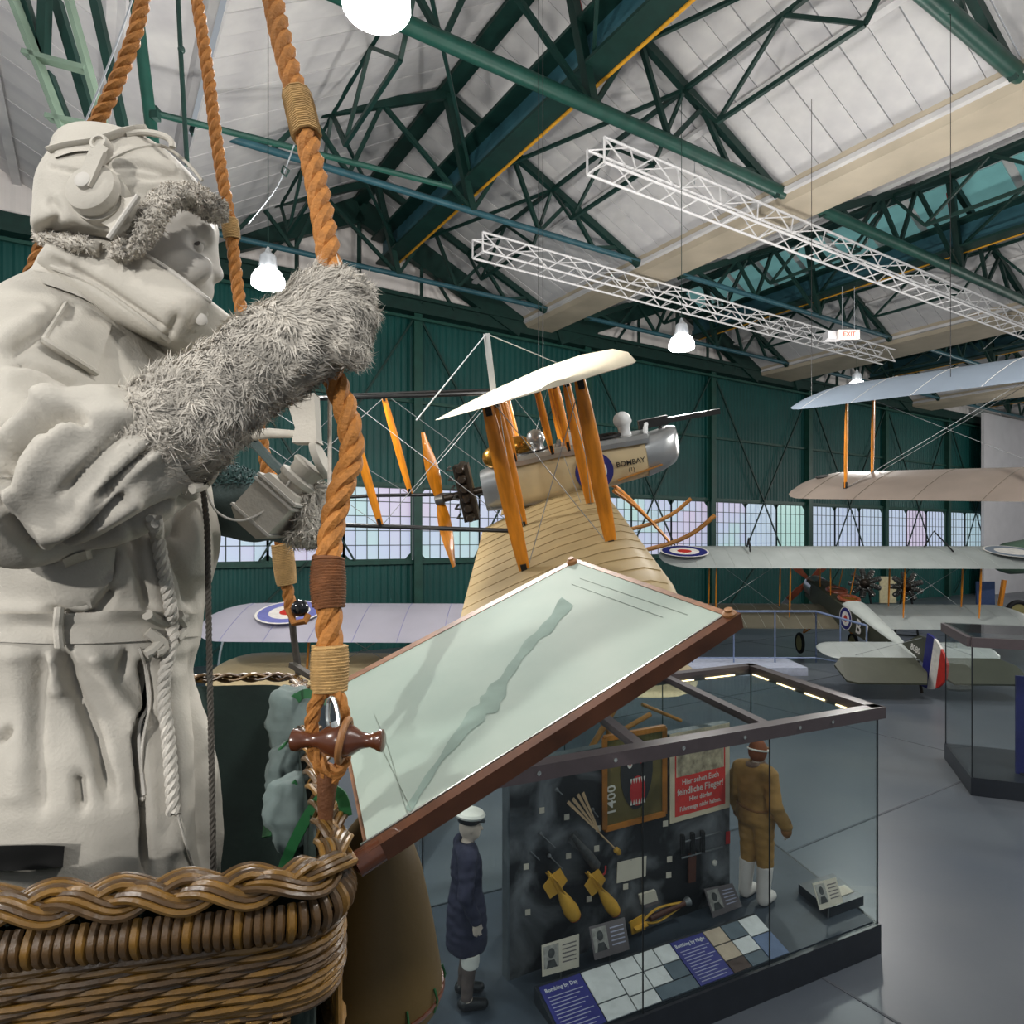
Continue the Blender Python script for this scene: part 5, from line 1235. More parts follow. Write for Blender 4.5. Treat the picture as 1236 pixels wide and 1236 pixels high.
for (y) in (-2.0, 0.8):
    q0 = OB+sBn*y+uBn*1.95; MB().tube([MBm.inverted() @ (q0-OB), MBm.inverted() @ (Vector((q0.x, q0.y, BC))-OB)], .006, 5).build('suspension_cable', 'gunmetal', ab, local=True)
MB().box((.1, -4.3, 1.72), (.5, .5, .35)).build('engine_pod', 'gunmetal', ab, local=True, smooth=False)

# ---------------- aeroplane C: biplane parked on the floor, tail towards the camera
pit = math.radians(13); fC = Vector((.05*math.cos(pit), math.cos(pit), math.sin(pit))); MC = basis(fC, (-1, .05, 0)); OC = Vector((11.2, 18.2, .02)); fCn, sCn, uCn = MC.col[0], MC.col[1], MC.col[2]
pc = thing('parked_biplane', OC, 'parked biplane with striped rudder, grey wings and roundels, tail towards the camera', 'aeroplane', M=MC)
wing('upper_wing', pc, -6.7, 6.2, 6.75, 2.1, 2.35, 'wing_grey', n=34, inc=.07, ribs=.62, rib_m='deck_silver'); 
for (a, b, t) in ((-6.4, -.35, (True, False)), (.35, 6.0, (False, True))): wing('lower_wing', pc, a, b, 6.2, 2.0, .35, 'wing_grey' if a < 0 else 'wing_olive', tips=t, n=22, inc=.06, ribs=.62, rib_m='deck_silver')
roundel((5.75, 5.35, 2.58), (1, 0, .0), (0, 1, 0), .78, pc); roundel((5.75, -5.85, 2.58), (1, 0, .0), (0, 1, 0), .78, pc, cols=('wing_blue', 'roundel_white', 'roundel_white'))
def fsec(x, hw, zb, zt): return [Vector((x, -hw, zb)), Vector((x, hw, zb)), Vector((x, hw, zt-.12*hw*2)), Vector((x, hw*.6, zt)), Vector((x, -hw*.6, zt)), Vector((x, -hw, zt-.12*hw*2))]
MB().loft([fsec(.3, .05, .72, .92), fsec(2.0, .22, .5, 1.02), fsec(4.2, .36, .36, 1.16), fsec(6.2, .40, .34, 1.2), fsec(7.4, .36, .42, 1.12)]).build('fuselage', 'olive_dark', pc, local=True, smooth=False)
MB().loft([[Vector((x, hw*math.cos(a), z+hh*math.sin(a))) for a in [math.pi*k/8 for k in range(9)]] for x, hw, z, hh in ((.3, .06, .90, .03), (2.0, .22, .98, .1), (4.1, .35, 1.1, .17), (4.3, .36, 1.1, .14))]).build('decking', 'deck_silver', pc, local=True)
MB().loft([[Vector((x, hw*math.cos(a), .78+hh*math.sin(a))) for a in [2*math.pi*k/16 for k in range(16)]] for x, hw, hh in ((6.9, .42, .46), (7.5, .42, .42), (7.8, .3, .3))]).build('nose_cowl', 'alu', pc, local=True)
for x in (4.65, 5.6):
    MB().tube([Vector((x+.36*math.cos(a), .30*math.sin(a), 1.2)) for a in [2*math.pi*k/20 for k in range(20)]], .06, 8, closed=True).build('cockpit_rim', 'wood_red', pc, local=True); MB().lathe((x, 0, 1.17), (0, 0, 1), [(0, .1), (.0, .3), (.02, .3), (.02, .1)], 20).build('cockpit_floor', 'brass' if x < 5 else 'wood_red', pc, local=True)
ty = .43
roundel((3.95, .365, .74), (-1, -.07, 0), (0, 0, 1), .36, pc)
for txt, x, sz in (('B', 3.1, .66), ('I', 2.6, .66)):
    me = text_mesh(txt, sz, 'lettering', True)
    for v in me.vertices: v.co = Vector((x-v.co.x, .305+v.co.z+(x-2.6)*.06, .74+v.co.y))
    me.materials.clear(); link('lettering', me, 'roundel_white', pc)
wing('tailplane', pc, -2.45, 2.45, 1.5, 1.25, .86, 'wing_grey', n=16, thick=.03, ribs=.55, rib_m='deck_silver')
for s_ in (-1, 1): MB().prism([(.27, .12*s_, .88), (.27, 2.1*s_, .88), (-.05, 2.4*s_, .80), (-.75, 2.35*s_, .66), (-.85, 2.1*s_, .64), (-.85, .35*s_, .64), (-.4, .12*s_, .75)], (0, 0, .05)).build('elevator', 'olive_dark', pc, local=True, smooth=False)
MB().prism([(1.3, -.02, .9), (.0, -.02, .9), (.0, -.02, 1.62), (.35, -.02, 1.55)], (0, .05, 0)).build('fin', 'olive_dark', pc, local=True, smooth=False)
me = text_mesh('8080', .26, 'lettering', True)
for v in me.vertices: v.co = Vector((.42-v.co.x*.9, .036+v.co.z, 1.12+v.co.y))
me.materials.clear(); link('lettering', me, 'roundel_white', pc)
dr = math.radians(8); rdx = lambda x: Vector((x*math.cos(dr), x*math.sin(dr), 0))
zprof = lambda x: (.25+.55*(x/.85)**3, 1.75-.55*(x/.85)**2.2)
for k, (a, b, m_) in enumerate(((0, .28, 'roundel_blue'), (.28, .56, 'roundel_white'), (.56, .85, 'roundel_red'))):
    po = []
    for i in range(5): x = a+(b-a)*i/4; po.append(rdx(-x)+Vector((0, 0, zprof(x)[0])))
    for i in range(4, -1, -1): x = a+(b-a)*i/4; po.append(rdx(-x)+Vector((0, 0, zprof(x)[1])))
    MB().prism([p+Vector((0, -.03, 0)) for p in po], (0, .06, 0)).build('rudder_stripe', m_, pc, local=True, smooth=False)
MB().tube([(.35, 0, .7), (.1, 0, .35), (-.1, 0, .05)], .04, 8).build('tail_skid', 'engine_dark', pc, local=True)
for s_ in (-1, 1):
    for y in (1.9, 4.4):
        for x in (6.0, 5.0): fstrut(pc, (x-.3, y*s_, .5), (x, y*s_, 2.35), .1, .05, fit=False)
    for x in (6.2, 5.3): fstrut(pc, (x, .33*s_, 1.1), (x, .45*s_, 2.35), .07, .04, fit=False)
    MB().tube([(6.6, .3*s_, .4), (6.0, .85*s_, -.55)], .04, 6).build('leg', 'wood_orange', pc, local=True); MB().tube([(5.2, .3*s_, .4), (6.0, .85*s_, -.55)], .04, 6).build('leg', 'wood_orange', pc, local=True); tire(pc, (6.0, .95*s_, -.95), .33, .06)
wires(pc, [((5.5, 1.9*s_, .5), (5.5, 4.4*s_, 2.35)) for s_ in (-1, 1)]+[((5.5, 4.4*s_, .5), (5.5, 1.9*s_, 2.35)) for s_ in (-1, 1)]+[((.5, 1.6*s_, .9), (.2, 0, 1.55)) for s_ in (-1, 1)], .008)
for a in (.75, .75+math.pi/2, .75+math.pi, .75-math.pi/2):
    d = Vector((0, math.cos(a), math.sin(a))); e = Vector((0, -math.sin(a), math.cos(a))); c = Vector((8.0, 0, .85))
    MB().prism([c+d*.1-e*.05, c+d*.6-e*.13, c+d*1.1-e*.12, c+d*1.1+e*.12, c+d*.6+e*.13, c+d*.1+e*.05], (.05, 0, 0)).build('propeller_blade', 'wood_red', pc, local=True, smooth=False); MB().prism([c+d*1.1-e*.12, c+d*1.42-e*.06, c+d*1.45, c+d*1.42+e*.06, c+d*1.1+e*.12], (.05, 0, 0)).build('blade_tip', 'blade_grey', pc, local=True, smooth=False)
MB().tube([Vector((6.3, -3.2, 2.6)), Vector((6.2, -3.4, 3.2)), Vector((5.6, -3.8, 2.6))], .03, 6).build('aileron_horn', 'gunmetal', pc, local=True); MB().tube([Vector((6.3, 3.0, 2.6)), Vector((6.2, 3.0, 2.95)), Vector((5.6, 3.1, 2.6))], .03, 6).build('aileron_horn', 'gunmetal', pc, local=True)
# ---------------- aeroplane D: pale biplane parked at left behind the basket
MD = basis((0.03, math.cos(.2), math.sin(.2)), (-1, .03, 0)); OD = Vector((-1.2, 13.2, 0)); 
pd = thing('parked_biplane', OD, 'pale lilac biplane with roundel on its upper wing, parked behind the ropes', 'aeroplane', M=MD)
wing('upper_wing', pd, -5.2, 5.5, 2.4, 2.0, 2.22, 'wing_lilac', n=30, inc=.05, ribs=.9, rib_m='roundel_lilac'); wing('lower_wing', pd, -5.0, 5.2, 1.9, 1.9, 1.25, 'linen_cream', n=26, inc=.03)
roundel((1.55, 3.65, 2.425), (1, 0, .05), (0, 1, 0), .66, pd, cols=('roundel_lilac', 'roundel_white', 'roundel_red'))
for s_ in (-1, 1):
    for y in (.9, 3.1):
        for x in (1.6, .8): fstrut(pd, (x, y*s_, 1.3), (x+.4, y*s_, 2.25), .09, .05, fit=False)
    tire(pd, (1.3, .8*s_, .12), .34, .06); MB().tube([(1.3, .7*s_, .12), (1.4, .3*s_, .9)], .04, 6).build('leg', 'wood_orange', pd, local=True)
MB().loft([fsec(-4.5, .06, 1.05, 1.25), fsec(-1.5, .3, .75, 1.4), fsec(1.0, .4, .65, 1.5), fsec(2.6, .36, .72, 1.4)]).build('fuselage', 'olive_dark', pd, local=True, smooth=False)
wires(pd, [((1.2, .9, 1.06), (1.6, 3.1, 2.25)), ((1.2, 3.1, 1.06), (1.6, .9, 2.25))], .008)
# clear wing-tip cover frame standing under the pale wing tip
tc_ = thing('tip_cover', Vector((-6.9, 15.3, 0)), 'clear curved cover on a thin frame at the pale wing tip', 'cover')
glass_mat('clear_sheet', (225, 236, 240))
arcp = [Vector((-6.35-.75*math.sin(a), 15.3, .9+1.75*math.cos(a)*.95)) for a in [k*math.pi/2/8 for k in range(9)]]
for yy in (14.6, 16.0): MB().tube([Vector((p.x, yy, p.z)) for p in arcp]+[Vector((-7.1, yy, 0))], .025, 6).build('frame', 'perspex', tc_)
MB().loft([[Vector((p.x, 14.6, p.z)), Vector((p.x, 16.0, p.z))] for p in arcp]+[[Vector((-7.1, 14.6, 0)), Vector((-7.1, 16.0, 0))]], cap=False, closed=False).build('sheet', 'clear_sheet', tc_)
# ---------------- things on the far floor at right
def radial(px, py, d, lab, R=.62):
    c = P(px, py, d); t = thing('radial_engine', Vector((c.x, c.y, 0)), lab, 'engine', 'radial engines on stands'); ax = Vector((-.5, -.85, 0)).normalized(); x = Vector((0, 0, 1)); y = ax.cross(x)
    MB().lathe(c-ax*.15, ax, [(0, .12), (.0, .22), (.25, .22), (.3, .14), (.42, .12), (.45, .05)], 20).build('crankcase', 'engine_dark', t)
    for k in range(9):
        a = 2*math.pi*k/9+.2; dr_ = x*math.cos(a)+y*math.sin(a); MB().lathe(c+dr_*.2, dr_, [(0, .10)]+[(.05+.035*j, .135 if j % 2 else .105) for j in range(9)]+[(.40, .12), (.46, .07)], 12).build('cylinder', 'engine_steel', t); MB().tube([c+dr_*.2+ax*.12, c+dr_*.6+ax*.08], .015, 5).build('push_rod', 'chrome', t)
    g = Vector((c.x, c.y, 0))
    for s_ in (-.45, .45): MB().bar(g+y*s_, c+y*s_*.3-Vector((0, 0, .2)), .06).build('leg', 'gunmetal', t, smooth=False)
    MB().bar(g+y*-.5+Vector((0, 0, .04)), g+y*.5+Vector((0, 0, .04)), .06, .06).build('foot', 'gunmetal', t, smooth=False)
radial(1044, 704, 29, 'left of two radial engines behind the cockpit of the parked biplane'); radial(1094, 708, 29, 'right of two radial engines, beside the orange wing struts', .7)
def board(px0, px1, py0, py1, d, m, lab, dx=0):
    a, b = P(px0, py1, d), P(px1, py1, d+dx); h_ = (py1-py0)/FPX*d; t = thing('exhibition_board', Vector((a.x, a.y, 0)), lab, 'panel', 'free-standing display panels'); a.z = b.z = max(0.05, a.z)
    MB().prism([a, b, b+Vector((0, 0, h_)), a+Vector((0, 0, h_))], (0, .08, 0)).build('panel', m, t, smooth=False); MB().bar(Vector((a.x, a.y+.04, .03)), Vector((b.x, b.y+.04, .03)), .3, .06).build('foot', 'gunmetal', t, smooth=False)
mat('panel_blue', (56, 76, 116), .5); mat('panel_cream', (212, 200, 160), .5); mat('panel_navy', (34, 36, 92), .5)
board(1179, 1201, 702, 748, 34, 'panel_blue', 'slate blue free-standing panel near the right wing tip'); board(1062, 1082, 696, 728, 36, 'panel_cream', 'cream panel between the two radial engines')
# railing and platform left of the parked biplane
rl = thing('railing', P(900, 800, 21.5)-Vector((0, 0, .1)), 'pale blue steel handrail on a low platform beside the parked biplane', 'railing')
mat('rail_blue', (126, 142, 176), .4, metal=.3); mat('platform_white', (188, 194, 212), .5)
R1 = [(836, 738), (985, 738), (1046, 755)]
pts = [P(x, y, d) for (x, y), d in zip(R1, (21.5, 21.5, 20))]
gz = .25
for a, b in zip(pts, pts[1:]):
    MB().tube([a, b], .035, 6).build('handrail', 'rail_blue', rl); MB().tube([Vector((a.x, a.y, gz+.15)), Vector((b.x, b.y, gz+.15))], .02, 6).build('lower_rail', 'rail_blue', rl)
    n = max(2, int((b-a).length/1.2))
    for i in range(n+1): p = a.lerp(b, i/n); MB().tube([p, Vector((p.x, p.y, gz))], .025, 6).build('post', 'rail_blue', rl)
MB().prism([Vector((5.6, 20.6, .0)), Vector((9.2, 20.6, 0)), Vector((9.2, 22.4, 0)), Vector((5.6, 22.4, 0))], (0, 0, .25)).build('platform', 'platform_white', rl, smooth=False)
# nose and wheel of a further aeroplane at the right edge
ne = thing('fighter_nose', P(1225, 752, 33), 'rounded grey-green aircraft nose with a wheel at the right edge', 'aeroplane')
c = P(1232, 676, 33); MB().lathe(c-Vector((1.3, 0, 0)), (1, .15, .1), [(0, .1), (.08, .35), (.3, .6), (.8, .8), (2.5, .9)], 24).build('cowl', 'nose_green', ne)
MB().bar(P(1212, 700, 33), P(1206, 738, 33), .16).build('leg', 'wood_orange', ne, smooth=False)
cw = P(1229, 740, 33); pts = [cw+Vector((.55*math.cos(a), 0, .55*math.sin(a))) for a in [2*math.pi*k/24 for k in range(24)]]; MB().tube(pts, .12, 8, closed=True).build('wheel', 'tyre', ne); MB().lathe(cw-Vector((0, .05, 0)), (0, 1, 0), [(0, .08), (0, .52), (.1, .52), (.1, .1)], 20).build('wheel_disc', 'wheel_disc', ne)
# ================================================================ display cases and what they hold
mat('case_frame', (74, 66, 68), .35, var=.08, spec=.5)
mat('case_plinth', (36, 40, 46), .35, var=.1)
mat('case_deck', (52, 60, 70), .5, var=.1)
mat('case_edge', (30, 34, 36), .3)
glass_mat('case_glass', (246, 250, 250))
mat('panel_edge', (92, 98, 102), .5)
mat('led', (255, 226, 170), .4, emit=5.0, var=0)
mat('bomb_yellow', (196, 148, 52), .5, var=.12); mat('bomb_red', (150, 50, 40), .5)
mat('paper', (196, 186, 170), .7, var=.05); mat('card_grey', (104, 96, 98), .7, var=.06); mat('photo_dark', (62, 62, 62), .6, var=.4, scale=20); mat('photo_pale', (150, 146, 140), .6, var=.3, scale=20)
mat('sign_blue', (44, 46, 120), .5); mat('sign_white', (206, 206, 206), .6); mat('ink_pale', (170, 170, 190), .6); mat('tile_slate', (84, 96, 106), .6); mat('tile_brown', (72, 54, 48), .6); mat('tile_tan', (176, 158, 138), .6); mat('tile_blue', (92, 108, 140), .6)
mat('poster_red', (206, 56, 50), .6); mat('poster_cream', (206, 190, 164), .6, var=.05); mat('poster_art', (186, 172, 144), .6, rgb2=(120, 108, 90), scale=14)
mat('canvas_olive', (96, 84, 44), .6, var=.12); mat('face_dark', (38, 38, 40), .6); mat('mouth_red', (176, 44, 44), .5); mat('white_paint', (206, 200, 190), .6); mat('frame_gold', (172, 108, 40), .4, var=.15)
mat('straw', (190, 158, 122), .7, var=.1); mat('steel_grey', (120, 122, 124), .4, metal=.5); mat('strap_brown', (74, 40, 28), .6)
mat('skin_pale', (196, 178, 164), .6); mat('cap_white', (214, 210, 202), .6); mat('navy_cloth', (38, 38, 58), .85, var=.12); mat('leg_dark', (84, 72, 68), .8); mat('shoe_black', (22, 22, 24), .3)
mat('suit_tan', (150, 112, 58), .75, var=.14, scale=6); mat('suit_brown', (128, 86, 44), .75, var=.15); mat('helmet_rust', (122, 66, 34), .8); mat('collar_fur', (110, 88, 76), .9, var=.2, scale=40); mat('boot_white', (200, 192, 188), .7, var=.06)
# smoke-printed display board
m = mat('smoke_print', (24, 26, 28), .55, var=0); nt = m.node_tree; N = nt.nodes; L = nt.links
tc = N.new('ShaderNodeTexCoord'); nz = N.new('ShaderNodeTexNoise'); nz.inputs['Scale'].default_value = 1.6; nz.inputs['Detail'].default_value = 7; nz.inputs['Distortion'].default_value = .6
rp = N.new('ShaderNodeValToRGB'); rp.color_ramp.elements[0].position = .42; rp.color_ramp.elements[0].color = srgb(22, 24, 27); rp.color_ramp.elements[1].position = .64; rp.color_ramp.elements[1].color = srgb(120, 122, 126)
L.new(tc.outputs['Object'], nz.inputs['Vector']); L.new(nz.outputs['Fac'], rp.inputs[0]); L.new(rp.outputs[0], N['Principled BSDF'].inputs['Base Color'])

E1 = Vector((.9, .436, 0)).normalized(); E2 = Vector((-.2, .98, 0)).normalized()
R0 = Vector((3.80, 6.82, 0)); CL, CD, PH, CT = 4.95, 2.42, .30, 2.54
cs = lambda a, b, z=0: R0-E1*a+E2*b+Vector((0, 0, z))
case = thing('display_case', R0, 'large glass display case with dark plinth and roof frame holding bombs and posters', 'display case')
MB().prism([cs(0, 0), cs(CL, 0), cs(CL, CD), cs(0, CD)], (0, 0, PH)).build('plinth', 'case_plinth', case, smooth=False)
MB().prism([cs(.06, .06, PH), cs(CL-.06, .06, PH), cs(CL-.06, CD-.06, PH), cs(.06, CD-.06, PH)], (0, 0, .012)).build('deck', 'case_deck', case, smooth=False)
fh = .12
def beam(a, b, name='roof_beam', w_=.14, h_=fh, m='case_frame', z=CT): MB().bar(a+Vector((0, 0, z-h_/2)), b+Vector((0, 0, z-h_/2)), w_, h_).build(name, m, case, smooth=False)
beam(cs(-.03, .05), cs(CL, .05)); beam(cs(.05, 0), cs(.05, CD)); beam(cs(0, CD-.05), cs(CL, CD-.05)); beam(cs(CL-.05, 0), cs(CL-.05, CD))
for a in (1.55, 3.0, 4.2): beam(cs(a, .08), cs(a, CD-.08), 'roof_bar', .10, .07)
for a0, a1 in ((0.1, 1.5), (1.6, 2.95), (3.05, 4.15), (4.25, CL-.1)): MB().prism([cs(a0, .12, CT-.05), cs(a1, .12, CT-.05), cs(a1, CD-.12, CT-.05), cs(a0, CD-.12, CT-.05)], (0, 0, .008)).build('roof_pane', 'case_glass', case, smooth=False)
ge = [0, 1.55, 3.0, CL]
for a0, a1 in zip(ge, ge[1:]):
    for b in (.03, CD-.03): MB().prism([cs(a0+.004, b, PH), cs(a1-.004, b, PH), cs(a1-.004, b, CT-fh), cs(a0+.004, b, CT-fh)], E2*.008).build('glass_pane', 'case_glass', case, smooth=False)
for a in (.03, CL-.03): MB().prism([cs(a, .04, PH), cs(a, CD-.04, PH), cs(a, CD-.04, CT-fh), cs(a, .04, CT-fh)], E1*.008).build('glass_pane', 'case_glass', case, smooth=False)
for a in ge:
    for b in (.03, CD-.03): MB().bar(cs(min(max(a, .03), CL-.03), b, PH), cs(min(max(a, .03), CL-.03), b, CT-fh), .012).build('glass_joint', 'case_edge', case, smooth=False)
for a in (.75, 1.2, 1.9, 2.6, 3.3, 4.0):
    c = cs(a, -.025, CT-fh*.5); nrm = -E2; nrm = Vector((E1.y, -E1.x, 0)); MB().lathe(c, nrm, [(0, .018), (.006, .018), (.006, .008), (.002, .008)], 14).build('frame_bolt', 'chrome', case)
for b0, b1 in ((.25, .55), (.75, 1.1), (1.3, 1.65), (1.85, 2.2)): MB().bar(cs(.13, b0, CT-fh+.02), cs(.13, b1, CT-fh+.02), .02, .012).build('light_strip', 'led', case, smooth=False)
for a0, a1 in ((.4, .9), (1.1, 1.45)): MB().bar(cs(a0, CD-.13, CT-fh+.02), cs(a1, CD-.13, CT-fh+.02), .02, .012).build('light_strip', 'led', case, smooth=False)

# ---- black smoke-print board
B0 = Vector((-.04, 5.93, PH+.012)); EP = Vector((.871, .491, 0)); EN = Vector((EP.y, -EP.x, 0)); BWd, BH = 2.80, 1.93
bp_ = lambda a, z, o=0.0: B0+EP*a+Vector((0, 0, z))+EN*o
bd = thing('display_board', B0, 'tall black display board printed with grey smoke clouds inside the case', 'display board')
MB().prism([bp_(0, 0), bp_(BWd, 0), bp_(BWd, BH), bp_(0, BH)], -EN*.10).build('board', 'panel_edge', bd, smooth=False)
MB().prism([bp_(0.02, 0.0, .004), bp_(BWd-.005, 0, .004), bp_(BWd-.005, BH, .004), bp_(.02, BH, .004)], -EN*.006).build('smoke_sheet', 'smoke_print', bd, smooth=False)
onb = lambda px, py, o=.01: ray_plane(px, py, bp_(0, 0, o), EN)
UPZ = Vector((0, 0, 1))
def quad_on(name, pts, m, parent, o=.008, th=.006): 
    P_ = [onb(x, y, o) for x, y in pts]; return MB().prism(P_, EN*th).build(name, m, parent, smooth=False)
# framed painted panel with a monstrous face
fp = thing('framed_painting', onb(765, 1000), 'gold-framed olive panel painted with a dark monstrous face, mouth open', 'painting')
zl = onb(735, 1000).z
pa, pb = (onb(729, 990)-B0).dot(EP), (onb(801, 985)-B0).dot(EP); z0, z1 = onb(733, 999).z-B0.z, onb(733, 905).z-B0.z+.12
MB().prism([bp_(pa, z0, .01), bp_(pb, z0, .01), bp_(pb, z1, .01), bp_(pa, z1, .01)], EN*.012).build('canvas', 'canvas_olive', fp, smooth=False)
for (a, b) in (((pa, z0), (pb, z0)), ((pa, z1), (pb, z1)), ((pa, z0), (pa, z1)), ((pb, z0), (pb, z1))): MB().bar(bp_(a[0], a[1], .02), bp_(b[0], b[1], .02), .05, .05).build('frame_side', 'frame_gold', fp, smooth=False)
pw, ph_ = pb-pa, z1-z0
def oval(name, ca, cz, ra, rz, m, o=.024, n=24, parent=fp, pinch=0): MB().prism([bp_(pa+pw*ca+ra*pw*math.cos(t)*(1-pinch*math.sin(t)), z0+ph_*cz+rz*ph_*math.sin(t), o) for t in [2*math.pi*k/n for k in range(n)]], EN*.003).build(name, m, parent, smooth=False)
oval('painted_head', .52, .53, .27, .40, 'face_dark', pinch=-.12); oval('painted_mouth', .53, .34, .13, .17, 'mouth_red', .028)
for dx in (-.1, .08): oval('painted_eye', .5+dx, .70+dx*.2, .045, .07, 'white_paint', .028); oval('painted_pupil', .5+dx, .67, .02, .025, 'mouth_red', .032)
for k in range(6):
    a = .42+.044*k; MB().prism([bp_(pa+pw*(a-.016), z0+ph_*.49, .032), bp_(pa+pw*(a+.016), z0+ph_*.49, .032), bp_(pa+pw*a, z0+ph_*.43, .032)], EN*.002).build('painted_tooth', 'white_paint', fp, smooth=False); MB().prism([bp_(pa+pw*(a-.016), z0+ph_*.19, .032), bp_(pa+pw*(a+.016), z0+ph_*.19, .032), bp_(pa+pw*a, z0+ph_*.25, .032)], EN*.002).build('painted_tooth', 'white_paint', fp, smooth=False)
text_on(fp, '1400', .15, bp_(pa+pw*.11, z0+ph_*.30, .024), UPZ, -EP, 'white_paint', bold=True)
# red warning poster
po = thing('poster', onb(846, 995), 'cream and red German warning poster with white lettering and a small scene', 'poster')
qa, qb = (onb(808, 990)-B0).dot(EP), (onb(880, 980)-B0).dot(EP); y0, y1 = onb(809, 994).z-B0.z, onb(815, 885).z-B0.z
MB().prism([bp_(qa, y0, .012), bp_(qb, y0, .012), bp_(qb, y1, .012), bp_(qa, y1, .012)], EN*.006).build('sheet', 'poster_cream', po, smooth=False)
qw, qh = qb-qa, y1-y0
def rc(name, a0, a1, c0, c1, m, o): MB().prism([bp_(qa+qw*a0, y0+qh*c0, o), bp_(qa+qw*a1, y0+qh*c0, o), bp_(qa+qw*a1, y0+qh*c1, o), bp_(qa+qw*a0, y0+qh*c1, o)], EN*.002).build(name, m, po, smooth=False)
rc('red_block', .08, .92, .06, .50, 'poster_red', .018); rc('picture', .12, .88, .50, .92, 'poster_art', .018)
for (a0, a1, c0, c1) in ((.08, .1, .5, .94), (.9, .92, .5, .94), (.08, .92, .93, .945)): rc('red_line', a0, a1, c0, c1, 'poster_red', .018)
for txt, cz, sz, sx in (('Hier sehen Euch', .43, .085, .95), ('feindliche Flieger!', .325, .10, .95), ('Hier dürfen', .225, .07, 1.0), ('Fahrzeuge nicht halten.', .13, .068, .95)): text_on(po, txt, sz, bp_(qa+qw*.5, y0+qh*cz, .021), EP, UPZ, 'white_paint', bold=True, sx=sx)
# aerial bombs on the board
def bomb(nose, tail, r, lab, o=.10, fins=True):
    a, b = onb(*tail, o), onb(*nose, o); ax = (b-a).normalized(); L = (b-a).length; t = thing('aerial_bomb', a, lab, 'bomb', 'yellow bombs on the board')
    MB().lathe(a, ax, [(0, r*.25), (L*.35, r*.35), (L*.55, r*.75), (L*.78, r), (L*.92, r*.85), (L*.985, r*.45), (L, r*.1)], 20).build('casing', 'bomb_yellow', t); MB().lathe(a, ax, [(L*.93, r*.84), (L*.99, r*.45), (L*1.01, .002)], 20).build('nose_band', 'bomb_red', t)
    x = ax.orthogonal().normalized(); x = EN.cross(ax).normalized(); y = ax.cross(x)
    for k in range(4):
        d = (x if k % 2 else y)*(1 if k < 2 else -1); MB().prism([a+ax*L*.02, a+ax*L*.05+d*r*1.5, a+ax*L*.32+d*r*1.5, a+ax*L*.36], (d.cross(ax))*.006).build('fin', 'bomb_yellow', t, smooth=False)
    MB().tube([a-ax*.04, a+ax*.05], .012, 8).build('tail_rod', 'bomb_yellow', t); return t
bomb((696, 1110), (664, 1056), .075, 'yellow aerial bomb at the left of the board, fins up'); bomb((745, 1104), (712, 1056), .068, 'yellow aerial bomb right of the leftmost one')
fr_ = thing('cutaway_bomb', onb(790, 1110), 'cutaway yellow bomb with open frame lying low on the board', 'bomb')
a, b = onb(775, 1113, .1), onb(826, 1090, .1); ax = (b-a).normalized(); x = EN.cross(ax).normalized()
MB().prism([a-ax*.14-x*.07, a+ax*.03-x*.08, a+ax*.02+x*.08, a-ax*.16+x*.06], EN*.012).build('fin', 'bomb_yellow', fr_, smooth=False); MB().prism([a-ax*.12-x*.02+EN*.06, a+ax*.03-x*.02+EN*.06, a+ax*.03-EN*.06, a-ax*.12-EN*.06], x*.01).build('fin', 'bomb_yellow', fr_, smooth=False)
for s_ in (-1, 1): MB().tube(spline([a, a+ax*.15+x*.06*s_, a+ax*.3+x*.06*s_, b+ax*.05], 5), .012, 6).build('frame_bar', 'bomb_yellow', fr_)
MB().tube([a+ax*.1, b], .03, 10).build('charge', 'strap_brown', fr_); MB().lathe(b, ax, [(0, .03), (.06, .05), (.08, .02)], 10).build('fuse', 'steel_grey', fr_)
# flechette bundle, darts, pieces and number tags
fb = thing('incendiary_dart', onb(720, 1000), 'straw-tailed incendiary dart pointing down right on the board', 'dart')
tip = onb(742, 1024, .06); root = onb(724, 1006, .06)
for (x, y) in ((685, 968), (691, 964), (697, 959), (703, 957)): e = onb(x, y, .06); d = (e-root).normalized(); s_ = d.cross(EN).normalized(); MB().prism([root-s_*.004, root+s_*.004, e+s_*.018, e-s_*.014], EN*.006).build('straw', 'straw', fb, smooth=False)
MB().tube([root, tip], .008, 6).build('shaft', 'straw', fb); MB().lathe(tip, (tip-root).normalized(), [(0, .008), (.02, .03), (.07, .03), (.1, .01)], 12).build('weight', 'bomb_yellow', fb)
dlab = ['steel dart with a four-lobed tail at the upper left of the board', 'steel dart with a round head left of the middle of the board', 'short plain steel dart at the far left of the board', 'small steel dart near the painted panel', 'small steel dart below the roof frame']
for i, (p, q_) in enumerate((((652, 1006), (670, 1023)), ((663, 1033), (679, 1049)), ((641, 1028), (651, 1038)), ((715, 977), (722, 986)), ((672, 953), (679, 959)))):
    a, b = onb(*p, .03), onb(*q_, .03); t = thing('steel_dart', b, dlab[i], 'dart', 'steel darts on the board'); MB().tube([a, b], .006, 6).build('shaft', 'steel_grey', t); MB().sphere(a, .02 if i != 2 else .008, 8).build('head', 'steel_grey', t)
gb = thing('grey_bomb', onb(705, 1045), 'dark grey finned bomb with a red cord, upper middle of the board', 'bomb')
a, b = onb(690, 1008, .06), onb(722, 1048, .06); ax = (b-a).normalized(); MB().lathe(a, ax, [(0, .02), (.1, .03), (.3, .05), (.45, .05), (.5, .01)], 14).build('casing', 'photo_dark', gb); x = EN.cross(ax).normalized()
for s_ in (-1, 1): MB().prism([a, a+x*s_*.06, a+x*s_*.06+ax*.12, a+ax*.15], EN*.006).build('fin', 'photo_dark', gb, smooth=False)
MB().tube(spline([onb(722, 1058, .06), onb(730, 1054, .08), onb(731, 1045, .07)], 5), .009, 6).build('cord', 'mouth_red', gb)
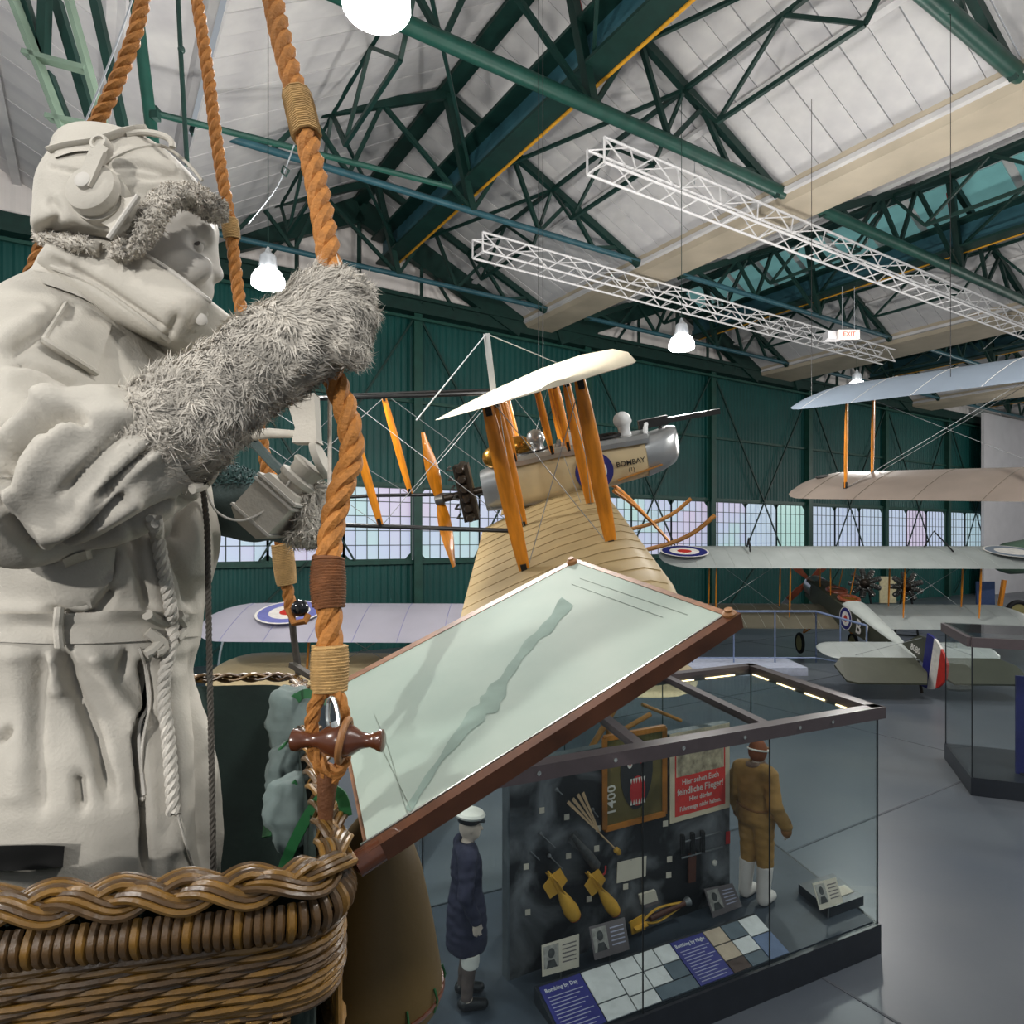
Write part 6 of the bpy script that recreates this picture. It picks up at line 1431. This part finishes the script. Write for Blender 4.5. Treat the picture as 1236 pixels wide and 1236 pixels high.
tag_where = ['top left on the board, below the roof frame', 'left of the straw dart tails', 'nearest the left edge of the board', 'beside the dark grey bomb fins', 'beside the straw dart shaft', 'below the leftmost yellow bomb fins, by the left edge', 'between the two yellow bombs', 'just below the cream leaflet', 'left of the bomb rack, upper of two', 'left of the bomb rack, lower of two', 'under the straw dart tails by the gold frame', 'between the gold frame and the red poster']
for i, (x, y) in enumerate(((654, 978), (684, 986), (635, 1046), (686, 1033), (720, 1024), (637, 1101), (711, 1085), (755, 1070), (808, 1037), (807, 1056), (722, 1000), (803, 994))): tag(quad_on('number_tag', [(x-3, y-3), (x+3, y-4), (x+3, y+3), (x-3, y+4)], 'paper', None, .006, .004), 'tiny pale number tag '+tag_where[i], 'tag', 'number tags on the board')
pk = thing('leaflet', onb(762, 1065), 'blank cream leaflet pinned at the middle of the board', 'leaflet'); quad_on('sheet', [(745, 1041), (780, 1033), (779, 1057), (744, 1066)], 'paper', pk, .014); MB().tube([onb(762, 1038, .02), onb(762, 1038, .03)], .006, 6).build('pin', 'steel_grey', pk)
bx = thing('tag_block', onb(780, 1090), 'small white printed block standing below the leaflet', 'block'); quad_on('block', [(770, 1079), (789, 1073), (792, 1085), (773, 1091)], 'paper', bx, .05, .03); quad_on('block_base', [(773, 1091), (792, 1085), (795, 1088), (779, 1095)], 'card_grey', bx, .05, .02)
rk = thing('bomb_rack', onb(835, 1040), 'dark iron bomb rack with thin rails and a brown strap', 'rack')
for (p, q_) in (((823, 1017), (870, 1004)), ((823, 1036), (872, 1022))): MB().tube([onb(*p, .05), onb(*q_, .05)], .009, 6).build('rail', 'steel_grey', rk)
for x in (824, 836, 848): MB().bar(onb(x, 1008-(x-824)*.2, .05), onb(x, 1032-(x-824)*.2, .05), .06, .04).build('clamp', 'gunmetal', rk, smooth=False)
quad_on('strap', [(830, 1030), (839, 1028), (838, 1063), (830, 1065)], 'strap_brown', rk, .03, .02)
wt = thing('watch_fuse', onb(862, 1042), 'small white disc fuse with a red tag at the board edge', 'fuse'); MB().lathe(onb(862, 1041, .012), EN, [(0, .03), (.02, .03), (.03, .015)], 14).build('disc', 'white_paint', wt); quad_on('red_tag', [(876, 1004), (881, 1003), (881, 1018), (876, 1019)], 'mouth_red', wt, .012, .004)
# ---- caption cards on little stands in front of the board
def card(pts, lab, left, right, depth_off=.35, z_stand=PH+.012, pt=None):
    P_ = [ray_plane(x, y, pt or bp_(0, 0, depth_off), (EN+Vector((0, 0, .55))).normalized()) for x, y in pts]; nrm = (P_[1]-P_[0]).cross(P_[3]-P_[0]).normalized()
    if nrm.y > 0: nrm = -nrm
    c = sum(P_, Vector())/4; t = thing('caption_card', Vector((c.x, c.y, z_stand)), lab, 'card', 'caption cards in the case')
    mid = lambda u, v: P_[0].lerp(P_[1], u).lerp(P_[3].lerp(P_[2], u), v)
    MB().prism([mid(0, 0), mid(1, 0), mid(1, 1), mid(0, 1)], -nrm*.008).build('card', right, t, smooth=False)
    MB().prism([mid(.04, .08), mid(.44, .08), mid(.44, .8), mid(.04, .8)], nrm*.003).build('photograph', left, t, smooth=False)
    oc = mid(.24, .38); MB().prism([mid(.24+.09*math.cos(q_), .34+.16*math.sin(q_)) for q_ in [2*math.pi*k/12 for k in range(12)]], nrm*.005).build('portrait_head', 'photo_pale' if left == 'photo_dark' else 'photo_dark', t, smooth=False)
    MB().prism([mid(.10, .8), mid(.16, .55), mid(.32, .55), mid(.40, .8)], nrm*.005).build('portrait_body', 'photo_pale' if left == 'photo_dark' else 'photo_dark', t, smooth=False)
    for k in range(5): MB().prism([mid(.54, .18+.13*k), mid(.92, .18+.13*k), mid(.92, .22+.13*k), mid(.54, .22+.13*k)], nrm*.003).build('text_line', 'ink_pale' if right != 'paper' else 'card_grey', t, smooth=False)
    MB().tube([mid(.5, .7)-nrm*.01, Vector((c.x, c.y, z_stand))], .008, 6).build('stand', 'steel_grey', t)
card([(654, 1141), (699, 1127), (699, 1167), (655, 1179)], 'caption card with a dark portrait at the left front of the case', 'photo_pale', 'paper')
card([(711, 1119), (754, 1107), (760, 1146), (718, 1159)], 'grey caption card with a photograph below the second yellow bomb', 'photo_pale', 'card_grey')
card([(850, 1073), (884, 1066), (896, 1094), (861, 1108)], 'grey caption card beside the white boots', 'photo_pale', 'card_grey', .2)
wd = thing('wedge_stand', P(1030, 1100, 6.9), 'dark wedge-shaped stand at the right end of the case', 'stand')
wd_b = ray_plane(1000, 1108, Vector((0, 0, PH+.012)), Vector((0, 0, 1)))
MB().prism([wd_b, wd_b+E1*.55, wd_b+E1*.55+E2*.5, wd_b+E2*.5], (0, 0, .10)).build('wedge', 'case_plinth', wd, smooth=False); MB().prism([wd_b+E1*.12+E2*.1+Vector((0, 0, .101)), wd_b+E1*.5+E2*.1+Vector((0, 0, .101)), wd_b+E1*.5+E2*.25+Vector((0, 0, .101)), wd_b+E1*.12+E2*.25+Vector((0, 0, .101))], (0, 0, .006)).build('label_strip', 'paper', wd, smooth=False)
card([(981, 1066), (1009, 1059), (1018, 1089), (990, 1099)], 'white caption card with a portrait at the right end of the case', 'photo_pale', 'paper', pt=wd_b+E1*.1+Vector((0, 0, .25)))
# ---- caption rail along the front of the plinth
rail_n = (Vector((0, 0, 1))+Vector((E1.y, -E1.x, 0))*.35).normalized(); rp0 = ray_plane(654, 1207, Vector((0, 0, PH+.16)), Vector((0, 0, 1)))
_d = R0-rp0; _det = E1.x*(-E2.y)-(-E2.x)*E1.y; _a = (_d.x*(-E2.y)-(-E2.x)*_d.y)/_det; rp0 = cs(_a, .50, PH+.16)
cr = thing('caption_rail', Vector((rp0.x, rp0.y, PH+.012)), 'sloping caption rail of blue text panels and grey picture tiles at the case front', 'sign')
W_ = Vector((E1.y, -E1.x, 0)); W_ = (W_-rail_n*W_.dot(rail_n)).normalized(); RLn, RWd = 2.5, .455
rr_ = lambda a, b, o=0: rp0+E1*a+W_*b+rail_n*o
MB().prism([rr_(-.02, -.02), rr_(RLn, -.02), rr_(RLn, RWd), rr_(-.02, RWd)], Vector((0, 0, -.14))).build('base', 'case_plinth', cr, smooth=False)
def tile(a0, a1, b0, b1, m, name='tile'): MB().prism([rr_(a0+.006, b0+.006, .002), rr_(a1-.006, b0+.006, .002), rr_(a1-.006, b1-.006, .002), rr_(a0+.006, b1-.006, .002)], rail_n*.008).build(name, m, cr, smooth=False)
tile(0, .42, 0, RWd, 'sign_blue', 'text_panel'); tile(1.40, 1.80, 0, RWd, 'sign_blue', 'text_panel')
for i, (a0, a1, b0, b1, m_) in enumerate(((.42, .72, 0, .3, 'sign_white'), (.42, .72, .3, .455, 'sign_white'), (.72, .98, 0, .17, 'sign_white'), (.72, .98, .17, .33, 'sign_white'), (.72, .98, .33, .455, 'sign_white'), (.98, 1.2, 0, .17, 'sign_white'), (.98, 1.2, .17, .33, 'sign_white'), (.98, 1.4, .33, .455, 'tile_slate'), (1.2, 1.4, 0, .17, 'sign_white'), (1.2, 1.4, .17, .33, 'tile_slate'), (1.8, 2.02, 0, .17, 'tile_tan'), (1.8, 2.02, .17, .33, 'tile_tan'), (1.8, 2.02, .33, .455, 'tile_brown'), (2.02, 2.25, 0, .17, 'tile_slate'), (2.02, 2.25, .17, .33, 'sign_white'), (2.02, 2.25, .33, .455, 'tile_slate'), (2.25, 2.5, 0, .2, 'sign_white'), (2.25, 2.5, .2, .455, 'tile_blue'))): tile(a0, a1, b0, b1, m_)
for a, ttl in ((0, 'Bombing by Day'), (1.40, 'Bombing by Night')):
    text_on(cr, ttl, .048, rr_(a+.2, .06, .011), E1, -W_, 'sign_white', bold=True)
    for k in range(11): MB().bar(rr_(a+.04, .12+.03*k, .011), rr_(a+.38-.05*((k*7) % 3), .12+.03*k, .011), .009, .002).build('text_line', 'ink_pale', cr, smooth=False)
# ---- two clothed mannequins in the case
def man(name, loc, yaw, lab, style):
    t = thing(name, loc, lab, 'mannequin', M=Matrix.Rotation(yaw, 3, 'Z')); h = .011
    def put(nm, S, m, sm=1, fold=0.0, seed=0, parent=t):
        V, F = S.mesh(); V = vsmooth(V, F, sm)
        if fold: V = V+vnormals(V, F)*(noise3(V*np.array([1, 1, 1.6]), 17, seed)*fold+noise3(V, 38, seed+2)*fold*.5)[:, None]
        me = bpy.data.meshes.new(nm); me.from_pydata(V.tolist(), [], F.tolist()); me.polygons.foreach_set('use_smooth', [True]*len(me.polygons)); return link(nm, me, m, parent)
    lo, hi = (-.34, -.46, -.02), (.40, .46, 1.84)
    el = {1: (-.05, .27, 1.14), -1: (-.10 if style == 'pilot' else -.05, -.28, 1.14)}; wr_ = {1: (.07, .27, .92), -1: (.04, -.33 if style == 'pilot' else -.27, .91)}
    kn = {1: (.03, .10, .50), -1: (.02, -.10, .50)}; an = {1: (-.02, .11, .09), -1: (-.02, -.11, .09)}
    hd = (.03, 0, 1.62) if style == 'sailor' else (.06, 0, 1.61)
    def skeleton(S, k, parts=('torso', 'arms', 'legs')):
        if 'torso' in parts: S.add(S.ell((0, 0, 1.22), (.12+k, .17+k, .26+k)), .04); S.add(S.ell((-.01, 0, .98), (.12+k, .16+k, .14+k)), .05); S.add(S.cap((-.01, -.14, 1.41), (-.01, .14, 1.41), .07+k, .07+k), .05)
        for s_ in (-1, 1):
            if 'arms' in parts: S.add(S.cap((-.01, .18*s_, 1.40), el[s_], .055+k, .045+k), .03); S.add(S.cap(el[s_], wr_[s_], .043+k, .032+k), .02)
            if 'legs' in parts: S.add(S.cap((0, .09*s_, .95), kn[s_], .085+k, .058+k), .03); S.add(S.cap(kn[s_], an[s_], .056+k, .04+k), .02)
    S = SDF(lo, hi, h); skeleton(S, 0); S.add(S.cap((0, 0, 1.42), (hd[0]-.01, 0, 1.54), .055, .05), .02)
    S.add(S.ell(hd, (.098, .076, .12))); S.add(S.ell((hd[0]+.03, 0, hd[2]-.07), (.06, .052, .05)), .03); S.add(S.cap((hd[0]+.09, 0, hd[2]+.01), (hd[0]+.112, 0, hd[2]-.03), .012, .016), .012)
    for s_ in (-1, 1):
        S.sub(S.ell((hd[0]+.1, .03*s_, hd[2]+.012), (.02, .016, .012)), .01); S.add(S.ell((hd[0]-.005, .078*s_, hd[2]-.01), (.022, .01, .032)), .006)
        w = np.array(wr_[s_]); S.add(S.ell(tuple(w+np.array([.012, 0, -.05])), (.04, .022, .05)), .02)
        for i in range(4): b0 = w+np.array([-.018+.02*i, 0, -.085]); S.add(S.cap(tuple(b0), tuple(b0+np.array([.006, -.006*s_, -.045+.006*abs(i-1)])), .011, .010), .004); S.add(S.cap(tuple(b0+np.array([.006, -.006*s_, -.045])), tuple(b0+np.array([.016, -.016*s_, -.075+.008*abs(i-1)])), .010, .009), .004)
        S.add(S.cap(tuple(w+np.array([.04, -.004, -.04])), tuple(w+np.array([.062, -.01*s_, -.085])), .012, .010), .006)
        S.add(S.cap(an[s_], (an[s_][0]+.15, an[s_][1], .04), .045, .035), .02)
    put('body', S, 'skin_pale', 1)
    if style == 'sailor':
        S = SDF(lo, hi, h); skeleton(S, .022, ('torso', 'arms')); S.add(S.ell((0, 0, .80), (.17, .19, .34)), .06); S.add(S.cap((0, 0, .85), (0, 0, .60), .17, .19), .04); S.D = np.maximum(S.D, .50-S.Z); S.D = np.maximum(S.D, S.Z-1.50); S.sub(S.cap((0, 0, 1.46), (.01, 0, 1.6), .058, .06))
        put('coat', S, 'navy_cloth', 1, .007, 3)
        S = SDF(lo, hi, h); skeleton(S, .012, ('legs',)); S.D = np.maximum(S.D, S.Z-.60); S.D = np.maximum(S.D, .10-S.Z); put('trousers', S, 'leg_dark', 1, .004, 5)
        for s_ in (-1, 1): MB().lathe((kn[s_][0], kn[s_][1], .40), (0, 0, 1), [(0, .075), (.05, .085), (.12, .085)], 16).build('stocking_top', 'cap_white', t, local=True)
        S = SDF(lo, (.4, .46, .2), h)
        for s_ in (-1, 1): S.add(S.cap((an[s_][0]-.02, an[s_][1], .07), (an[s_][0]+.16, an[s_][1], .05), .058, .046), .02)
        S.D = np.maximum(S.D, -S.Z); put('shoes', S, 'shoe_black')
        c = Vector((hd[0]-.01, 0, hd[2]+.06)); ax = Vector((.12, 0, 1)); cp_ = MB().lathe(c, ax, [(0, .095), (.035, .10), (.045, .14), (.065, .148), (.085, .13), (.095, .05)], 28).build('cap', 'cap_white', t, local=True)
        MB().lathe(c-Vector((0, 0, .004)), ax, [(-.008, .098), (.0, .102), (.03, .103), (.034, .099)], 28).build('cap_band', 'shoe_black', cp_, local=True); MB().prism([c+Vector((.07, -.07, 0)), c+Vector((.14, -.04, -.02)), c+Vector((.155, 0, -.025)), c+Vector((.14, .04, -.02)), c+Vector((.07, .07, 0))], (0, 0, .008)).build('cap_peak', 'shoe_black', cp_, local=True, smooth=False)
    else:
        S = SDF(lo, hi, h); skeleton(S, .035, ('torso', 'arms')); skeleton(S, .034, ('legs',)); S.add(S.ell((0, 0, .93), (.16, .20, .12)), .05); S.D = np.maximum(S.D, S.Z-1.52); S.D = np.maximum(S.D, .40-S.Z); S.sub(S.cap((0, 0, 1.46), (.01, 0, 1.6), .058, .06))
        put('flying_suit', S, 'suit_tan', 1, .006, 4)
        MB().tube([Vector((.165*math.cos(a), .205*math.sin(a), 1.04+.01*math.sin(3*a))) for a in [2*math.pi*k/24 for k in range(24)]], .012, 6, closed=True).build('waist_seam', 'suit_brown', t, local=True)
        for s_ in (-1, 1):
            w = Vector(wr_[s_]); S = SDF(tuple(w-Vector((.1, .1, .16))), tuple(w+Vector((.12, .1, .1))), h); S.add(S.cap(tuple(w+Vector((0, 0, .04))), tuple(w+Vector((.01, 0, -.07))), .055, .05)); S.add(S.cap(tuple(w+Vector((.01, 0, -.06))), tuple(w+Vector((.03, -.01*s_, -.11))), .05, .035), .02); S.add(S.cap(tuple(w+Vector((.04, 0, -.03))), tuple(w+Vector((.075, 0, -.08))), .02, .016), .01); put('mitten', S, 'suit_brown')
            S = SDF((-.2, an[s_][1]-.12, -.02), (.25, an[s_][1]+.12, .5), h); S.add(S.cap((.01, an[s_][1]*.97, .40), (an[s_][0]-.01, an[s_][1], .1), .085, .068)); S.add(S.cap((an[s_][0]-.01, an[s_][1], .06), (an[s_][0]+.15, an[s_][1], .055), .068, .056), .02); S.D = np.maximum(S.D, -S.Z); S.D = np.maximum(S.D, S.Z-.42); put('boot', S, 'boot_white')
        S = SDF((-.2, -.2, 1.36), (.25, .2, 1.6), h); a_ = np.sqrt((np.sqrt((S.X-.02)**2+S.Y**2)-.085)**2+(S.Z-1.475+S.X*.12)**2)-.042; S.add(a_); put('fur_collar', S, 'collar_fur', 1, .006, 6)
        S = SDF((-.12, -.16, 1.48), (.2, .16, 1.82), h); S.add(S.ell((hd[0]-.012, 0, hd[2]+.015), (.115, .098, .125))); S.sub(S.prism([(.075+hd[0], 1.75), (.06+hd[0], 1.66), (.03+hd[0], 1.60), (.0+hd[0], 1.5), (.4, 1.4), (.4, 1.75)], 0, .3, .002), .004); S.sub(S.ell((hd[0], 0, 1.44), (.13, .13, .07))); hl = put('flying_helmet', S, 'helmet_rust', 1, .003, 2)
        MB().tube([Vector((hd[0]-.012+.118*math.cos(a), .101*math.sin(a), hd[2]+.03-.02*math.cos(a))) for a in [2*math.pi*k/28 for k in range(28)]], .011, 6, closed=True).build('goggle_strap', 'cap_white', hl, local=True)
        MB().box((hd[0]+.108, 0, hd[2]+.015), (.03, .13, .045)).build('goggles', 'leather_tan', hl, local=True, smooth=False)
    return t
sl_ = ray_plane(563, 1210, Vector((0, 0, PH+.012)), Vector((0, 0, 1)))
man('mannequin', Vector((sl_.x, sl_.y, PH+.012)), math.radians(12), 'mannequin in white peaked cap and long navy coat at the left end of the case', 'sailor').scale = (.94, .94, .925)
fl_ = ray_plane(912, 1086, Vector((0, 0, PH+.012)), Vector((0, 0, 1)))
man('mannequin', Vector((fl_.x, fl_.y, PH+.012)), math.radians(38), 'mannequin in tan flying suit, rust helmet and white boots seen from behind', 'pilot')
# hanging propeller blades and struts seen through the roof glass
hg = thing('wooden_model', cs(3.3, 1.9, 1.25), 'orange wooden launcher frame at the back of the case', 'model')
for (p, q_, r_) in (((712, 905), (742, 855), .035), ((745, 885), (785, 862), .03), ((775, 850), (822, 870), .022), ((735, 900), (733, 850), .03)): a, b = ray_plane(p[0], p[1], cs(0, 1.9), Vector((E1.y, -E1.x, 0))), ray_plane(q_[0], q_[1], cs(0, 1.9), Vector((E1.y, -E1.x, 0))); MB().tube([a, b], r_, 8).build('strut', 'wood_pale', hg)
MB().bar(cs(3.6, 1.9, PH), cs(3.6, 1.9, 1.9), .05).build('post', 'gunmetal', hg, smooth=False)
# ---- second case at the right edge
C2 = ray_plane(1172, 960, Vector((0, 0, 0)), Vector((0, 0, 1))); F1 = Vector((.92, -.38, 0)).normalized(); F2 = Vector((.38, .92, 0)).normalized()
c2 = thing('display_case', C2, 'second glass case with brown roof frame cut off by the right edge', 'display case')
k2 = lambda a, b, z: C2+F1*a+F2*b+Vector((0, 0, z)); HT = 2.55
MB().prism([k2(0, 0, 0), k2(2.4, 0, 0), k2(2.4, 2, 0), k2(0, 2, 0)], (0, 0, .3)).build('plinth', 'case_plinth', c2, smooth=False)
for (a, b) in (((0, 0), (2.4, 0)), ((0, 0), (0, 2)), ((2.4, 0), (2.4, 2)), ((0, 2), (2.4, 2))): MB().bar(k2(a[0], a[1], HT), k2(b[0], b[1], HT), .12, .16).build('roof_beam', 'case_frame', c2, smooth=False)
MB().prism([k2(.02, .02, .3), k2(2.38, .02, .3), k2(2.38, .02, HT-.08), k2(.02, .02, HT-.08)], F2*.008).build('glass_pane', 'case_glass', c2, smooth=False); MB().prism([k2(.02, .03, .3), k2(.02, 1.97, .3), k2(.02, 1.97, HT-.08), k2(.02, .03, HT-.08)], F1*.008).build('glass_pane', 'case_glass', c2, smooth=False); MB().bar(k2(.02, .02, .3), k2(.02, .02, HT), .014).build('glass_joint', 'case_edge', c2, smooth=False); MB().bar(k2(.02, 1.98, .3), k2(.02, 1.98, HT), .014).build('glass_joint', 'case_edge', c2, smooth=False)
MB().prism([k2(0, 0, HT+.08), k2(2.4, 0, HT+.08), k2(2.4, 2, HT+.08), k2(0, 2, HT+.08)], (0, 0, .01)).build('roof_pane', 'case_glass', c2, smooth=False)
np_ = thing('navy_panel', k2(1.0, .5, .3), 'navy blue upright panel inside the right-hand case', 'panel'); MB().prism([k2(.75, .5, .3), k2(2.3, .5, .3), k2(2.3, .5, 1.95), k2(.75, .5, 1.95)], F2*.06).build('panel', 'panel_navy', np_, smooth=False); MB().bar(k2(.8, .52, .31), k2(2.2, .52, .31), .2, .02).build('foot', 'gunmetal', np_, smooth=False)
# plain tidy-up: internal helper property
for o in bpy.data.objects:
    if '_pos' in o: del o['_pos']
